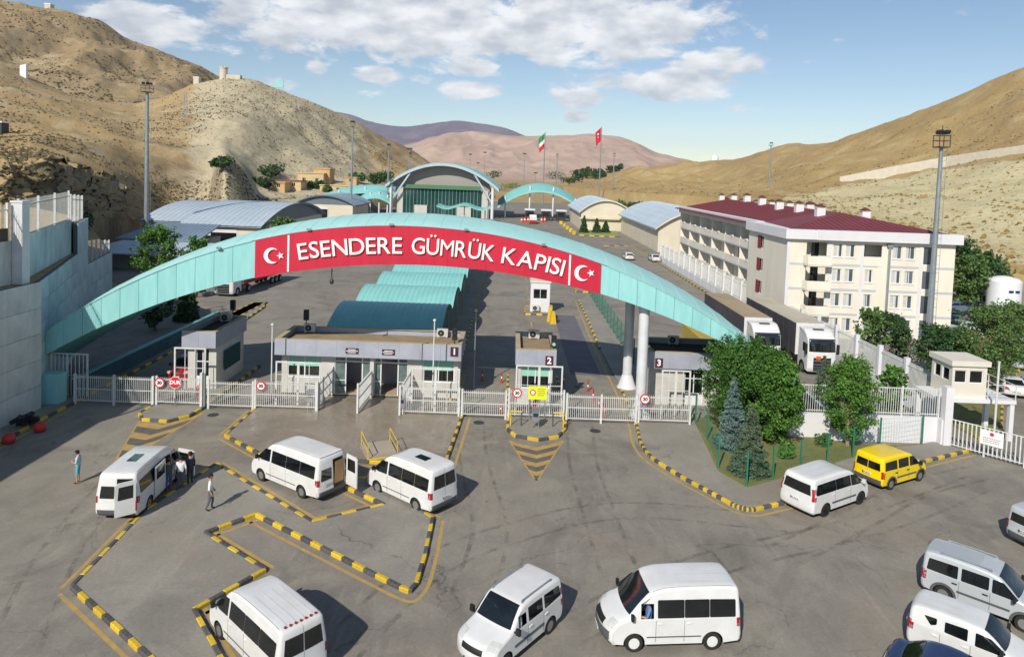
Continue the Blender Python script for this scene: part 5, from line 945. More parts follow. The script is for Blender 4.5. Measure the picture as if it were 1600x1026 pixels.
def wheel(t, x, y, rw, sg, style='rim_silver', w=.21):
    key = (round(rw, 3), style, sg)
    if key not in _WH:
        q = MB(); q.lathe([(rw * .6, -w / 2), (rw * .93, -w / 2), (rw, -w / 2 + .04), (rw, w / 2 - .04), (rw * .93, w / 2), (rw * .6, w / 2)], (0, 0, 0), 22, 'y', 0, False); tm = q.build('wheel', 'rubber', None, 40)
        q = MB(); o = sg * w / 2; q.lathe([(rw * .62, o - sg * .005), (rw * .56, o - sg * .02), (rw * .5, o - sg * .05), (rw * .2, o - sg * .03), (rw * .16, o - sg * .005), (0, o - sg * .004)], (0, 0, 0), 20, 'y')
        rm = q.build('rim', style, None, 30); q = MB()
        for k in range(6): a = k * math.pi / 3; q.lathe([(rw * .075, o - sg * .02), (rw * .075, o - sg * .034 + sg * .0), (0, o - sg * .034)], (rw * .37 * math.cos(a), 0, rw * .37 * math.sin(a)), 8, 'y')
        hl = q.build('rim_holes', 'plastic_black', None); _WH[key] = (tm.data, rm.data, hl.data)
        for o_ in (tm, rm, hl): bpy.data.objects.remove(o_)
    a, b, c = _WH[key]; o = obj('wheel', a, t, (x, y, rw)); r_ = obj('rim', b, o); r_.rotation_euler = (0, random.random(), 0); h_ = obj('rim_holes', c, o, kind='stuff'); h_.rotation_euler = r_.rotation_euler
SP = {}
# tall panel-van minibus
SP['bus'] = dict(b=Body([(2.72, .26), (2.86, .42), (2.87, .70), (2.82, .92), (2.66, 1.12), (2.36, 1.28), (2.02, 1.42), (1.62, 1.86), (1.26, 2.22), (1.02, 2.38), (.5, 2.5), (-.6, 2.55), (-2.2, 2.55), (-2.62, 2.5), (-2.76, 2.36), (-2.84, 1.5), (-2.87, .95), (-2.9, .62), (-2.88, .40), (-2.78, .3)], (1.72, -1.58), .34, 1.28, 1.0, .14, .30, .05), ws=(6.05, 8.35), rw=(14.25, 15.1), roofrib=(10.6, 12.6),
    win=[[(1.98, 1.46), (1.42, 2.04), (.98, 2.08), (.98, 1.36), (1.7, 1.34)], [(.86, 1.36), (.86, 2.06), (-.30, 2.06), (-.30, 1.36)], [(-.315, 1.36), (-.315, 2.06), (-1.40, 2.06), (-1.40, 1.36)], [(-1.415, 1.36), (-1.415, 2.06), (-2.55, 2.04), (-2.55, 1.36)]], seams=[.92, -.32], hl=(3.0, 4.55, .60, .95), tl=(-2.84, .95, 1.35), bump=(.6, 2.4), rb=(17, 19), grille=(2.6, 3.7, .5))
# low mid-size passenger van
SP['custom'] = dict(b=Body([(2.36, .24), (2.48, .40), (2.49, .68), (2.44, .92), (2.26, 1.10), (1.95, 1.20), (1.62, 1.30), (1.2, 1.62), (.82, 1.85), (.55, 1.93), (0, 1.98), (-1.2, 1.98), (-2.1, 1.95), (-2.3, 1.9), (-2.38, 1.74), (-2.46, 1.2), (-2.49, .9), (-2.52, .6), (-2.5, .38), (-2.4, .28)], (1.5, -1.43), .34, 1.18, .99, .22, .34, .07), ws=(6.05, 8.3), rw=(14.1, 15.0), roofrib=(9.8, 12.2),
    win=[[(1.56, 1.28), (1.02, 1.68), (.62, 1.72), (.62, 1.2), (1.45, 1.18)], [(.585, 1.22), (.585, 1.72), (-.62, 1.72), (-.62, 1.22)], [(-.635, 1.22), (-.635, 1.72), (-2.08, 1.70), (-2.26, 1.30), (-2.2, 1.22)]], seams=[.57, -.72], hl=(3.0, 4.5, .62, .97), tl=(-2.47, .95, 1.55), bump=(.6, 2.3), rb=(17, 19), grille=(2.4, 3.5, .55), mould=True)
# compact people carriers
SP['connect'] = dict(b=Body([(2.02, .24), (2.14, .40), (2.15, .66), (2.1, .84), (1.94, .98), (1.55, 1.08), (1.2, 1.16), (.86, 1.46), (.55, 1.70), (.3, 1.78), (-.3, 1.83), (-1.3, 1.84), (-1.95, 1.80), (-2.06, 1.74), (-2.10, 1.6), (-2.13, 1.1), (-2.14, .85), (-2.17, .62), (-2.15, .40), (-2.05, .28)], (1.36, -1.3), .32, 1.06, .9, .14, .26, .06), ws=(6.05, 8.3), rw=(14.2, 15.0), roofrib=(9.8, 12.0),
    win=[[(1.16, 1.14), (.66, 1.58), (.30, 1.60), (.30, 1.10), (1.1, 1.08)], [(.2, 1.12), (.2, 1.60), (-.72, 1.60), (-.72, 1.12)], [(-.84, 1.12), (-.84, 1.60), (-1.86, 1.58), (-1.92, 1.14)]], seams=[.25, -.78], hl=(3.0, 4.3, .62, .97), tl=(-2.12, .72, 1.12), bump=(.5, 2.3), rb=(17, 19), grille=(2.4, 3.4, .5), mould=True)
SP['doblo'] = dict(b=Body([(1.98, .24), (2.1, .40), (2.12, .66), (2.08, .86), (1.9, 1.0), (1.45, 1.1), (1.02, 1.2), (.72, 1.48), (.42, 1.72), (.2, 1.79), (-.4, 1.83), (-1.3, 1.83), (-1.9, 1.79), (-2.02, 1.72), (-2.06, 1.58), (-2.1, 1.1), (-2.12, .85), (-2.14, .62), (-2.12, .40), (-2.02, .28)], (1.28, -1.28), .31, 1.08, .87, .15, .28, .06), ws=(6.05, 8.35), rw=(14.2, 15.0), roofrib=(9.8, 12.0),
    win=[[(1.0, 1.18), (.52, 1.58), (.16, 1.60), (.16, 1.12), (.95, 1.1)], [(.06, 1.14), (.06, 1.60), (-.76, 1.60), (-.76, 1.14)], [(-.88, 1.14), (-.88, 1.60), (-1.8, 1.57), (-1.86, 1.2)]], seams=[.11, -.82], hl=(3.2, 4.6, .58, .96), tl=(-2.09, .8, 1.45), bump=(.5, 2.3), rb=(17, 19), grille=(2.3, 3.2, .5), mould=True)
SP['fiorino'] = dict(b=Body([(1.82, .24), (1.94, .40), (1.96, .66), (1.92, .86), (1.72, 1.02), (1.35, 1.12), (1.02, 1.22), (.72, 1.46), (.42, 1.64), (.2, 1.70), (-.4, 1.73), (-1.2, 1.72), (-1.72, 1.68), (-1.86, 1.6), (-1.92, 1.45), (-1.96, 1.0), (-1.98, .8), (-2.0, .6), (-1.98, .40), (-1.9, .28)], (1.22, -1.22), .30, 1.06, .85, .18, .30, .08), ws=(6.05, 8.35), rw=(14.2, 15.0), roofrib=(9.8, 12.0),
    win=[[(1.0, 1.2), (.55, 1.5), (.12, 1.53), (.12, 1.1), (.9, 1.1)], [(-.1, 1.14), (-.1, 1.53), (-.78, 1.5), (-.78, 1.16)], [(-1.02, 1.3), (-1.02, 1.5), (-1.42, 1.48), (-1.2, 1.22)]], seams=[0, -.9], hl=(3.1, 4.4, .6, .97), tl=(-1.95, .85, 1.2), bump=(.5, 2.3), rb=(17, 19), grille=(2.3, 3.2, .5), mould=True)
# saloon and hatchback
SP['sedan'] = dict(b=Body([(2.05, .22), (2.18, .38), (2.2, .58), (2.12, .72), (1.7, .84), (1.2, .92), (.88, .98), (.5, 1.2), (.15, 1.38), (-.1, 1.43), (-.5, 1.45), (-.85, 1.42), (-1.1, 1.36), (-1.4, 1.2), (-1.72, 1.02), (-2.05, .98), (-2.16, .88), (-2.2, .6), (-2.16, .38), (-2.05, .28)], (1.32, -1.28), .31, .9, .88, .32, .32, .14), ws=(6.05, 8.4), rw=(12.1, 13.9), roofrib=None,
    win=[[(.82, .98), (.3, 1.28), (-.22, 1.33), (-.22, .95)], [(-.3, .95), (-.3, 1.33), (-.85, 1.3), (-1.3, 1.05), (-1.25, .96)]], seams=[-.26, -1.1], hl=(2.5, 3.6, .6, .97), tl=(-2.12, .68, .92), bump=(.5, 2.2), rb=(16.8, 19), grille=(2.1, 2.8, .5))
SP['hatch'] = dict(b=Body([(1.85, .22), (1.98, .38), (2.0, .62), (1.94, .78), (1.6, .9), (1.15, .99), (.85, 1.06), (.48, 1.28), (.15, 1.44), (-.1, 1.49), (-.6, 1.5), (-1.2, 1.47), (-1.55, 1.42), (-1.72, 1.3), (-1.86, 1.02), (-1.93, .9), (-1.97, .75), (-2.0, .58), (-1.97, .38), (-1.88, .28)], (1.22, -1.22), .31, .95, .87, .28, .32, .1), ws=(6.05, 8.4), rw=(12.6, 14.0), roofrib=None,
    win=[[(.8, 1.05), (.3, 1.34), (-.2, 1.38), (-.2, 1.0)], [(-.28, 1.0), (-.28, 1.38), (-1.0, 1.37), (-1.5, 1.2), (-1.5, 1.02)]], seams=[-.24, -1.0], hl=(2.5, 3.6, .6, .97), tl=(-1.93, .8, 1.1), bump=(.5, 2.2), rb=(16.5, 19), grille=(2.1, 2.8, .5))
def lower(k, f):
    o = SP[k]; b = o['b']; fz_ = lambda z: z if z < .5 else .5 + (z - .5) * f
    SP[k] = dict(o, b=Body([(x, fz_(z)) for x, z in b.top], b.axles, b.rw, fz_(b.belt), b.W, b.tum, b.bowf, b.bowr), win=[[(x, fz_(z)) for x, z in w] for w in o['win']], tl=(o['tl'][0], fz_(o['tl'][1]), fz_(o['tl'][2])))
lower('bus', .90)
def shorter(k, f):
    import copy
    o = SP[k]; b = o['b']; fx = lambda x: x if x > 1.0 else 1.0 + (x - 1.0) * f
    SP[k + '_short'] = dict(o, b=Body([(fx(x), z) for x, z in b.top], (b.axles[0], fx(b.axles[1])), b.rw, b.belt, b.W, b.tum, b.bowf, b.bowr), win=[[(fx(x), z) for x, z in w] for w in o['win']], seams=[fx(x) for x in o['seams']], tl=(fx(o['tl'][0]),) + o['tl'][1:])
shorter('bus', .86)
def vehicle(kind, name, label, cat, loc, head, paint='paint_white', group=None, rim='rim_silver', glass='glass_dark', cladding=None, rails=False, ribs=0, skip=(), detail=True, hatchlight=False, marker=0, hole=None, vs=None):
    s = SP[kind]; b = s['b']; vs = vs or (.96 if kind.startswith('bus') else 1.0); t = thing(name, label, cat, loc, head, group); n = len(b.top) - 1
    b.mesh(hole).build('body', [paint, 'plastic_black'], t, 38)
    b.patch(s['ws'][0], s['ws'][1], -.88, .88, .014, 6, 10, (1.0, .97)).build('windscreen', glass, t, 180)
    if 'rear' not in skip:
        if kind.startswith('bus') or kind == 'connect':
            for ya, yb in ((-.80, -.025), (.025, .80)): b.patch(s['rw'][0], s['rw'][1], ya, yb, .012, 4, 5).build('rear_window', glass, t, 180)
            b.patch(13.6, 16.9, -.007, .007, .006, 8, 1).build('rear_door_seam', 'seam', t, 180)
        else: b.patch(s['rw'][0], s['rw'][1], -.80, .80, .012, 4, 8).build('rear_window', glass, t, 180)
    if kind.startswith('bus'):
        for sg in (-1, 1): b.patch(8.7, 12.7, sg * .93, sg * .945, .012, 14, 1).build('roof_gutter', 'seam', t, 180); q = MB(); y = sg * b.w(.66); q.box(b.axles[1] + b.ra + .05, b.axles[0] - b.ra - .05, min(y, y + sg * .012), max(y, y + sg * .012), .56, .60); q.build('side_moulding', 'plastic_grey', t)
    for sg in (-1, 1):
        for k, pg in enumerate(s['win']):
            if ('win', sg, k) in skip: continue
            b.side(rounded(pg, .045), sg).build('side_window', glass, t)
        if detail:
            q = MB()
            for x in s['seams']: y = sg * (b.w(.7) + .004); q.box(x - .008, x + .008, min(y, y - sg * .01), max(y, y - sg * .01), b.sill + .1, b.belt - .02)
            q.build('door_seam', 'seam', t, kind='stuff')
            for x in s['seams'][:2]:
                q = MB(); y = sg * b.w(1.0); q.box(x - .24, x - .06, min(y, y + sg * .035), max(y, y + sg * .035), b.belt - .16, b.belt - .12); q.build('door_handle', 'plastic_black' if paint != 'paint_white' else paint, t)
        if s.get('mould'):
            q = MB(); y = sg * (b.w(.7)); a0, a1 = b.axles[1] + b.ra + .08, b.axles[0] - b.ra - .08; q.box(a0, a1, min(y, y + sg * .02), max(y, y + sg * .02), .60, .68); q.build('side_moulding', 'plastic_grey', t)
        x, z = s['win'][0][0][0] - .12, s['win'][0][0][1] - .02; q = MB(); y = sg * b.w(z); q.bar((x, y, z), (x, y + sg * .12, z + .02), .05); q.box(x - .05, x + .05, min(y + sg * .09, y + sg * .25), max(y + sg * .09, y + sg * .25), z - .04, z + .17); m_ = q.build('wing_mirror', 'plastic_black' if kind != 'custom' else paint, t)
        h0, h1, ya, yb = s['hl']; b.patch(h0, h1, sg * ya, sg * yb, .012, 3, 4).build('headlight', 'lamp_clear', t, 180)
        tx, z0, z1 = s['tl']; q = MB(); yy = [.80, .9, .96, 1.0]; us = [u for u in np.linspace(10, n - .01, 200) if z0 <= b.out(u)[1] <= z1 and b.out(u)[0] < -1.2]
        if us:
            G_ = [[b.P(u, sg * f, .014) for f in ((.87, .93, .97, 1.0) if kind not in ('sedan', 'hatch') else (.62, .8, .95, 1.0))] for u in np.linspace(us[0], us[-1], 5)]; q.grid(G_)
            e = [g_[-1] for g_ in G_]; q.grid([[p, (p[0] + .09, p[1], p[2])] for p in e]); q.build('tail_light', 'lamp_red', t, 180)
        for ax in b.axles: wheel(t, ax, sg * (b.W - .12), b.rw, sg, rim)
        if cladding:
            for ax in b.axles:
                q = MB(); pr = [(ax + r_ * math.cos(a), b.rw + r_ * math.sin(a)) for r_ in (b.ra - .01, b.ra + .09) for a in [math.pi * k / 14 for k in range(15)]]; y = sg * (b.W + .014); q.grid([[(pr[k][0], y, pr[k][1]), (pr[k + 15][0], y, pr[k + 15][1])] for k in range(15)]); q.build('wheel_arch_trim', cladding, t)
        if rails: q = MB(); zz = b.zmax - .0; q.tube((.2, sg * (b.w(zz) - .1), zz + .05), (-1.5, sg * (b.w(zz) - .1), zz + .05), .022); q.box(.15, .25, sg * (b.w(zz) - .1) - .02, sg * (b.w(zz) - .1) + .02, zz - .06, zz + .05); q.box(-1.5, -1.4, sg * (b.w(zz) - .1) - .02, sg * (b.w(zz) - .1) + .02, zz - .06, zz + .05); q.build('roof_rail', 'metal_grey', t)
    bm_ = cladding or ('plastic_grey' if kind in ('bus', 'bus_short') else None)
    if bm_:
        b.patch(0.1, s['bump'][1], -1, 1, .02, 4, 14).build('front_bumper', bm_, t, 180); b.patch(s['rb'][0], s['rb'][1], -1, 1, .02, 4, 14).build('rear_bumper', bm_, t, 180)
    b.patch(s['grille'][0], s['grille'][1], -s['grille'][2], s['grille'][2], .016, 3, 6).build('grille', 'plastic_black', t, 180)
    for x, sgn in ((b.x1, 1), (b.x0, -1)):
        if sgn < 0 and 'rear' in skip: continue
        z = .5 if sgn > 0 else .82 if kind not in ('sedan',) else .6; xx = x + .03 * sgn; q = MB(); q.box(min(xx, xx + .015 * sgn), max(xx, xx + .015 * sgn), -.26, .26, z - .055, z + .055); pl = q.build('licence_plate', 'plate_white', t); q = MB(); xb = xx + .015 * sgn; q.box(min(xb, xb + .003 * sgn), max(xb, xb + .003 * sgn), .2 if sgn < 0 else -.26, .26 if sgn < 0 else -.2, z - .055, z + .055); q.build('plate_band', 'paint_blue', pl); q = MB()
        for k_ in range(7): yk = -.17 + .05 * k_ + (.02 if k_ > 1 else 0) + (.02 if k_ > 4 else 0); q.box(min(xb, xb + .003 * sgn), max(xb, xb + .003 * sgn), yk - .015, yk + .015, z - .032, z + .032)
        q.build('plate_print', 'ink_black', pl, kind='stuff')
    if detail and 'rear' not in skip and kind in ('bus', 'connect'):
        q = MB(); q.box(b.x0 - .004, b.x0 + .06, -.006, .006, .75, b.zmax - .2); 
    if ribs:
        for k in range(ribs):
            y = -.62 + 1.24 * k / (ribs - 1); b.patch(s['roofrib'][0], s['roofrib'][1], y - .035, y + .035, .018, 6, 1).build('roof_rib', paint, t, 180)
    if hatchlight: b.patch(10.9, 11.5, -.26, .3, .02, 3, 3).build('roof_hatch', 'glass_dark', t, 180)
    for k in range(marker):
        p = b.P(12.9, -.72 + 1.44 * k / (marker - 1), .02); q = MB(); q.lathe([(.05, 0), (.045, .05), (0, .07)], p, 8); q.build('roof_marker_lamp', 'lamp_red', t)
    t.scale = (vs, vs, vs); return t
def place(kind, front, rear, side):
    """position and heading from where the front and rear wheel of the visible side touch the ground"""
    b = SP[kind]['b']; f = G(*front); r = G(*rear); d = (f - r); d.z = 0; d.normalize(); left = Vector((-d.y, d.x, 0)); mid_ = (f + r) / 2; c = mid_ + (left * -1 if side == 'L' else left) * (b.W - .1)
    c -= d * (b.axles[0] + b.axles[1]) / 2; return (c.x, c.y, 0), math.atan2(d.y, d.x), (f - r).length
def lift(l, z=.0): return (l[0], l[1], z)
Z1 = .14
l, h, ln = place('bus', (276, 751), (233, 795), 'R'); v1 = vehicle('bus', 'minibus', 'white minibus with open rear door and people gathered at its side', 'minibus', lift(l), h, hatchlight=True, ribs=0, skip=('rear',)); print('V1', l, math.degrees(h), ln)
b = SP['bus']['b']
# rear: left leaf shut with its window, right leaf swung open, near-black patch painted for the load space's shade
b.patch(14.15, 16.8, -.82, .0, .012, 4, 4).build('load_shade_patch', 'interior_shade', v1); b.patch(14.6, 15.5, .1, .78, .014, 4, 4).build('rear_window', 'glass_dark', v1, 180)
def open_door(t, px, py, rz, w, z0, z1, wz, mt='paint_white', lean=0):
    T = Matrix.Translation((px, py, 0)) @ Matrix.Rotation(rz, 4, 'Z'); q = MB(T); q.prism_y([(0, z0), (w, z0), (w, z1 - .1), (w - .15, z1), (0, z1)], -.03, .03); d = q.build('door', mt, t)
    for y in (-.036, .036): q = MB(T); q.prism_y([(.12, wz), (w - .12, wz), (w - .16, z1 - .2), (.12, z1 - .2)], min(y, y * .5), max(y, y * .5)); q.build('door_window', 'glass_dark', d)
open_door(v1, -2.9, -.93, R(128), .9, .5, 2.1, 1.28)
q = MB(); q.box(-2.94, -2.88, -.98, -.84, .62, 1.1); q.build('tail_light', 'lamp_red', v1)
open_door(v1, 1.75, -1.0, R(250), 1.05, .45, 1.8, 1.2)
q = b.side([(.9, .45), (.9, 1.9), (-.05, 1.9), (-.05, .45)], -1, .006); q.build('door_shade_patch', 'interior_shade', v1)  # near-black panel painted for the shade inside the side door
q = MB(); q.box(-1.15, -.05, -1.08, -1.03, .45, 1.95); sd_ = q.build('sliding_door', 'paint_white', v1); q = MB(); q.box(-1.05, -.15, -1.09, -1.08, 1.27, 1.86); q.build('door_window', 'glass_dark', sd_)
l, h, ln = place('bus', (406, 750), (474, 779), 'L'); v2 = vehicle('bus', 'minibus', 'white minibus with its right rear door open, near the centre forecourt', 'minibus', l, h, rim='rim_silver', ribs=3, skip=('rear',)); print('V2', l, math.degrees(h), ln)
b.patch(14.15, 17.0, -.82, -.02, .012, 4, 4).build('load_shade_patch', 'interior_shade', v2); b.patch(14.6, 15.5, .1, .78, .014, 4, 4).build('rear_window', 'glass_dark', v2, 180); open_door(v2, -2.88, -.93, R(172), .92, .5, 2.12, 1.28); q = MB(); q.box(-2.9, -2.885, -.7, -.1, .8, 1.95); q.build('load_curtain', 'wood_tan', v2); q = MB(); q.box(-2.93, -2.91, .2, .7, .95, 1.1); q.build('licence_plate', 'plate_white', v2)  # rear opening is a near-black patch standing in for shade
b.patch(12.6, 13.25, -.9, .9, .05, 3, 8).build('roof_spoiler', 'paint_white', v2, 180)
l, h, ln = place('bus_short', (585, 768), (655, 801), 'L'); v3 = vehicle('bus_short', 'minibus', 'white minibus with black roof hatch beside the yellow ramp rails', 'minibus', l, h, hatchlight=True); print('V3', l, math.degrees(h), ln)
# van in the near bay: from its roof edges
a, c = G(368, 929, 2.08), G(443, 984, 2.08); a2, c2 = G(443, 900, 2.08), G(501, 958, 2.08); d = ((a + a2) / 2 - (c + c2) / 2); hd = math.atan2(d.y, d.x); rear = (c + c2) / 2; dn = Vector((math.cos(hd), math.sin(hd), 0)); ctr = rear + dn * 2.4
v4 = vehicle('bus', 'minibus', 'white minibus with a row of small red lamps across its rear roof edge', 'minibus', (ctr.x, ctr.y, 0), hd, ribs=4, marker=7, vs=.89); print('V4', ctr, math.degrees(hd), d.length)
l, h, ln = place('doblo', (800, 1036), (845, 998), 'L'); vehicle('doblo', 'people_carrier', 'white compact people carrier facing the camera at bottom centre', 'car', l, h, rails=True, hole=(1, (.18, .62, 1.14, 1.52)), skip=(('win', 1, 0),)); v5 = (l, h); print('V5', l, math.degrees(h), ln)
l, h, ln = place('bus_short', (980, 1018), (1120, 1014), 'L'); vehicle('bus_short', 'minibus', 'white minibus seen side on at the bottom, facing left', 'minibus', l, h, ribs=3, rim='paint_white', hole=(1, (1.02, 1.5, 1.26, 1.78)), skip=(('win', 1, 0),)); v6 = (l, h); print('V6', l, math.degrees(h), ln)
l, h, ln = place('custom', (1341, 787), (1288, 806), 'R'); vehicle('custom', 'passenger_van', 'low white passenger van with blacked out windows parked behind the yellow car', 'van', l, h, rim='rim_dark', ribs=3); print('V7', l, math.degrees(h), ln)
l, h, ln = place('connect', (1434, 751), (1391, 764), 'R'); vehicle('connect', 'people_carrier', 'yellow compact people carrier parked at the kerb', 'car', l, h, 'paint_yellow', cladding='plastic_grey'); print('V8', l, math.degrees(h), ln)
l9, h9, ln = place('connect', (1588, 982), (1483, 942), 'R'); vehicle('connect', 'people_carrier', 'silver compact people carrier with ribbed roof near the right edge', 'car', l9, h9, 'paint_silver', cladding='plastic_grey', rails=True, ribs=9); print('V9', l9, math.degrees(h9), ln)
d = G(1430, 1003) - G(1463, 922); vehicle('fiorino', 'small_van', 'small white van between the silver and the dark blue cars', 'van', (l9[0] + d.x + .1, l9[1] + d.y, 0), h9 + R(2), ribs=3)
d2 = d * 1.72; vehicle('sedan', 'saloon_car', 'dark blue car cut off by the bottom right edge', 'car', (l9[0] + d2.x + .4, l9[1] + d2.y + .35, 0), h9 + R(3), 'paint_blue')
c12 = G(1590, 860); vehicle('connect', 'people_carrier', 'silver grey car cut off by the right picture edge', 'car', (c12.x + 2.35, c12.y + .9, 0), R(22), 'paint_silver', cladding='plastic_grey')
# cars beyond the right-hand gate
P_ = 'cars parked beyond the right-hand gate'
def parked(kind, px, py, hd, paint, label, nm='parked_car'): c = G(px, py); vehicle(kind, nm, label, 'car', (c.x, c.y, 0), R(hd), paint, P_, detail=False)
parked('sedan', 1574, 612, 72, 'paint_white', 'white saloon car with dark rear window, nearest beyond the right gate'); parked('hatch', 1583, 572, 75, 'paint_silver', 'pale silver hatchback parked ahead of the white saloon'); parked('sedan', 1600, 550, 75, 'paint_white', 'white car at the right edge ahead of the silver hatchback')
parked('hatch', 1508, 566, -20, 'paint_blue', 'dark blue car half hidden behind the guard tower roof'); parked('sedan', 1507, 530, 200, 'paint_white', 'white saloon parked lowest in the row beside the dormitory'); parked('hatch', 1497, 521, 198, 'paint_silver', 'silver hatchback second in the row beside the dormitory'); parked('sedan', 1493, 512, 198, 'paint_greyblue', 'grey-blue saloon third in the row beside the dormitory'); parked('hatch', 1490, 504, 198, 'paint_dark', 'dark car at the far end of the row beside the dormitory'); parked('hatch', 1494, 487, 10, 'paint_greyblue', 'lilac grey hatchback on its own beyond the dormitory corner')
parked('sedan', 1022, 408, 92, 'paint_white', 'white pickup-like saloon on the lane beside the dormitory fence'); c = G(983, 404); vehicle('hatch', 'parked_car', 'white car roof just showing over the arch', 'car', (c.x - .5, c.y - 1.5, 0), R(92), 'paint_white', None, detail=False)
c = G(268, 602); vehicle('hatch', 'parked_car', 'red and white car behind the left gate beside the stop sign', 'car', (c.x, c.y + 2.5, 0), R(-88), 'paint_red', None)

# ------------------------------------------------------------------ lorries
CAB = Body([(1.2, .35), (1.28, .5), (1.3, .9), (1.3, 1.6), (1.28, 2.05), (1.2, 2.6), (1.12, 3.02), (1.0, 3.2), (.55, 3.62), (.1, 3.86), (-.3, 3.9), (-.9, 3.88), (-1.0, 3.8), (-1.02, 2.0), (-1.02, .9), (-1.0, .5)], (0.0,), .5, 1.2, 1.24, .015, .12, .0, .45, .62, .12)
def lorry(label, x, y, rz, paint, side, top, length=13.6, loadw=1.27, hgt=4.0, group='articulated lorries', sign=None):
    t = thing('lorry', label, 'lorry', (x, y, 0), rz, group); T = Matrix.Translation((-1.3, 0, 0)); b = CAB; mb = b.mesh(); mb.v = [(v[0] - 1.3, v[1], v[2]) for v in mb.v]; cab = mb.build('cab', [paint, 'plastic_black'], t, 38)
    def pt(u0, u1, y0, y1, nm, mt, off=.015): p = b.patch(u0, u1, y0, y1, off, 5, 8); p.v = [(v[0] - 1.3, v[1], v[2]) for v in p.v]; return p.build(nm, mt, cab, 180)
    pt(4.1, 6.3, -.93, .93, 'windscreen', 'glass_dark'); pt(6.35, 6.8, -.95, .95, 'sun_visor', 'plastic_black', .1); pt(.6, 3.0, -.62, .62, 'grille', 'plastic_black')
    for k in range(5): pt(.8 + .45 * k, .86 + .45 * k, -.6, .6, 'grille_bar', 'metal_grey', .03)
    for sg in (-1, 1):
        pt(.7, 1.5, sg * .68, sg * .97, 'headlight', 'lamp_clear'); q = MB(T); y = sg * 1.245; q.prism_y(rounded([(.95, 2.0), (.85, 2.75), (.1, 2.75), (.1, 2.0)], .08), min(y, y + sg * .012), max(y, y + sg * .012)); q.build('side_window', 'glass_dark', cab); q = MB(T); q.box(1.0, 1.15, min(sg * 1.28, sg * 1.5), max(sg * 1.28, sg * 1.5), 1.9, 2.75); q.build('wing_mirror', 'plastic_black', cab)
        for ax in (0 - 1.3, -4.4): wheel(t, ax, sg * 1.08, .5, sg, 'rim_silver', .3)
        for ax in (-11.2, -12.5, -13.8): wheel(t, ax, sg * 1.1, .5, sg, 'rim_silver', .3)
    pt(8.6, 9.3, -.4, .4, 'roof_hatch', 'plastic_grey', .02)
    if sign: q = MB(T); q.box(1.3, 1.34, -.55, -.15, 1.45, 1.75); q.build('hazard_plate', 'lamp_orange', cab)
    q = MB(); q.box(-5.6, -2.2, -.5, .5, .7, 1.0); q.box(-15.5, -6, -.45, .45, .95, 1.2); q.build('chassis', 'metal_dark', t)
    q = MB(); x0, x1 = -2.75 - length, -2.75; q.box(x0, x1, -loadw, loadw, 1.2, hgt); tr = q.build('trailer', side, t); q = MB(); q.box(x0, x1, -loadw - .01, loadw + .01, hgt, hgt + .05); q.build('trailer_roof', top, tr); q = MB(); q.box(x1 - .02, x1 + .03, -loadw - .02, loadw + .02, 1.2, hgt + .06); q.build('headboard', paint, tr)
    for k in range(1, 9): xx_ = x0 + length * k / 9; q = MB(); q.box(xx_ - .03, xx_ + .03, -loadw - .025, loadw + .025, 1.25, hgt - .02); q.build('curtain_strap', side, tr)
    return t
lorry('white lorry with dark curtain trailer and an orange hazard plate on its front', 27.3, 60.2, R(-90), 'paint_white', 'tarp_dark', 'tarp_cream', sign=True); lorry('white lorry with tan topped dark trailer, cab half hidden by the arch end', 23.2, 62.0, R(-90), 'paint_white', 'tarp_dark', 'tarp_tan')
c = G(340, 464); lorry('white lorry with a red trailer waiting behind the left part of the arch', c.x + .6, c.y + .2, R(-96), 'paint_white', 'tarp_red', 'tarp_red', 12.5, 1.27, 2.6)
c = G(833, 350); t = thing('tanker_truck', 'small white and red truck on the road to the customs hall', 'truck', (c.x, c.y, 0)); q = MB(); q.box(-1.2, 1.2, 0, 4.5, 1.0, 2.2); q.build('load_bed', 'paint_white', t); q = MB(); q.prism_x([(4.5, .5), (6.5, .5), (6.5, 1.8), (5.9, 2.8), (4.5, 2.9)], -1.2, 1.2); q.build('cab', 'paint_white', t); q = MB(); q.box(-1.22, 1.22, -.05, .15, .4, 1.3); q.build('tailboard', 'paint_red', t)
for sg in (-1, 1):
    for y in (1.0, 5.4): q = MB(); q.lathe([(.5, -.14), (.5, .14)], (sg * 1.05, y, .5), 14, 'x'); q.build('wheel', 'rubber', t)
for k, (px, py) in enumerate(((590, 318), (601, 318))): c = G(px, 333); lorry(('dim lorry on the left under the left canopy', 'dim lorry on the right under the left canopy')[k], c.x - 6, 252 + 0 * k, R(-90), 'paint_white', 'tarp_dark', 'tarp_cream', 10)
# yellow container trailer behind booth 3
t = thing('flatbed_trailer', 'yellow flatbed container just behind booth 3', 'trailer', (18.5, 60.5, 0)); q = MB(); q.box(-1.2, 1.2, 0, 9, .9, 2.4); q.build('container', mat('trailer_yellow', '#b8a24a', .7, .1, .6), t); q = MB(); q.box(-1.3, 1.3, -.12, -.002, .5, 2.6); q.build('tailgate', 'rail_yellow', t)
for sg in (-1, 1):
    for y in (1.2, 2.6, 7.4): wheel(t, sg * 0 + 0, 0, .45, sg) if False else None
    for y in (1.4, 2.6): q = MB(); q.lathe([(.45, -.14), (.45, .14)], (sg * 1.0, y, .45), 14, 'x'); q.build('wheel', 'rubber', t)
ORD = ['first','second','third','fourth','fifth','sixth','seventh','eighth','ninth','tenth','eleventh','twelfth','thirteenth','fourteenth','fifteenth','sixteenth','seventeenth','eighteenth','nineteenth','twentieth','twenty-first','twenty-second']
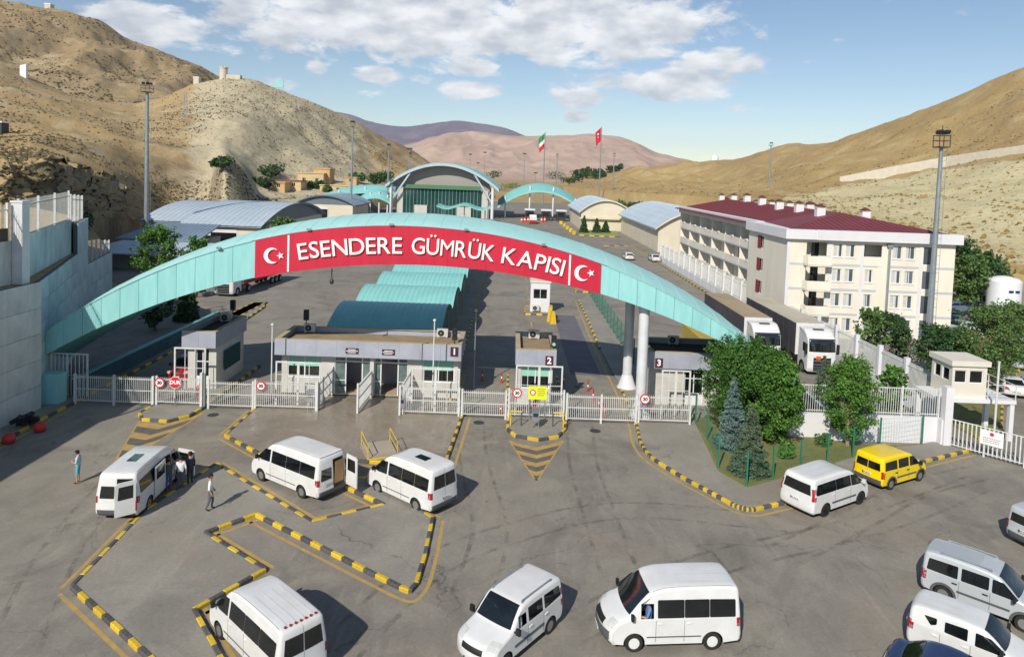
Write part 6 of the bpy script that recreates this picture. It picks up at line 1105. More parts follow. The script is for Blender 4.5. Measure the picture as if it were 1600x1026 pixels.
# ================================================================== TREES AND PLANTS
def leaf_mesh(C, S, rs, droop=0.0, aspect=1.6):
    """one small bent leaf face at each centre C with size S"""
    n = len(C); d = rs.normal(size=(n, 3)); d /= np.linalg.norm(d, axis=1)[:, None]; u = np.cross(d, rs.normal(size=(n, 3))); u /= np.linalg.norm(u, axis=1)[:, None]; v = np.cross(d, u)
    S = S[:, None]; a = C + u * S * aspect * .5; b = C + v * S * .5; c = C - u * S * aspect * .5; e = C - v * S * .5
    V = np.stack([a, b, c, e], 1).reshape(-1, 3); F = np.arange(4 * n).reshape(-1, 4); return V.tolist(), F.tolist()
def raw(name, V, F, mt, parent, **kw):
    me = bpy.data.meshes.new(name); me.from_pydata(V, [], F); me.materials.append(MATS[mt]); me.update(); return obj(name, me, parent, None, **kw)
def deciduous(label, loc, h, r, mt, seed, n=5200, leaf=.17, trunk=.14, base=.28, lean=0, bark='bark', group=None, lobes=26, name='tree', squash=1.0):
    rs = np.random.RandomState(seed); t = thing(name, label, 'tree', tuple(loc)[:3], rs.rand() * 6, group); q = MB(); lx, ly = .12 * r * rs.normal(size=2)
    tr = [np.array([0, 0, -.1]), np.array([lx * .4, ly * .4, h * base]), np.array([lx, ly, h * .55]), np.array([lx * 1.5, ly * 1.5, h * .9])]
    for k in range(3): q.tube(tr[k], tr[k + 1], trunk * (1.15 - .35 * k), trunk * (.8 - .33 * k), 8)
    cz = h * (base * .8 + 1) / 2; rz_ = (h - h * base * .8) / 2; nb = int(lobes * 1.5); C = []; S = []; per = max(6, int(n / nb / 1.15))
    for k in range(nb):
        f = (k + .5) / nb; a = k * 2.39996 + rs.normal() * .3; zs_ = h * (base * .7 + (.86 - base * .7) * f ** .9); up = .15 + .95 * f + .2 * rs.normal(); d = np.array([math.cos(a), math.sin(a), up]); d /= np.linalg.norm(d); st = tr[1] + (tr[3] - tr[1]) * max(0, min(1, (zs_ - h * base) / (h * .9 - h * base + 1e-6))); st[2] = zs_
        # reach the crown's uneven envelope
        L = 0.0; env = .78 + .34 * rs.rand()
        for s_ in np.linspace(.05, 2.4 * max(r, rz_), 40):
            p = st + d * s_; e2 = (p[0] / r) ** 2 + (p[1] / r) ** 2 + ((p[2] - cz) / rz_) ** 2
            if e2 > env: break
            L = s_
        L = max(L, .25 * r); tip = st + d * L; q.tube(st, st + d * L * .85, trunk * .28, trunk * .05, 5, caps=False); subs = 3 + int(3 * L / r)
        for j in range(subs):
            u0 = .3 + .7 * (j + rs.rand()) / subs; b0 = st + d * L * u0; sd_ = d + rs.normal(size=3) * .75; sd_[2] += .25; sd_ /= np.linalg.norm(sd_); l2 = L * (.28 + .3 * rs.rand()) * (1.15 - .4 * u0) + .12 * r; m_ = max(3, int(per / subs)); u = rs.rand(m_, 1) ** .7; C.append(b0 + sd_ * l2 * u + rs.normal(size=(m_, 3)) * (.07 * r + .05 * l2) * (1.15 - .5 * u)); S.append(leaf * (.55 + .9 * rs.rand(m_)))
            if j % 2 == 0: q.tube(b0, b0 + sd_ * l2 * .8, trunk * .1, trunk * .03, 4, caps=False)
    q.build('trunk', bark, t); V, F = leaf_mesh(np.concatenate(C), np.concatenate(S), rs); raw('crown', V, F, mt, t); return t
def conifer(label, loc, h, r, mt, seed, n=5200, leaf=.12, group=None, name='spruce_tree'):
    rs = np.random.RandomState(seed); t = thing(name, label, 'tree', (loc[0], loc[1], loc[2] if len(loc) > 2 else 0), rs.rand() * 6, group); q = MB(); q.tube((0, 0, -.1), (0, 0, h * .97), h * .022, .012, 7); C = []; S = []; tiers = int(h * 4.6)
    for k in range(tiers):
        f = k / tiers; z = h * (.06 + .92 * f); rr = r * (1 - f) ** .85 * (.88 + .2 * rs.rand()) + .05; nb = max(5, int(13 * (1 - f) + 4))
        for b_ in range(nb):
            a = rs.rand() * 6.28; L = rr * (.75 + .35 * rs.rand()); tip = np.array([math.cos(a) * L, math.sin(a) * L, z - L * .18 + .1 * rs.rand()]); rt = np.array([0, 0, z + L * .12]); m_ = max(4, int(n * L / (tiers * 6.2 * r * .62))); u = rs.rand(m_, 1) ** .65; p = rt + (tip - rt) * u; side = np.array([-math.sin(a), math.cos(a), 0]); p = p + side * rs.normal(size=(m_, 1)) * .12 * L + np.array([0, 0, 1]) * rs.normal(size=(m_, 1)) * .035; C.append(p); S.append(leaf * (.6 + .8 * rs.rand(m_)))
            if b_ % 3 == 0: q.tube(rt, tip, .018, .006, 4, caps=False)
    q.build('trunk', 'bark', t); V, F = leaf_mesh(np.concatenate(C), np.concatenate(S), rs, aspect=2.2); raw('crown', V, F, mt, t); return t
def bush(label, loc, h, r, mt, seed, n=700, leaf=.2, group=None, name='bush'):
    rs = np.random.RandomState(seed); t = thing(name, label, 'bush', (loc[0], loc[1], loc[2] if len(loc) > 2 else 0), 0, group); C = []; S = []; q = MB()
    for k in range(7):
        c = np.array([rs.normal() * r * .45, rs.normal() * r * .45, h * (.35 + .35 * rs.rand())]); m_ = n // 7; d = rs.normal(size=(m_, 3)); d /= np.linalg.norm(d, axis=1)[:, None]; C.append(c + d * (.3 + .7 * rs.rand(m_, 1) ** .5) * np.array([r * .5, r * .5, h * .42])); S.append(leaf * (.6 + .8 * rs.rand(m_))); q.tube((0, 0, -.1), tuple(c), .05, .02, 5)
    q.build('stem', 'bark', t); V, F = leaf_mesh(np.concatenate(C), np.concatenate(S), rs); raw('foliage', V, F, mt, t); return t
def gz(px, py, z=0): return tuple(G(px, py, z))
# lawn corner by the arch end
conifer('blue-grey spruce standing left in front of the big leafy trees', gz(1142, 702), 4.7, 1.15, 'needle_blue', 11, 15000, .06); conifer('greener and shorter spruce right of the blue one', gz(1170, 742), 4.2, 1.15, 'needle_green', 12, 15000, .06)
deciduous('big leafy green tree at the right end of the arch', (15.9, 44.4, 0), 6.3, 2.1, 'leaf_green', 21, 19000, .105, .16, .16, lobes=38); deciduous('leafy green tree pressed against the booth 3 wall, left of its group', (14.5, 45.5, 0), 6.2, 1.6, 'leaf_green', 22, 12000, .105, .13, .2, lobes=34); deciduous('broad leafy tree right of the spruces with low branches', (16.9, 43.7, 0), 5.7, 1.65, 'leaf_bright', 23, 18000, .105, .16, .10, lobes=38); deciduous('round leafy tree with a pale trunk before the garden wall', gz(1324, 699), 5.7, 1.5, 'leaf_bright', 24, 13000, .10, .11, .2, bark='bark_pale', lobes=36)
bush('small bright shrub at the foot of the broad leafy tree', gz(1228, 720), 1.3, .6, 'leaf_bright', 31, 500, .13); bush('low shrub beside the pale trunk', gz(1292, 700), .9, .5, 'leaf_green', 32, 400, .12)
conifer('small dark spruce below the hazard-plated lorry, left one', (22.6, 49.5), 4.6, 1.0, 'needle_green', 13, 6000, .08); conifer('small dark spruce below the hazard-plated lorry, right one', (24.9, 49.0), 4.0, .9, 'needle_green', 14, 6000, .08)
deciduous('slim green tree behind the picket wall, right of the lorry', (26.6, 47.8, 0), 4.4, .9, 'leaf_bright', 25, 2600, .15, .08, .12)
# dormitory garden
dg = 'trees in the dormitory garden'
deciduous('sparse tree in the dormitory garden, nearest the fence', (32.6, 62.5, 0), 5.8, 1.4, 'leaf_olive', 41, 1900, .2, .1, .25, group=dg, lobes=16); deciduous('dense dark tree in the dormitory garden, second from the fence', (34.8, 63.5, 0), 5.0, 1.7, 'leaf_dark', 42, 8500, .13, .12, .15, group=dg); deciduous('broad dark tree in the dormitory garden before the lighting mast', (37.2, 60.0, 0), 4.6, 2.0, 'leaf_dark', 43, 9000, .13, .13, .12, group=dg); deciduous('round tree in the dormitory garden, rightmost beside the mast', (40.0, 62.5, 0), 3.9, 1.6, 'leaf_olive', 44, 7500, .13, .12, .12, group=dg); bush('shrub climbing the yard fence below the mast', (31.3, 55.0, 0), 2.6, 1.0, 'leaf_dark', 45, 900, .18)
deciduous('parking lot tree with forked pale trunk beside the white saloon', gz(1545, 607), 6.6, 2.7, 'leaf_olive', 46, 11000, .13, .14, .28, bark='bark_pale', lobes=30); deciduous('second parking lot tree just behind the forked one', gz(1572, 585), 6.4, 2.2, 'leaf_olive', 47, 8000, .13, .12, .3, bark='bark_pale')
for k, (px, py, h, r) in enumerate(((1494, 478, 9.5, 3.0), (1512, 486, 7.5, 2.6), (1530, 482, 8.0, 3.0), (1545, 475, 6.5, 2.4))): deciduous(('tall', 'low brownish', 'broad', 'small')[k] + ' tree beyond the right corner of the dormitory', gz(px, py), h, r, 'leaf_dark' if k % 2 == 0 else 'leaf_olive', 50 + k, 2600, .28, .16, .2, group='trees beyond the dormitory')
bush('dark bush above the white tank at the right edge', gz(1597, 425), 3.4, 2.4, 'leaf_dark', 57, 900, .3)
# left, behind the arch
deciduous('bright green tree behind the left part of the arch, larger one', (-44.2, 88, 0), 8.2, 2.6, 'leaf_bright', 61, 10000, .16, .16, .15); deciduous('bright green tree behind the arch, right of the larger one', (-38.5, 86, 0), 7.4, 1.8, 'leaf_bright', 62, 7500, .16, .14, .15); conifer('dark small tree showing under the arch near the white lorry', (-33.6, 73, 0), 5.2, 1.3, 'leaf_dark', 63, 2600, .16); deciduous('shaded tree under the arch beside the boundary wall', (-34.4, 68, 0), 5.0, 1.6, 'leaf_dark', 64, 2600, .2, .12, .2); deciduous('green tree at the gable of the left hangar', (-43.5, 134, 0), 6.4, 3.0, 'leaf_olive', 65, 3200, .3, .15, .1); bush('dark bush at the end of the left retaining wall', (-62, 100, 6), 3.0, 2.2, 'leaf_dark', 66, 900, .25)
for k, px in enumerate((912, 932, 946)): conifer(('left', 'middle', 'right')[k] + ' small cone tree in the bed before the small hangar', gz(px, 364), 5.2 - .7 * k, 1.5, 'leaf_dark', 70 + k, 900, .3, 'cone trees before the small hangar')
# valley trees
rs = np.random.RandomState(99)
def hz(X, Y):                                            # rough terrain height below a far plant
    best = 0.0
    for nm in SURF:
        for A_, D_s, Z_ in SURF[nm]:
            k = np.argmin((A_ - X) ** 2 + (D_s - Y) ** 2); i, j = divmod(int(k), A_.shape[1])
            if abs(A_[i, j] - X) < 25 and abs(D_s[i, j] - Y) < 25 and 0 < j < A_.shape[1] - 4: best = max(best, float(Z_[i, j]))
    return best
for k in range(22):
    px = 896 + 4.2 * k + rs.rand() * 3; p = G(px, 301 - .05 * k); Y = p.y * (.92 + .16 * rs.rand()); X = p.x * Y / p.y
    deciduous(ORD[k] + ' dark poplar from the left in the valley row', (X, Y, hz(X, Y) - .3), 8 + 3 * rs.rand() - (0 if k < 14 else 3), 3.0, 'leaf_dark', 200 + k, 420, .95, .3, .05, group='valley poplars', lobes=10, name='poplar_tree')
for k, (px, py, Y, h, r) in enumerate(((1085, 316, 300, 5, 5), (1108, 318, 290, 4.5, 5), (1075, 320, 280, 4, 4), (1028, 308, 320, 6, 3.5), (988, 305, 350, 5, 4), (1000, 304, 360, 5, 4), (970, 303, 380, 5, 5), (424, 280, 288, 6, 5), (410, 284, 272, 4, 4), (560, 288, 325, 5, 4), (585, 288, 330, 6, 5), (496, 288, 296, 3.5, 3), (512, 290, 292, 3, 3), (598, 285, 360, 6, 6), (770, 277, 700, 9, 10), (800, 277, 700, 8, 12), (870, 272, 720, 10, 14), (905, 262, 760, 9, 10), (925, 260, 760, 8, 10), (890, 285, 560, 6, 8), (350, 300, 215, 3, 4))):
    p = AT(px, py, Y); zb = max(0, hz(p.x, Y)); bush(['largest bush behind the dormitory roof', 'bush right of the largest one behind the dormitory roof', 'bush left of the largest one behind the dormitory roof', 'lone round bush on the field left of the dormitory', 'dark bush ending the poplar row', 'second dark bush beyond the poplar row', 'bush in front of the last poplars', 'big dark bush above the left village house', 'smaller bush beside the leftmost village house', 'bush behind the thin mast in the village', 'bush right of the village huts', 'bush in front of the taller ochre house', 'small bush below the ochre house', 'dark bush above the left canopy', 'dark tree mass left of the green flag pole', 'dark tree mass behind the right canopy', 'dark tree mass beside the valley road', 'tree clump on the rise by the valley road', 'second tree clump on the rise by the valley road', 'low bush right of the right canopy', 'bush on the rocks above the left hangar'][k], (p.x, Y, zb - .2), h, r, 'leaf_dark' if k % 3 else 'leaf_olive', 300 + k, 500, .7, 'far bushes in the valley')

# ================================================================== MASTS, FLAGS, SIGNS
def mast(label, X, Y, h, r=.34, z=0):
    t = thing('lighting_mast', label, 'lighting mast', (X, Y, z), 0, 'high lighting masts'); q = MB(); q.tube((0, 0, 0), (0, 0, h - 1.6), r, r * .55, 12); q.build('pole', 'metal_grey', t, 60); q = MB(); s = r * 1.75
    q.box(-s, s, -s, s, h - 1.7, h - 1.6); 
    for a in (-1, 1):
        for b_ in (-1, 1): q.bar((a * s * .95, b_ * s * .95, h - 1.6), (a * s * .95, b_ * s * .95, h - .4), .06)
    for z_ in (h - 1.0, h - .45):
        q.bar((-s, -s, z_), (s, -s, z_), .05); q.bar((-s, s, z_), (s, s, z_), .05); q.bar((-s, -s, z_), (-s, s, z_), .05); q.bar((s, -s, z_), (s, s, z_), .05)
    pf = q.build('platform', 'metal_dark', t)
    for a, b_ in ((-.6, -.6), (.5, -.8), (.6, .4), (-.3, .6)): q = MB(Matrix.Translation((a * s, b_ * s, h - .1)) @ Matrix.Rotation(R(35), 4, 'X')); q.box(-.24, .24, -.1, .1, -.2, .2); q.build('floodlight', 'metal_dark', pf)
    q = MB(); q.tube((0, 0, h - .4), (0, 0, h + .6), .04); q.build('lightning_rod', 'metal_dark', pf); q = MB()
    for k in range(int(h / .9)): q.box(r * 1.0, r * 1.0 + .28, -.02, .02, 1.5 + .9 * k, 1.54 + .9 * k)
    q.bar((r + .28, 0, 1.5), (r + .28, 0, h - 1.7), .03); q.build('ladder', 'metal_grey', t, kind='stuff'); return t
mast('tall grey lighting mast in front of the left hangars', -66.6, 128, 30.6, .46); pm = AT(1450, 540, 73.0); mast('tall grey lighting mast before the dormitory front', pm.x, 73.0, AT(1470, 205, 73.0).z, .33); mast('thinner lighting mast behind the arch, right of the doored hangar', -53.2, 232, 32, .42); mast('lighting mast just left of the customs hall', -46.5, 262, 26, .36); mast('faint lighting mast on the hill side behind the customs hall', -44, 300, 24, .3); mast('lighting mast right of the red flag pole', 61, 430, 31.5, .45); mast('lighting mast above the dormitory roof', 135, 372, 38, .5, 0); mast('lighting mast between the two flag poles', 27, 440, 30, .4)
for k, (px, top, Y) in enumerate(((735, 241, 560), (758, 238, 540), (747, 254, 620), (820, 240, 520), (837, 270, 480), (640, 232, 330))): p = AT(px, top, Y); t = thing('lamp_post', ['lamp post above the right half of the customs hall roof', 'lamp post right above the customs hall crest', 'short lamp post between two others over the customs hall', 'thin lamp post left of the green white and red flag', 'short thin lamp post over the right canopy', 'thin lamp post before the left hill tail'][k], 'lamp post', (p.x, Y, 0), 0, 'far lamp posts'); q = MB(); q.tube((0, 0, 0), (0, 0, p.z), .28, .16, 6); q.build('pole', 'metal_grey', t); q = MB(); q.box(-1.3, 1.3, -.4, .4, p.z - .5, p.z + .3); q.build('lamp_head', 'metal_dark', t)
def flag(label, X, Y, h, kind):
    t = thing('flag_pole', label, 'flag', (X, Y, 0)); q = MB(); q.tube((0, 0, 0), (0, 0, h), .42, .22, 10); q.build('pole', 'metal_grey', t)
    L, Hh = 5.2, 10.0                                       # limp flag hanging beside its pole in folds
    def P(u, v): w = math.sin(u * 9 + v * 2) * .5; return (-.3 - u * 3.4 * (1 - .25 * v) , w * .8, h - .4 - v * Hh * .8 - u * 3.2)
    bands = ((0, 1, 'flag_red'),) if kind == 'tr' else ((0, .42, 'flag_green'), (.42, .68, 'flag_white'), (.68, 1, 'flag_red'))
    cl = None
    for a, b_, m_ in bands:
        q = MB(); rows = [[P(u / 10, a + (b_ - a) * v / 8) for v in range(9)] for u in range(11)]; q.grid(rows); o = q.build('flag_cloth', m_, t, 180)
    if kind == 'tr':
        for v, r_, n in ((.30, .55, 'crescent'), (.52, .3, 'star')): p = P(.55, v); q = MB(); q.lathe([(r_, 0), (r_, -.06), (0, -.06)], (p[0], p[1] - .5, p[2]), 10, 'y'); q.build(n, 'flag_white', t)
pf_ = AT(936, 300, 420); flag('tall pole with a limp red flag', pf_.x, 420, 46.5, 'tr'); p = AT(852, 207, 400); flag('tall pole with a limp green white and red flag', p.x, 400, p.z, 'ir')
def road_sign(label, X, Y, z, r, kind, pole=0):
    t = thing('road_sign', label, 'sign', (X, Y, 0)); 
    if pole: q = MB(); q.tube((0, .03, 0), (0, .03, z + r), .03); q.build('pole', 'metal_grey', t)
    if kind == 'stop':
        q = MB(); q.prism_y([(r * 1.04 * math.cos(R(22.5 + 45 * k)), z + r * 1.04 * math.sin(R(22.5 + 45 * k))) for k in range(8)], -.03, 0); d = q.build('plate', 'sign_white', t); q = MB(); q.prism_y([(r * .98 * math.cos(R(22.5 + 45 * k)), z + r * .98 * math.sin(R(22.5 + 45 * k))) for k in range(8)], -.036, -.03); q.build('face', 'sign_red', d); lettering('text', 'DUR', r * .82, .01, 'sign_white', d, Matrix.Translation((0, -.045, z)) @ FRONT, .012)
    else:
        q = MB(); q.lathe([(r, 0), (r, -.03), (0, -.03)], (0, 0, z), 24, 'y'); d = q.build('plate', 'sign_red', t); q = MB(); q.lathe([(r * .74, -.03), (r * .74, -.038), (0, -.038)], (0, 0, z), 24, 'y'); q.build('face', 'sign_white', d); lettering('text', '30', r * .95, .01, 'ink_black', d, Matrix.Translation((0, -.05, z)) @ FRONT, .012)
    return t
road_sign('round red ringed 30 sign left of the stop sign', -23.2, 46.5, 1.72, .34, '30'); road_sign('red octagonal stop sign reading DUR', -22.15, 46.5, 1.78, .41, 'stop', 1); road_sign('round red ringed 30 sign at the left end of the booth 1 fence', -16.4, 46.5, 1.75, .32, '30'); road_sign('round red ringed 30 sign left of the yellow-green notice', .78, 46.5, 1.9, .32, '30'); road_sign('round red ringed 30 sign in front of the near arch pillar', 9.35, 46.4, 1.82, .35, '30')
t = thing('notice_board', 'yellow-green notice with a small round symbol on the booth 2 fence', 'sign', (2.15, 46.5, 0)); q = MB(); q.box(-.62, .62, -.03, 0, 1.5, 2.4); d = q.build('board', 'sign_lime', t); q = MB(); q.lathe([(.2, 0), (.2, -.02), (0, -.02)], (-.32, -.03, 1.98), 16, 'y'); d2 = q.build('symbol', 'sign_red', d); q = MB(); q.lathe([(.13, -.02), (.13, -.026), (0, -.026)], (-.32, -.03, 1.98), 14, 'y'); q.build('symbol_face', 'sign_white', d) if True else None
q = MB()
for r_, a, b_ in ((2.22, 0, .5), (2.08, 0, .46), (1.94, 0, .5), (1.8, 0, .42)):
    xx_ = a
    while xx_ < b_: w_ = random.uniform(.04, .09); q.box(xx_, xx_ + w_, -.036, -.03, r_ - .03, r_ + .03); xx_ += w_ + .025
q.build('print', mat('ink_olive', '#8a8f20', .6, 0), d, kind='stuff')
for x in (-.5, .5): q = MB(); q.tube((x, .02, 0), (x, .02, 1.55), .025); q.build('leg', 'metal_grey', t)
q = thing('notice_board', 'white notice sheet with red emblem hanging on the right-hand gate', 'sign', (30.15, 42.75, 0), math.atan2(41.74 - 43.84, 31.01 - 29.26)); m_ = MB(); m_.box(-.62, .62, -.12, -.1, .85, 1.75); d = m_.build('board', 'sign_white', q); m_ = MB(); m_.lathe([(.12, -.12), (.12, -.13), (0, -.13)], (0, 0, 1.55), 12, 'y'); m_.build('emblem', 'sign_red', d); m_ = MB()
for r_ in (1.28, 1.16, 1.04):
    xx_ = -.45
    while xx_ < .42: w_ = random.uniform(.03, .08); m_.box(xx_, xx_ + w_, -.126, -.12, r_ - .025, r_ + .025); xx_ += w_ + .03
m_.build('print', 'plastic_grey', d, kind='stuff')
# right-hand gate and guard tower
fence('sliding_gate', 'white barred gate standing half open at the right beside the guard tower', (28.5, 44.6), (31.3, 41.5), 1.85, .1, .1, 3, .22, (.08, .95), .07, 'gate', None, False)
gt = thing('guard_tower', 'beige guard cabin raised on a white steel platform by the right gate', 'guard tower', (30.9, 47.3, 0)); z0 = 2.75
q = MB(); q.box(-2.3, 2.9, -1.4, 1.4, z0 - .25, z0); q.build('platform', 'plaster_white', gt)
for x, y in ((-2.1, -1.2), (2.7, -1.2), (2.7, 1.2), (-2.1, 1.2)): q = MB(); q.box(x - .14, x + .14, y - .14, y + .14, 0, z0 - .25); q.build('leg', 'plaster_white', gt)
Tq = Matrix.Translation((-1.3, -1.15, z0)); q = MB(); wall_holes(q, 2.3, 2.15, [(.15, .95, 1.0, 1.85), (1.15, 2.05, 1.0, 1.85)], .1, 0, 0, Tq); wall_holes(q, 2.3, 2.15, [(.3, 1.0, 1.0, 1.85), (1.2, 1.95, 1.0, 1.85)], .1, 0, 0, Matrix.Translation((-1.3, 1.15, z0)) @ Matrix.Rotation(R(-90), 4, 'Z')); q.add([(1.0, -1.15, z0), (1.0, 1.15, z0), (1.0, 1.15, z0 + 2.15), (1.0, -1.15, z0 + 2.15)], [(0, 1, 2, 3)]); q.add([(1.0, 1.15, z0), (-1.3, 1.15, z0), (-1.3, 1.15, z0 + 2.15), (1.0, 1.15, z0 + 2.15)], [(0, 1, 2, 3)]); cb = q.build('cabin_wall', 'hut_beige', gt)
for a, b_ in ((.15, .95), (1.15, 2.05)): window(gt, Tq, a, b_, 1.0, 1.85, .1, .05, 0, 'glass_dark')
for a, b_ in ((.3, 1.0), (1.2, 1.95)): window(gt, Matrix.Translation((-1.3, 1.15, z0)) @ Matrix.Rotation(R(-90), 4, 'Z'), a, b_, 1.0, 1.85, .1, .05, 0, 'glass_dark')
q = MB(); q.box(-1.45, 1.15, -1.3, 1.3, z0 + 2.15, z0 + 2.5); q.build('roof', 'hut_beige', gt)
for a, b_ in (((1.0, -1.35), (2.85, -1.35)), ((2.85, -1.35), (2.85, 1.35)), ((2.85, 1.35), (1.0, 1.35))):
    for z in (.5, 1.0): q = MB(); q.bar((*a, z0 + z), (*b_, z0 + z), .04); q.build('railing', 'fence_white', gt)
for x, y in ((1.0, -1.35), (2.85, -1.35), (2.85, 1.35)): q = MB(); q.bar((x, y, z0), (x, y, z0 + 1.02), .045); q.build('railing_post', 'fence_white', gt)
t = thing('slim_pole', 'slim white pole standing before the guard tower', 'pole', (31.55, 44.6, 0)); q = MB(); q.tube((0, 0, 0), (0, 0, 5.6), .07, .06, 10); q.build('pole', 'fence_white', t); q = MB(); q.lathe([(.09, 0), (.09, .06), (0, .07)], (0, 0, 5.6), 10); q.build('cap', 'fence_white', t)
for lb, x, y, h in (('slim white pole left of booth 1', -16.35, 48.4, 5.4), ('thin lamp pole in front of the right window of booth 1', -5.05, 48.0, 6.2), ('thin grey pole left of the lane to booth 2', -2.45, 53.0, 6.0)):
    t = thing('slim_pole', lb, 'pole', (x, y, 0)); q = MB(); q.tube((0, 0, 0), (0, 0, h), .055, .045, 8); q.build('pole', 'fence_white' if 'grey' not in lb else 'metal_grey', t); q = MB(); q.lathe([(.0, -.02), (.11, .04), (.11, .14), (0, .2)], (0, 0, h), 10); q.build('cap', 'fence_white', t)
# green wire fence round the lawn
gp = GP((1086, 664), (1104, 690), (1122, 735), (1166, 763), (1207, 753), (1250, 741), (1292, 730), (1332, 718), (1374, 702), (1440, 696)); t = thing('wire_fence', 'green wire mesh fence with slim posts around the lawn corner', 'fence', (gp[0][0], gp[0][1], 0))
for i, p in enumerate(gp):
    dx, dy = p[0] - gp[0][0], p[1] - gp[0][1]; q = MB(); q.box(dx - .04, dx + .04, dy - .04, dy + .04, 0, 2.05); q.build('post', 'mesh_green', t)
    if i < len(gp) - 1:
        ex, ey = gp[i + 1][0] - gp[0][0], gp[i + 1][1] - gp[0][1]; q = MB(); n = int(math.hypot(ex - dx, ey - dy) / .2)
        for k in range(n): f = k / n; q.box(dx + (ex - dx) * f - .003, dx + (ex - dx) * f + .003, dy + (ey - dy) * f - .003, dy + (ey - dy) * f + .003, .15, 1.95)
        for k in range(7): q.bar((dx, dy, .15 + .3 * k), (ex, ey, .15 + .3 * k), .006)
        q.build('wire_mesh', 'mesh_green', t, kind='stuff')
t = thing('wire_fence', 'green wire mesh fence along the lane behind the pillars', 'fence', (11.3, 62, 0))
for k in range(16): q = MB(); q.box(-.05, .05, 2.5 * k - .05, 2.5 * k + .05, 0, 2.3); q.build('post', 'mesh_green', t)
q = MB()
for k in range(190): q.box(-.004, .004, .2 * k - .004, .2 * k + .004, .2, 2.2)
for z in (.3, .9, 1.5, 2.1): q.bar((0, 0, z), (0, 37.5, z), .012)
q.build('wire_mesh', 'mesh_green', t, kind='stuff')
# ramp with yellow rails, turnstile posts, bollards, cones, extinguisher, barrels
rp_ = G(590, 712); t = thing('access_ramp', 'small ramp with two yellow tube handrails beside the roof-hatched minibus', 'ramp', (rp_.x + .2, rp_.y - .1, .13), R(24)); q = MB(); q.add([(-.9, -.5, 0), (.9, -.5, 0), (.9, 1.4, 0), (-.9, 1.4, 0), (-.9, 1.4, .25), (.9, 1.4, .25)], [(3, 2, 1, 0), (0, 1, 5, 4), (2, 3, 4, 5), (1, 2, 5), (3, 0, 4)]); q.build('ramp_plate', 'concrete_pave', t); q = MB(); q.box(-.9, .9, -.62, -.502, 0, .06); q.build('ramp_edge', 'rail_yellow', t)
for x in (-.85, .85):
    q = MB(); q.tube((x, 1.3, 0), (x, 1.3, 1.0), .025); q.tube((x, -.5, 0), (x, -.5, .8), .025); q.tube((x, 1.3, 1.0), (x, -.5, .8), .025); q.tube((x, 1.3, .55), (x, -.5, .4), .02); q.build('handrail', 'rail_yellow', t)
for lb, px, py in (('card reader stand left of the left doorway', 485, 641), ('card reader stand right of the right doorway', 627, 650), ('card reader stand on the tip of the booth 2 island', 836, 672)):
    c = G(px, py); t = thing('card_reader', lb, 'card reader', (c.x, c.y, .13)); 
    for x in (-.2, .2): q = MB(); q.box(x - .03, x + .03, -.03, .03, 0, .5); q.build('leg', 'steel', t)
    q = MB(); q.box(-.24, .24, -.16, .16, .5, 1.15); q.add([(-.24, -.16, 1.15), (.24, -.16, 1.15), (.24, .16, 1.3), (-.24, .16, 1.3)], [(0, 1, 2, 3)]); q.build('cabinet', 'steel', t); q = MB(); q.box(-.16, .16, -.175, -.16, .8, 1.05); q.build('screen', 'paint_blue', t)
for lb, x, y in (('left black and yellow tube guard on the booth 2 island', .75, 45.2), ('right black and yellow tube guard on the booth 2 island', 3.5, 45.2)):
    t = thing('tube_guard', lb, 'barrier', (x, y, .13)); s_ = -1 if x < 2 else 1; q = MB(); q.tube((-.35 * s_ * -1, 0, 0), (-.35 * s_ * -1, 0, .95), .045); q.tube((.35 * s_, 0, .95), (-.35 * s_, 0, .95), .045); q.build('tube', 'rail_yellow', t); q = MB(); q.tube((-.35 * s_, 0, .95), (-.35 * s_, 0, 0), .045); q.build('tube', 'kerb_black', t)
for k, (x, y) in enumerate(((6.95, 48.2), (6.7, 49.6), (6.5, 51.4), (6.35, 53.6), (-1.9, 55.5), (-.3, 47.6), (-.35, 55.0), (4.6, 55.2))):
    t = thing('bollard', ['red and white bollard nearest the gate right of booth 2', 'red and white bollard, second from the gate right of booth 2', 'red and white bollard, third from the gate right of booth 2', 'red and white bollard, farthest right of booth 2', 'red bollard in the shade left of the booth 2 lane', 'red and white bollard at the gate left of booth 2', 'red bollard at the far left corner of booth 2', 'red bollard at the far right corner of booth 2'][k], 'bollard', (x, y, 0), 0, 'red and white lane bollards'); q = MB(); q.lathe([(.16, 0), (.16, .05), (.06, .07), (.055, .35)], n=10); q.build('base', 'safety_red', t); q = MB(); q.lathe([(.055, .35), (.055, .5)], n=10); q.build('band', 'sign_white', t); q = MB(); q.lathe([(.055, .5), (.055, .85), (.03, .9), (0, .9)], n=10); q.build('top', 'safety_red', t)
for lb, x, y in (('red fire extinguisher in front of booth 2', 2.1, 47.5), ('red fire extinguisher in front of the left booth door', -21.2, 48.0)):
    t = thing('fire_extinguisher', lb, 'extinguisher', (x, y, .15)); q = MB(); q.lathe([(.2, 0), (.22, .05), (.22, .85), (.14, 1.0), (.06, 1.05), (0, 1.06)], n=14); q.build('cylinder', 'safety_red', t, 40); q = MB(); q.tube((0, 0, 1.05), (0, 0, 1.18), .03); q.tube((0, 0, 1.15), (.2, -.1, 1.0), .02); q.tube((.2, -.1, 1.0), (.24, -.1, .5), .02); q.build('valve', 'plastic_black', t)
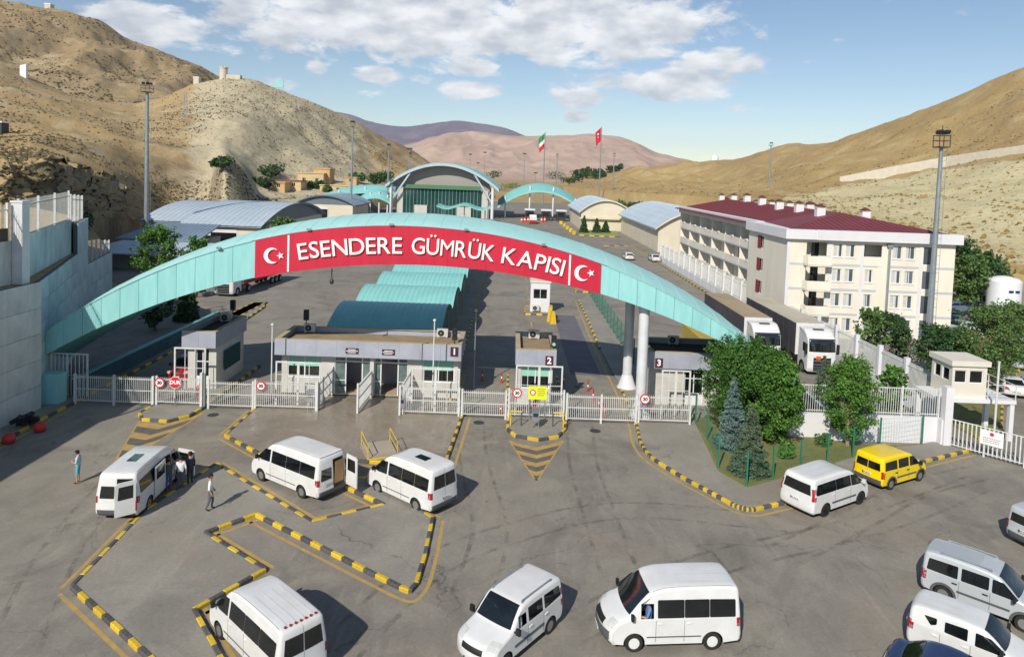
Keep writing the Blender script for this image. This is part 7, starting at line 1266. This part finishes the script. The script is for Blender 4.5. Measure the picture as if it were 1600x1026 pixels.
for k, (px, py) in enumerate(((14, 692), (62, 674))):
    c = G(px, py); t = thing('plastic_barrier', ('red plastic ball barrier at the left edge kerb', 'red plastic ball barrier nearer the gate on the left kerb')[k], 'barrier', (c.x, c.y, 0), 0, 'red ball barriers'); q = MB(); t.scale = (.68, .68, .68); q.lathe([(.3, 0), (.48, .18), (.52, .42), (.44, .68), (.25, .84), (0, .9)], n=16); q.build('ball', 'safety_red', t, 60); q = MB(); q.lathe([(.36, 0), (.36, .06), (.3, .07)], n=16); q.build('base', 'plastic_black', t)
c = G(45, 668); t = thing('motorbike_wreck', 'dark heap of machine parts between the red barriers', 'scrap heap', (c.x - .2, c.y, 0)); 
for k in range(9): q = MB(Matrix.Translation((random.uniform(-.4, .4), random.uniform(-.4, .4), .2 + random.uniform(0, .6))) @ Matrix.Rotation(random.random() * 3, 4, 'Z') @ Matrix.Rotation(random.random(), 4, 'X')); q.box(-.3, .3, -.12, .12, -.1, .1); q.build('scrap_piece', 'plastic_black', t)
for k, (x, y, s) in enumerate(((4.9, 80.8, 1), (4.75, 79.4, 1.1), (5.0, 78.2, .9))):
    t = thing('concrete_block', ('yellow striped block nearest the cabin', 'leaning yellow striped block between the others', 'yellow striped block farthest in front of the cabin')[k], 'barrier block', (x, y, 0), random.uniform(-.4, .4), 'yellow blocks before the cabin'); q = MB(); q.add([(-.35, -.45, 0), (.35, -.45, 0), (.35, .45, 0), (-.35, .45, 0), (-.16, -.42, 1.5 * s), (.16, -.42, 1.5 * s), (.16, .42, 1.5 * s), (-.16, .42, 1.5 * s)], [(3, 2, 1, 0), (4, 5, 6, 7), (0, 1, 5, 4), (1, 2, 6, 5), (2, 3, 7, 6), (3, 0, 4, 7)]); q.build('block', 'kerb_yellow', t); q = MB(); q.box(.17, .3, -.3, .3, .5, .7); q.build('stripe', 'kerb_black', t)
for k, px in enumerate((815, 820, 825, 829, 846, 851)):
    c = G(px, 347); t = thing('lane_barrier', ORD[k] + ' orange cone from the left before the right-hand canopy', 'cone', (c.x, c.y - 2 + (k % 3), 0), 0, 'orange cones before the customs canopy'); q = MB(); q.lathe([(.7, 0), (.7, .2), (.4, .25), (.25, 1.8), (0, 1.85)], n=10); q.build('cone', 'cone_orange', t); q = MB(); q.lathe([(.36, .8), (.31, 1.2)], n=10); q.build('band', 'sign_white', t)
for k in range(5):
    c = G(876 + 5 * k, 350 + 4 * k); t = thing('barrier_rail', ORD[k] + ' yellow barrier from the far end, beside the small hangar', 'barrier', (c.x, c.y, 0), 0, 'yellow barriers beside the small hangar'); q = MB(); q.box(-.5, .5, -1.2, 1.2, 0, 1.1); q.build('block', 'kerb_yellow', t); q = MB(); q.box(-.52, .52, -.3, .3, 0, 1.12); q.build('stripe', 'kerb_black', t)
for k, (px, py) in enumerate(((800, 597), (905, 604), (930, 673), (333, 648), (748, 660))):
    c = G(px, py); q = MB(); q.lathe([(.36, 0), (.36, .012), (.3, .014), (0, .014)], (0, 0, .0), 18); q.build('manhole_cover', 'metal_dark', None, None, (c.x, c.y, .004), label=['manhole cover in the lane left of booth 2', 'manhole cover in the lane right of booth 2', 'manhole cover outside the gate right of booth 2', 'manhole cover outside the gate left of booth 1', 'manhole cover outside the gate between the booths'][k], category='manhole cover')
# tank, wall on the right hill, houses, hilltop things
c = G(1566, 492); t = thing('storage_tank', 'round white storage tank with a small dark mark behind the parking lot', 'tank', (c.x, c.y, 0)); q = MB(); q.lathe([(2.0, 0), (2.0, 4.6), (1.6, 5.0), (.6, 5.25), (0, 5.3)], n=28); q.build('tank_shell', 'tank_white', t, 40)
for k in range(2): q = MB(); q.box(-.7 + .8 * k, -.15 + .8 * k, -2.06, -1.9, 3.3, 3.6); q.build('marking', 'paint_blue', t)
t = thing('container_hut', 'grey ribbed container hut beside the white tank', 'container', (c.x + 2.6, c.y - 1.5, 0)); q = MB(); q.box(-.9, 1.4, -.6, 1.5, 0, 3.6); q.build('wall', 'hangar_wall_grey', t); q = MB(); [q.box(-.85 + .25 * k, -.77 + .25 * k, -.65, -.6, .1, 3.5) for k in range(9)]; q.build('ribs', 'hangar_roof', t, kind='stuff')
t = thing('yellow_railing', 'yellow safety railing in front of the white tank', 'railing', (c.x + 1.2, c.y - 5, 0))
for k in range(5): q = MB(); q.bar((k * 1.0, 0, 0), (k * 1.0, 0, 1.0), .08); q.build('post', 'rail_yellow', t)
for z in (.5, 1.0): q = MB(); q.bar((0, 0, z), (4.0, 0, z), .08); q.build('rail', 'rail_yellow', t)
c2 = G(1541, 480); t = thing('white_block', 'white square pier left of the tank', 'pier', (c2.x, c2.y, 0)); q = MB(); q.box(-.7, .7, -.5, .5, 0, 5.2); q.build('pier', 'plaster_white', t); q = MB(); q.box(.7, 3.2, -.3, .3, 0, 2.8); q.build('wing', 'plaster_white', t)
hw = [AT(1312, 286, 345), AT(1400, 269, 332), AT(1480, 255, 318), AT(1600, 238, 287), AT(1760, 210, 262)]; t = thing('hill_wall', 'long pale concrete wall climbing across the right hillside', 'wall', tuple(hw[0]))
for a, b_ in zip(hw[:-1], hw[1:]):
    n = int((b_ - a).length / 6)
    for k in range(n): p, q2 = a.lerp(b_, k / n) - hw[0], a.lerp(b_, (k + 1) / n) - hw[0]; q = MB(); q.add([(p.x, p.y, p.z - 5), (q2.x, q2.y, q2.z - 5), (q2.x, q2.y, q2.z + 3.0), (p.x, p.y, p.z + 3.0), (p.x, p.y + .6, p.z - 5), (q2.x, q2.y + .6, q2.z - 5), (q2.x, q2.y + .6, q2.z + 3.0), (p.x, p.y + .6, p.z + 3.0)], [(0, 1, 2, 3), (7, 6, 5, 4), (3, 2, 6, 7), (0, 3, 7, 4), (1, 5, 6, 2)]); q.build('wall_panel', 'pale_stone', t)
def house(label, px, py, Y, w, d, h, mt, rz=0, roof=None, wins=2):
    p = AT(px, py, Y); zt_ = hz(p.x, Y) - .4 if hz(p.x, Y) > 0 else p.z - 2.5; t = thing('village_house', label, 'house', (p.x, Y, zt_ - 1.2), rz, 'houses at the foot of the left hill'); q = MB(); holes = [((k + .5) * w / wins - .7, (k + .5) * w / wins + .7, 2.7, 4.2) for k in range(wins)]; wall_holes(q, w, h + 1.5, holes, .25, 0, 0, Matrix.Translation((-w / 2, 0, 0))); q.add([(w / 2, 0, 0), (w / 2, d, 0), (w / 2, d, h + 1.5), (w / 2, 0, h + 1.5)], [(0, 1, 2, 3)]); q.add([(-w / 2, d, 0), (-w / 2, 0, 0), (-w / 2, 0, h + 1.5), (-w / 2, d, h + 1.5)], [(0, 1, 2, 3)]); q.add([(w / 2, d, 0), (-w / 2, d, 0), (-w / 2, d, h + 1.5), (w / 2, d, h + 1.5)], [(0, 1, 2, 3)]); q.build('wall', mt, t); q = MB(); q.box(-w / 2 - .3, w / 2 + .3, -.3, d + .3, h + 1.5, h + 1.9); q.build('roof', roof or mt, t)
    for hh in holes: window(t, Matrix.Translation((-w / 2, 0, 0)), *hh, .22, .1, 1, 'glass_dark')
house('sand coloured flat roofed house with a red window, second from left', 485, 287, 300, 11, 9, 4.6, 'house_sand'); house('taller ochre block attached right of the sand house', 502, 288, 304, 7, 8, 6.4, 'house_ochre', wins=1); house('low sand coloured house lowest on the slope', 528, 293, 292, 15, 8, 3.4, 'house_sand', wins=3); house('low house with red-brown roof, leftmost of the village', 447, 286, 284, 12, 8, 3.2, 'house_sand', 0, 'house_roof'); house('low tan house half hidden left of the village', 425, 289, 276, 10, 8, 3.0, 'house_ochre'); house('small tan hut right of the low sand house', 548, 288, 312, 5, 5, 3.0, 'house_ochre', wins=1)
p = AT(354, 121, 428); t = thing('hilltop_tower', 'round white stone tower with a low white annex on the left ridge', 'tower', (p.x, 426, p.z - 1)); q = MB(); q.lathe([(2.3, -2), (2.2, 5.8), (2.5, 5.9), (2.5, 6.6), (2.2, 6.6)], (-1, 0, 0), 16); q.build('tower', 'pale_stone', t)
for k in range(8): a = k * .785; q = MB(); q.box(-1 + 2.3 * math.cos(a) - .35, -1 + 2.3 * math.cos(a) + .35, 2.3 * math.sin(a) - .35, 2.3 * math.sin(a) + .35, 6.6, 7.3); q.build('merlon', 'pale_stone', t)
q = MB(); q.box(1.2, 9.5, -1.5, 2, -2, 2.2); q.build('annex', 'pale_stone', t)
p = AT(43, 122, 385); t = thing('white_monument', 'tall slanted white slab on the left spur', 'monument', (p.x, 382, p.z - 1)); q = MB(); q.prism_y([(-1.6, -2), (1.8, -2), (1.8, 8.0), (-1.6, 7.2)], -.8, .8); q.build('slab', 'tank_white', t)
p = AT(2, 196, 205); t = thing('hillside_hut', 'dark hut with pale roof at the left picture edge', 'hut', (p.x, 204, p.z - 1.5)); q = MB(); q.box(-3, 1.5, -1, 2, -1, 2.2); q.build('wall', 'metal_dark', t); q = MB(); q.box(-3.2, 1.8, -1.3, 2.2, 2.2, 2.6); q.build('roof', 'tank_white', t)
for lb, px, py, Y, s in (('tiny white hut on the crest of the back hill', 77, 14, 715, 3.0), ('tiny cream hut beside the hilltop tower', 308, 126, 430, 1.6)): p = AT(px, py, Y); t = thing('hilltop_hut', lb, 'hut', (p.x, Y, p.z - 1)); q = MB(); q.box(-s, s, -s, s, -2, 1.6 * s); q.build('wall', 'pale_stone', t); q = MB(); q.box(-1.1 * s, 1.1 * s, -1.1 * s, 1.1 * s, 1.6 * s, 1.9 * s); q.build('roof', 'tank_white', t)
p = AT(1116, 247, 800); t = thing('radar_dome', 'tiny white dome on the right-hand ridge', 'dome', (p.x, 798, p.z - 1)); q = MB(); q.lathe([(4.2, -3), (4.2, 1), (3.6, 2.8), (2.0, 4), (0, 4.4)], n=16); q.build('dome', 'tank_white', t, 60)
p = AT(440, 136, 445); t = thing('sign_frame', 'small pale turquoise panel on the left ridge', 'panel', (p.x, 440, p.z)); q = MB(); q.box(-2.6, 2.6, -.3, .3, -1, 3.2); q.build('panel', 'arch_cyan', t)
p = AT(297, 190, 330); t = thing('power_pylon', 'lattice power pylon on the left slope', 'pylon', (p.x, 325, p.z - 1)); q = MB(); hh = 14
for a in (-1, 1):
    for b_ in (-1, 1): q.bar((a * 1.2, b_ * 1.2, -2), (a * .35, b_ * .35, hh), .12)
for k in range(7): f = k / 7; w_ = 1.2 - .85 * f; w2 = 1.2 - .85 * (f + 1 / 7); q.bar((-w_, -w_, hh * f), (w2, -w2, hh * (f + 1 / 7)), .08); q.bar((w_, -w_, hh * f), (-w2, -w2, hh * (f + 1 / 7)), .08)
for z in (9, 11.5, 13.5): q.bar((-2.6, 0, z), (2.6, 0, z), .12)
q.build('lattice', 'metal_grey', t)
# ================================================================== PEOPLE
def person(label, loc, rz, joints, cols, h=1.75, hair=True):
    """joints in metres for a 1.75 m body facing +y; cols: top, sleeve length 0..1, bottom, leg length 0..1, shoes"""
    t = thing('person', label, 'person', loc, rz); J = dict(pelvis=(0, 0, .95), waist=(0, 0, 1.08), chest=(0, .01, 1.30), neck=(0, .0, 1.47), head0=(0, .02, 1.56), head1=(0, .03, 1.66), head2=(0, .02, 1.74),
        shl=(-.17, 0, 1.41), ell=(-.24, -.03, 1.14), wrl=(-.25, .06, .90), hal=(-.25, .09, .82), shr=(.17, 0, 1.41), elr=(.24, -.03, 1.14), wrr=(.25, .06, .90), har=(.25, .09, .82),
        hil=(-.09, 0, .92), knl=(-.10, .02, .50), anl=(-.11, 0, .09), tol=(-.12, .16, .04), hir=(.09, 0, .92), knr=(.10, .02, .50), anr=(.11, 0, .09), tor=(.12, .16, .04))
    J.update(joints); names = list(J); idx = {n: i for i, n in enumerate(names)}; rad = dict(pelvis=.15, waist=.135, chest=.16, neck=.055, head0=.08, head1=.098, head2=.07, shl=.07, shr=.07, ell=.047, elr=.047, wrl=.034, wrr=.034, hal=.04, har=.04, hil=.095, hir=.095, knl=.065, knr=.065, anl=.045, anr=.045, tol=.04, tor=.04)
    E_ = [('pelvis', 'waist'), ('waist', 'chest'), ('chest', 'neck'), ('neck', 'head0'), ('head0', 'head1'), ('head1', 'head2')]
    for s_ in 'lr': E_ += [('chest', 'sh' + s_), ('sh' + s_, 'el' + s_), ('el' + s_, 'wr' + s_), ('wr' + s_, 'ha' + s_), ('pelvis', 'hi' + s_), ('hi' + s_, 'kn' + s_), ('kn' + s_, 'an' + s_), ('an' + s_, 'to' + s_)]
    me = bpy.data.meshes.new('skeleton'); me.from_pydata([J[n] for n in names], [(idx[a], idx[b]) for a, b in E_], []); o = bpy.data.objects.new('tmp', me); COL.objects.link(o); sk = o.modifiers.new('skin', 'SKIN'); sk.use_smooth_shade = True; sv = me.skin_vertices[0].data
    for i, n in enumerate(names): sv[i].radius = (rad[n] * (1.12 if n in ('pelvis', 'waist', 'chest') else 1), rad[n] * (.8 if n in ('pelvis', 'waist', 'chest') else 1)); sv[i].use_root = (n == 'pelvis')
    ss = o.modifiers.new('sub', 'SUBSURF'); ss.levels = 1; ss.render_levels = 1; bpy.context.view_layer.update(); bm_ = bpy.data.meshes.new_from_object(o.evaluated_get(bpy.context.evaluated_depsgraph_get())); bpy.data.objects.remove(o)
    V = [tuple(v.co) for v in bm_.vertices]; F = [tuple(p.vertices) for p in bm_.polygons]; jv = {n: np.array(J[n]) for n in names}; mi = []
    top, sl, bot, ll, shoe = cols
    segs = [(a, b) for a, b in E_]
    for f in F:
        c = np.mean([V[i] for i in f], 0); best = None
        for a, b in segs:
            d = jv[b] - jv[a]; u = max(0, min(1, np.dot(c - jv[a], d) / np.dot(d, d))); r_ = np.linalg.norm(c - jv[a] - d * u) - .5 * (rad[a] + rad[b])
            if best is None or r_ < best[0]: best = (r_, a, b, u)
        _, a, b, u = best
        if a in ('neck', 'head0', 'head1') or (b == 'neck' and u > .75): k = 0
        elif a.startswith('sh'): k = 1 if u <= sl * 2 else 0
        elif a.startswith('el'): k = 1 if u <= sl * 2 - 1 else 0
        elif a.startswith('wr'): k = 0
        elif a in ('waist', 'chest') or (a == 'pelvis' and b == 'waist' and u > .3): k = 1
        elif a.startswith('hi') or a == 'pelvis': k = 2 if u <= ll * 2 else 0
        elif a.startswith('kn'): k = 2 if u <= ll * 2 - 1 else 0
        else: k = 3
        mi.append(k)
    mb = MB(); mb.v = V; mb.f = F; mb.m = mi
    for s_ in 'lr':                                        # five fingers on each hand, and shoes' soles
        w, hnd = Vector(J['wr' + s_]), Vector(J['ha' + s_]); d = (hnd - w).normalized(); sd_ = d.cross(Vector((1, 0, 0))).normalized() if abs(d.x) < .9 else Vector((0, 1, 0))
        for k, L in enumerate((.055, .075, .082, .076, .06)):
            off_ = sd_ * (.034 - .017 * k); st = hnd + off_ * (1.35 if k == 0 else 1); dd = (d + (sd_ * .9 if k == 0 else Vector((0, 0, 0)))).normalized(); m1 = st + dd * L * .55; mb.tube(st - dd * .02, m1, .0095, .009, 6, 0); mb.tube(m1, m1 + (dd + Vector((0, .35, 0))).normalized() * L * .5, .009, .007, 6, 0)
    hd = Vector(J['head1']); fw = Vector((0, 1, 0)); mb.tube(hd + Vector((0, .088, -.01)), hd + Vector((0, .118, -.03)), .012, .018, 6, 0)
    for s_ in (-1, 1): mb.lathe([(.0, -.012), (.028, -.006), (.028, .006), (0, .012)], tuple(hd + Vector((s_ * .098, 0, -.005))), 8, 'x', 0); mb.lathe([(.0, -.01), (.013, 0), (0, .01)], tuple(hd + Vector((s_ * .034, .092, .012))), 6, 'y', 4)
    mb.box(hd.x - .025, hd.x + .025, hd.y + .088, hd.y + .094, hd.z - .06, hd.z - .052, 4)
    b = mb.build('body', ['skin', top, bot, shoe, 'hair'], t, 180)
    if hair: q = MB(); q.lathe([(.105, -.01), (.112, .03), (.10, .075), (.06, .105), (0, .115)], tuple(hd + Vector((0, -.018, .01))), 14); q.lathe([(.085, -.07), (.1, 0)], tuple(hd + Vector((0, -.035, 0))), 14); q.build('hair', 'hair', t, 180)
    s = h / 1.75; t.scale = (s, s, s); return t
c = G(328, 801); person('person in white shirt and grey trousers walking near the bay corner', (c.x, c.y, .135), R(-70), dict(knl=(-.1, .12, .5), anl=(-.11, .06, .1), tol=(-.12, .22, .05), knr=(.1, -.03, .5), anr=(.11, -.18, .11), tor=(.12, -.03, .04), wrl=(-.25, .12, .93), hal=(-.25, .17, .86)), ('cloth_white', .5, 'cloth_grey', 1, 'shoe_dark'))
c = G(122, 754); person('person in pale blue shirt and turquoise shorts looking at a phone at left', (c.x, c.y, 0), R(100), dict(head1=(0, .07, 1.64), head2=(0, .07, 1.72), ell=(-.25, .0, 1.14), wrl=(-.12, .24, 1.16), hal=(-.06, .28, 1.2)), ('cloth_sky', .5, 'cloth_teal', .55, 'shoe_dark'), 1.7)
c = G(282, 765); person('person in white shirt and dark grey trousers standing behind the minibus door', (c.x, c.y, 0), R(20), dict(knl=(-.11, .05, .5), anr=(.14, -.1, .1), tor=(.16, .04, .04)), ('cloth_white', .5, 'cloth_grey', 1, 'shoe_white'))
c = G(263, 769); person('person in dark shirt and jeans leaning with raised arms into the minibus', (c.x, c.y, 0), R(30), dict(ell=(-.28, .16, 1.38), wrl=(-.2, .34, 1.52), hal=(-.18, .4, 1.56), elr=(.28, .16, 1.38), wrr=(.18, .34, 1.56), har=(.16, .4, 1.6)), ('cloth_olive', .5, 'cloth_jeans', 1, 'shoe_dark'))
c = G(297, 758); person('person in dark clothes half hidden by the open front door', (c.x, c.y, 0), R(60), dict(), ('cloth_navy', 1, 'cloth_navy', 1, 'shoe_dark'))
c = G(1497, 511); person('person in red standing between the cars parked beside the dormitory', (c.x + .9, c.y, 0), R(10), dict(), ('paint_red', 1, 'cloth_navy', 1, 'shoe_dark'), 1.7)

def seated(label, veh, kind, x, y, z, top):
    l, h = veh; d = Vector((math.cos(h), math.sin(h), 0)); lf = Vector((-d.y, d.x, 0)); p = Vector((l[0], l[1], 0)) + d * x + lf * y
    person(label, (p.x, p.y, z), h - math.pi / 2, dict(knl=(-.1, .42, .9), anl=(-.11, .5, .52), tol=(-.12, .64, .48), knr=(.1, .42, .9), anr=(.11, .5, .52), tor=(.12, .64, .48), ell=(-.27, .12, 1.14), wrl=(-.2, .36, 1.16), hal=(-.18, .43, 1.18), elr=(.24, .1, 1.14), wrr=(.16, .36, 1.14), har=(.14, .43, 1.16)), (top, .5, 'cloth_navy', 1, 'shoe_dark'))
seated('person in blue shirt driving the side-on white minibus', v6, 'bus_short', 1.08, .62, .06, mat('cloth_blue', '#5f7fae', .85, .06, 6) and 'cloth_blue'); seated('person in white shirt driving the people carrier that faces the camera', v5, 'doblo', .3, .5, -.12, 'cloth_white')
# ================================================================== AIR
hb = MB(); hb.box(-5200, 5200, -60, 8200, -2, 440); hz_ = hb.build('haze', 'black', None, kind='stuff', label='thin pale air haze filling the valley', category='haze')
hm = bpy.data.materials.new('haze_air'); hm.use_nodes = True; hn = hm.node_tree; hn.nodes.clear(); ho = hn.nodes.new('ShaderNodeOutputMaterial'); hv = hn.nodes.new('ShaderNodeVolumePrincipled'); hv.inputs['Color'].default_value = (.72, .81, 1.0, 1); hv.inputs['Density'].default_value = 4.5e-5; hv.inputs['Anisotropy'].default_value = 0.0; hn.links.new(hv.outputs[0], ho.inputs['Volume']); hz_.data.materials.clear(); hz_.data.materials.append(hm)
